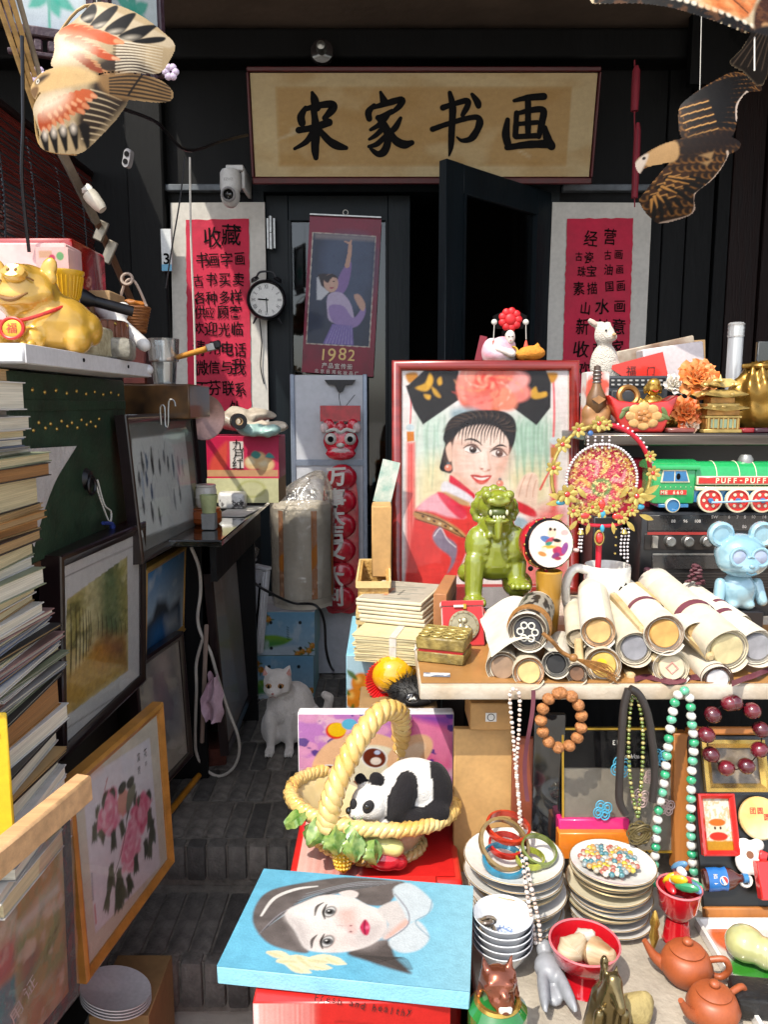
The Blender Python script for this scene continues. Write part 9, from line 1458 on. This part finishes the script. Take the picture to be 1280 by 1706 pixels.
t, k = mag('cola_bottle_magnet', 'small cola bottle magnet with blue label and round emblem', 1197, 1462); Q = RZ(-92+4)
part(t, 'bottle', tf(lathe([(0, -30*k), (17*k, -29*k), (18*k, -10*k), (16*k, 0), (18*k, 8*k), (16*k, 18*k), (7*k, 30*k), (6*k, 36*k), (0, 36*k)], 20), T(0, 0, .012) @ Q @ RX(-90) @ SC(1, .6, 1)), mat('cola_brown', '4a2018', .1, coat=1)); part(t, 'label_band', tf(lathe([(18.6*k, -24*k), (18.9*k, -8*k), (17.5*k, 0), (18.9*k, 8*k)], 20, False), T(0, 0, .012) @ Q @ RX(-90) @ SC(1, .62, 1)), mat('enamel_blue2', '1f63b0', .25, coat=.6)); part(t, 'cap', tf(cyl(7.5*k, 8*k, 14), T(0, 0, .012) @ Q @ T(0, 40*k, 0) @ RX(90)), mat('tin_blue', ''))
z_ = .012+12.2*k; part(t, 'emblem_white', mv(cyl(7*k, .0008, 20), 0, 0, z_), m_paper); part(t, 'emblem_red', tf(extr([(6*k*math.cos(a), 6*k*math.sin(a)) for a in [R(10+i*16) for i in range(11)]], .0006), T(0, 0, z_+.0006) @ RZ(-60)), mat('tin_red', '')); part(t, 'emblem_blue', tf(extr([(6*k*math.cos(a), 6*k*math.sin(a)) for a in [R(200+i*14) for i in range(10)]], .0006), T(0, 0, z_+.0006) @ RZ(-60)), MC['enamel_blue2']); part(t, 'lettering', word([('百', -13*k, 6*k, 8*k), ('事', -13*k, -2*k, 8*k)], .02, 0, z_-.001), m_paper, False, kind='stuff')
lean('red_case', 'red plastic case edge at the side of the magnet board', 'case', 1266, 1435, 1330, 1500, 1.30, 1.33, mat('tin_red', ''), .02)
for i, (v0, v1, cl, l) in enumerate(((1365, 1392, 'd8206a', 'magenta'), (1388, 1432, 'e8721a', 'orange silk lined'))): lean('gift_tray', l+' gift box lid standing behind the bead plate', 'box', 932, v0, 1050, v1, 1.425-.02*i, 1.43-.02*i, mat('tray_'+cl, cl, .4, var=.15, coat=.3), .03)
def plate(c, r, m, label, grp, rim=None):
 t = thing('plate', label, 'plate', c, T(*c) @ RX(rnd.uniform(-2, 2)) @ RY(rnd.uniform(-2, 2)), grp); part(t, 'dish', lathe([(0, .003), (r*.5, .002), (r*.6, .006), (r*.97, .0165), (r, .018), (r*.97, .0195), (r*.62, .009), (0, .0065)], 44), m)
 part(t, 'rim_line', torus(r*.985, .0011, 44, 5, (0, 0, .0185)), rim or mat('gilt_line', '9a7a48', .3, .5))
m_ch = [mat('china_'+c_, c_, .15, coat=.6, var=.04) for c_ in ('dcdad4', 'dccfae', 'd6dcdc', 'e2ded8')]
for u, v, rp, n, nm, Yc in ((858, 1428, 83, 11, 'bangle plates', 1.33), (1015, 1440, 71, 12, 'bead plates', 1.325)):
 ztp = PY(u, v, Yc).z; dz = (ztp-.014-LZ)/(n-1)
 for i in range(n): r = rp*K(u, v, Yc)*(.93+.07*math.sin(i*1.9+1) if i < n-1 else 1); plate(Vector((PY(u+rnd.uniform(-5, 5), 1500, Yc).x, Yc, LZ+.001+i*dz)), r, m_ch[(i*7+n) % 4 if i < n-4 else (1 if n == 12 and i < n-1 else 0)], 'china plate, %s from the bottom of the stack under the %s' % (ordn[i].replace('topmost', 'first'), 'bangles' if n == 11 else 'glass beads'), 'stack of '+nm)
zb1, zb2 = PY(858, 1428, 1.33).z+.006, PY(1015, 1440, 1.325).z+.004; k = K(858, 1430, 1.33)
for u, dy, r, cl, tl, dzz, l in ((852, .04, 38, 'c0341c', 12, .03, 'carved red bangle on top of the plate'), (840, 0, 44, '8a7044', 38, .02, 'wide brass bangle leaning on the plate'), (836, -.03, 36, '2f7a9a', 12, .006, 'turquoise inlaid bangle flat on the plate'), (845, .01, 30, 'b8281c', 8, .012, 'slim red bangle inside the plate'), (896, -.01, 30, '6f7a3a', 22, .014, 'green studded bangle tilted on the plate rim'), (880, -.02, 24, 'a0a83a', 6, .004, 'lime glass bangle on the plate')): solo('bangle', tf(lathe([(r*k*.88, -.006), (r*k, -.005), (r*k*1.02, 0), (r*k, .005), (r*k*.88, .006), (r*k*.88, -.006)], 36, False), T(PY(u, 1430, 1.33).x, 1.33+dy, zb1+dzz) @ RX(tl) @ RY(tl*.4)), mat('bangle_'+cl, cl, .25, .35, var=.3, sc=60, coat=.5), l, 'bangle')
bp_ = thing('bead_heap', 'heap of loose coloured glass beads on the plate', 'beads', Vector((PY(1015, 1440, 1.325).x, 1.325, zb2))); bms = [mesh(ell((0, 0, 0), .0058, .0058, .005, 8), mat('glass_'+c_, c_, .06, coat=1, var=.1)) for c_ in ('a89c88', 'b8884e', '3f7078', 'a0584a', 'b8a42a', '7f8a8c', 'cfc4b0')]
for i in range(120): a = i*2.4; q = math.sqrt(i/120); o = bpy.data.objects.new('bead', bms[(i*5+i//7) % 7]); COL.objects.link(o); o.parent = bp_; o.location = (q*.052*math.cos(a), q*.048*math.sin(a), .004+rnd.uniform(0, .009)*(1.2-q))
c = lz(838, 1.20); k = K(838, 1540, 1.2)
for i in range(5): solo('rice_bowl', mv(lathe([(0, .004), (22*k, .0), (24*k, .008), (40*k, .03), (50*k, .05), (49*k, .0515), (38*k, .033), (20*k, .014), (0, .012)], 40), c.x, c.y, c.z+i*.0125), mat('blue_white_china', 'd9dde4', .12, coat=.7, var=.04), 'blue rimmed rice bowl, %s from the bottom of five nested' % ordn[i].replace('topmost', 'first'), 'bowl', 'nested rice bowls')
solo('blue_medallion', mv(lathe([(0, .0005), (18*k, .0), (20*k, .0008)], 28), c.x, c.y, c.z+.0632), mat('cobalt_print', '6a80b0', .2, c2='c9d2e4', sc=160, thr=(.45, .55)), 'blue painted medallion in the uppermost rice bowl', 'print')
solo('hair_clip_heap', jit(join(*[torus(.012, .003, 14, 6, Vector((PY(812, 1530, 1.2).x, 1.19, c.z+.07))+Vector((.008*math.sin(i*3), .01*math.cos(i*2), .006*i)), RX(40*i)) for i in range(5)]), .002, 40), mat('dark_clip', '4a3a30', .15, coat=.8, c2='9a8a70', sc=40), 'tangled dark hair clips in the rice bowl', 'clips', kind='stuff')
def goblet(u, vt, vb, rp, Y, lab):
 c = lz(u, Y); k = K(u, vt, Y); h = PY(u, vt, Y).z-LZ; r = rp*k; t = thing('red_goblet', lab, 'goblet', c); part(t, 'bowl', lathe([(0, h*.42), (r*.5, h*.44), (r*.85, h*.62), (r, h*.97), (r*1.01, h), (r*.96, h*.98), (r*.8, h*.64), (0, h*.5)], 40), mat('red_plastic', 'b8101c', .12, coat=.8, var=.06)); part(t, 'foot', lathe([(r*.66, 0), (r*.62, h*.03), (r*.5, h*.42), (0, h*.43)], 32), MC['red_plastic']); part(t, 'rim', torus(r*.985, .002, 40, 6, (0, 0, h)), mat('pink_rim', 'dd6a70', .2)); return c, k, h, r
c, k, h, r = goblet(975, 1570, 1690, 58, 1.16, 'red plastic goblet filled with striped sea shells')
for i, (x, y, l, rz) in enumerate(((-22, -8, 'pale striped shell on the left of the goblet', 30), (18, -22, 'brown banded shell in front of the goblet', -50), (4, 18, 'white round shell at the back of the goblet', 0))):
 s_ = (1.15, 1.25, .8)[i]; prof = [(.0005, -26*k*s_)]+[((20-abs(q-3)*3.2)*k*s_*(1+.05*(q % 2)), (-22+q*6.4)*k*s_) for q in range(8)]+[(.0005, 26*k*s_)]; solo('sea_shell', tf(lathe(prof, 20), T(c.x+x*k, c.y+y*k, c.z+h*.93) @ RZ(rz) @ RY(62)), mat('shell_%d' % i, ('a8845c', '8a5a38', 'b8aa94')[i], .35, c2=('e0cfae', 'd8b88c', 'd8d0c2')[i], sc=2, st=(4, 4, 70), coat=.3), l, 'shell')
c, k, h, r = goblet(1128, 1478, 1570, 36, 1.27, 'red plastic goblet holding small toys behind the teapots')
for i in range(12): solo('tiny_toy', ell(c+Vector((r*.75*math.cos(i*2.4)*(.3+.6*(i % 3)/2), r*.75*math.sin(i*2.4)*(.3+.6*(i % 3)/2), h+.008*(i % 4))), .009, .007, .011+.006*(i % 3), 8, (20*i, 35*i, 0)), mat('toy_%d' % (i % 6), ('d8643a', 'e0b41a', '2f8a5a', 'd8d0d4', 'b8141c', '5a8ab8')[i % 6], .3, coat=.4), ('small ', 'large ')[i//6]+'%s plastic toy piece heaped in the small goblet' % ('coral', 'yellow', 'green', 'white', 'scarlet', 'blue')[i % 6], 'toy', 'toy pieces in the goblet')
def base(u, v, Y): c = PY(u, v, Y); c.z = LZ+.001; return c, K(u, v, Y)
c, k = base(830, 1640, 1.02); h = PY(830, 1640, 1.02).z-LZ; dg = thing('dragon_stopper_bottle', 'green glass bottle with bronze dragon head stopper', 'bottle', c); B = lambda x, z, y, a, b, d: ell((x*k, y*k, h+z*k), a*k, b*k, d*k, 10)
part(dg, 'bottle', lathe([(0, .001), (.042, .001), (.044, .01), (.044, h-44*k), (.03, h-26*k)], 24), mat('green_glass', '1f6a2c', .06, coat=1)); m_dr = mat('copper_lustre', '8a4a34', .2, .7, var=.3, sc=20, coat=.5)
part(dg, 'dragon_head', blob([B(0, 6, 0, 32, 28, 26), B(4, -14, -14, 24, 22, 16), B(8, -24, -22, 18, 18, 9), B(-14, 14, -18, 9, 8, 7), B(16, 14, -20, 9, 8, 7), B(8, 0, -30, 9, 7, 6)]+[cap((x*k, 4*k, h+24*k), (x*1.3*k, 8*k, h+46*k), 8*k, 2*k) for x in (-20, 18)]+[B(-30+2*i, -20+12*i, 4, 7, 7, 9) for i in range(4)]+[B(32-2*i, -20+12*i, 2, 6, 7, 9) for i in range(4)], .0035, 1), m_dr)
part(dg, 'fangs', tf(box(22*k, 6*k, 12*k, (0, 0, 0), .002), T(8*k, -34*k, h-20*k)), MC['bone']); part(dg, 'neck_ring', torus(.03, .005, 24, 6, (0, 0, h-30*k)), mat('bright_gilt', ''))
c, k = base(912, 1690, 1.16); solo('stone_cicada', mv(blob([ell((0, 0, .03), 24*k, 30*k, .02), ell((0, .035, .038), 15*k, 14*k, .016), ell((-16*k, -.035, .028), 10*k, .06, .014, 10, (0, 0, -8)), ell((16*k, -.035, .028), 10*k, .06, .014, 10, (0, 0, 8)), ell((0, -.03, .012), 18*k, 30*k, .012)], .003, 2), c.x, c.y, c.z), mat('grey_stone', '8a8d94', .4, var=.1), 'carved grey stone cicada lying on the bench', 'carving')
c, k = base(1012, 1690, 1.04); h = PY(1012, 1605, 1.04).z-LZ; q = h/.2; solo('bronze_horse', tf(blob([cap((0, .02, .0), (0, .01, .09*q), .05, .038), cap((0, .0, .09*q), (.004, -.02, .16*q), .034, .022), cap((.004, -.02, .165*q), (.012, -.055, .135*q), .018, .011), cap((-.01, -.01, .17*q), (-.012, -.008, .2*q), .007, .003), cap((.012, -.01, .17*q), (.014, -.008, .198*q), .007, .003), cap((-.03, -.03, .0), (-.028, -.035, .1*q), .016, .012), cap((.03, -.03, .0), (.028, -.035, .1*q), .016, .012)]+[ell((-.004, .022, (.06+.03*i)*q), .01, .012, .014) for i in range(5)], .0035, 1), T(*c) @ SC(.68, .68, 1)), mat('pale_bronze', '7a6a48', .2, .85, var=.35, sc=25), 'polished bronze rearing horse statuette', 'statuette')
for u, v, Y, s_, l in ((1060, 1650, 1.08, .036, 'rounded yellow stone beside the horse statuette'), (1105, 1706, .97, .04, 'rough beige stone at the front of the bench')): c, k = base(u, v, Y); solo('stone', mv(jit(ell((0, 0, s_*.7), s_, s_*.8, s_*.75, 14), .012, 22, u), c.x, c.y, c.z), mat('yellow_stone', 'a8935c', .8, var=.25, sc=18, bump=.4), l, 'stone')
def teapot(u, v, Y, s_, rz, lab):
 c, k = base(u, v, Y); t = thing('clay_teapot', lab, 'teapot', M=T(*c) @ RZ(rz) @ SC(s_)); m = mat('zisha_clay', '9a4a26', .45, var=.12, sc=30); part(t, 'body', lathe([(0, .002), (.035, 0), (.052, .02), (.058, .042), (.048, .066), (.036, .074), (0, .074)], 36), m); o = part(t, 'lid', lathe([(.037, .074), (.038, .078), (.024, .087), (0, .09)], 32), m); part(o, 'knob', ell((0, 0, .096), .012, .012, .009, 14), m); part(t, 'spout', tube([(-.045, 0, .03), (-.07, 0, .048), (-.092, 0, .082)], [.016, .011, .006], 12, sm=6), m); part(t, 'handle', tube([(.05, 0, .06), (.08, 0, .066), (.09, 0, .042), (.074, 0, .022), (.052, 0, .024)], .0075, 10, sm=6), m)
teapot(1142, 1640, 1.17, .74, -14, 'larger orange clay teapot with spout to the left'); teapot(1188, 1690, 1.08, .7, 20, 'smaller orange clay teapot in front of the larger one')
c, k = base(1290, 1640, 1.1); Mt = T(.712, 1.09, LZ+.002); ty = thing('painted_tray', 'white melamine tray with orange and green floral print', 'tray', M=Mt); cv = Cv(0, 0, 1, 1.6, 90, 'e9e2da');
for i in range(14): x, y = (.12+(i*61 % 90)/110, .1+i*.105); cv.ell(x, y, .12, .15, ('e8743a', 'f0a070', '2f9a78', '3f9a3a')[i % 4], 35*i, .95, 3, .15); leaf2(cv, x, y, .28, 60+40*i, '4a9a3c', .3)
paint(ty, 'printed_floor', cv, cv.flat(.24, .4, .004), vcm('melamine', .15, coat=.8)); part(ty, 'rim', moulding(.27, .43, [(0, .0), (0, .016), (.006, .017), (.016, .003)]), mat('white_melamine', 'e4dfd8', .2, coat=.6)); part(ty, 'underside', box(.25, .41, .003, (0, 0, .0015)), MC['white_melamine'])
c = Vector((PY(1248, 1570, 1.2).x, 1.2, LZ+.008)); solo('jade_fruit', blob([ell(c+Vector((.0, .01, .03)), .035, .034, .03), ell(c+Vector((.024, -.012, .028)), .025, .025, .027)], .004, 2), mat('pale_jade', 'a8a868', .15, coat=.9, sss=.2, c2='b8b884', sc=10), 'pale green jade fruit carving on the painted tray', 'carving')
solo('black_ink_stone', tf(jit(box(.085, .055, .035, (0, 0, .018), .006, 2), .003, 40), T(PY(1264, 1625, 1.11).x, 1.1, LZ+.008) @ RZ(-6)), mat('black_stone', '1a1a1b', .45, var=.3, bump=.3), 'black ink stone block on the painted tray', 'ink stone')
def beads(name, label, path, sp, Y, pat, cord=True, sm=4):
 pts = crom(path, sm*4); yy = Y if callable(Y) else (lambda v: Y); o0 = PY(*path[0], yy(path[0][1])); t = thing(name, label, 'necklace' if len(path) > 9 else 'bracelet', o0); acc = 0; n = 0; k = mpp(o0); last = pts[0]; ms = [mesh(ell((0, 0, 0), r*k, r*k, r*k*.88, 10), m) for r, m in pat]
 for p in pts:
  acc += math.hypot(p[0]-last[0], p[1]-last[1]); last = p
  if n == 0 or acc >= sp: o = bpy.data.objects.new('bead', ms[n % len(ms)]); COL.objects.link(o); o.parent = t; o.location = PY(p[0], p[1], yy(p[1]))-o0; o.rotation_euler = (.3*math.sin(n), .5*math.cos(n*2), n); acc = 0; n += 1
 if cord: part(t, 'cord', tube([PY(*p, yy(p[1]))-o0 for p in pts[::3]], .0011, 5), m_ink)
 return t
ring = lambda x, y, a, b, n=12: [(x+a*math.sin(2*PI*i/n), y-b*math.cos(2*PI*i/n)) for i in range(n+1)]
YN = YF-.014; GB = lambda n_, c_: mat('bead_'+n_, c_, .15, coat=.8, var=.25, sc=60)
beads('walnut_bracelet', 'ring of carved walnut beads hanging from the table edge', ring(936, 1200, 34, 46), 18.2, YN, [(11, mat('walnut', 'a8693a', .6, var=.3, sc=90, bump=.8, bs=120))]); beads('dark_red_bracelet', 'ring of large dark red polished beads at the table corner', ring(1224, 1226, 46, 56), 34, YN, [(15, GB('plum', '4a0f1a')), (15, GB('wine', '5f1420'))])
gp = [(8.3, GB('jade', '2f9a68')), (8.3, GB('milk', 'dcd8d0')), (8.3, GB('jade2', '5ab08a')), (8.3, GB('milk', ''))]
beads('jade_necklace', 'long necklace of green jade and white beads hanging from the table', [(1090, 1470), (1091, 1440), (1094, 1400), (1098, 1350), (1106, 1310), (1111, 1270), (1116, 1225), (1122, 1185), (1128, 1162), (1139, 1150), (1150, 1164), (1153, 1200), (1157, 1240), (1153, 1290), (1152, 1340), (1152, 1390), (1154, 1430), (1159, 1465), (1161, 1505), (1157, 1545), (1146, 1563), (1135, 1572)], 13.6, YN, gp)
beads('green_seed_necklace', 'thin necklace of small olive green glass beads above the knot pendant', [(1063, 1360), (1056, 1330), (1050, 1290), (1048, 1230), (1051, 1180), (1057, 1156), (1066, 1175), (1072, 1220), (1071, 1280), (1067, 1330), (1064, 1362)], 6, YN, [(3.6, GB('olive', '6a7a34')), (3.4, GB('olive2', '55642c')), (3.6, GB('brassy', 'a89a5a'))]); beads('black_bead_drop', 'short string of black beads with red pair under the knot pendant', [(1056, 1418), (1060, 1440), (1066, 1465), (1072, 1480), (1078, 1462), (1080, 1438), (1078, 1418)], 7, YN-.01, [(4, GB('jet', '0c0b0c')), (3.4, GB('jet', '')), (4, GB('jet', '')), (4.6, GB('coral', 'c01a18'))])
sp_ = [(4.2, mat('shell_chip', 'ddc9bc', .35, c2='efe6de', sc=80, coat=.4)), (3.4, mat('shell_chip2', 'c9a896', .35, coat=.4))]; beads('shell_necklace', 'long pale shell chip necklace hanging down over the bangle plates', [(893, 1570), (886, 1530), (876, 1470), (868, 1400), (865, 1340), (860, 1280), (855, 1220), (850, 1160), (857, 1148), (866, 1160), (865, 1220), (861, 1280), (866, 1340), (872, 1400), (884, 1470), (897, 1530), (903, 1585)], 5.6, lambda v: YN-(YN-1.195)*min(1, max(0, (v-1385)/90)), sp_)
for P_, l in (([(1048, 1148), (1040, 1180), (1036, 1240), (1033, 1300), (1033, 1335), (1043, 1356)], 'left'), ([(1050, 1147), (1066, 1158), (1080, 1190), (1088, 1240), (1092, 1290), (1088, 1335)], 'right')): solo('black_cord_collar', tube([PY(*p, YN-.006) for p in P_], .0075, 10, sm=5), mat('black_rubber', '2a2524', .45, var=.2), 'thick black wrapped cord hanging %s the olive green beads' % ('outside, nearer the walnut ring, of' if l == 'left' else 'between the jade necklace and'), 'cord')
c = PY(1066, 1388, YN-.012); k = mpp(c); kn = thing('knot_pendant', 'bronze green woven knot pendant on the bead necklace', 'pendant', M=facing(c)); m_kn = mat('bronze_green', '5f5230', .4, .4, var=.2)
for a in (0, 45, 90, 135):
 for q in (5, 8.5, 12): part(kn, 'strand', tf(tube([(q*k*math.cos(b), q*1.75*k*math.sin(b), 1.5*k*math.sin(b*2+a)) for b in [i*PI/12 for i in range(24)]], 1.7*k, 6, True), RZ(a) @ T(0, 0, a*.02*k)), m_kn)
solo('plum_ribbon', thick(sheet(3, 20, lambda u, v: tuple(PY(880+u*7-6*math.sin(v*5)-(1-v)*4, 1335-185*v, YN+.004*math.sin(v*7)))), .0008), m_rib, 'narrow plum ribbon hanging beside the shell necklace', 'ribbon')
solo('gold_charm', mv(lathe([(0, 0), (.004, .01), (.009, .03), (.006, .045), (.009, .055), (.003, .075), (0, .078)], 12), *PY(1089, 1585, 1.22)), mat('bright_gilt', ''), 'slim gold drop charm hanging above the teapot', 'charm')
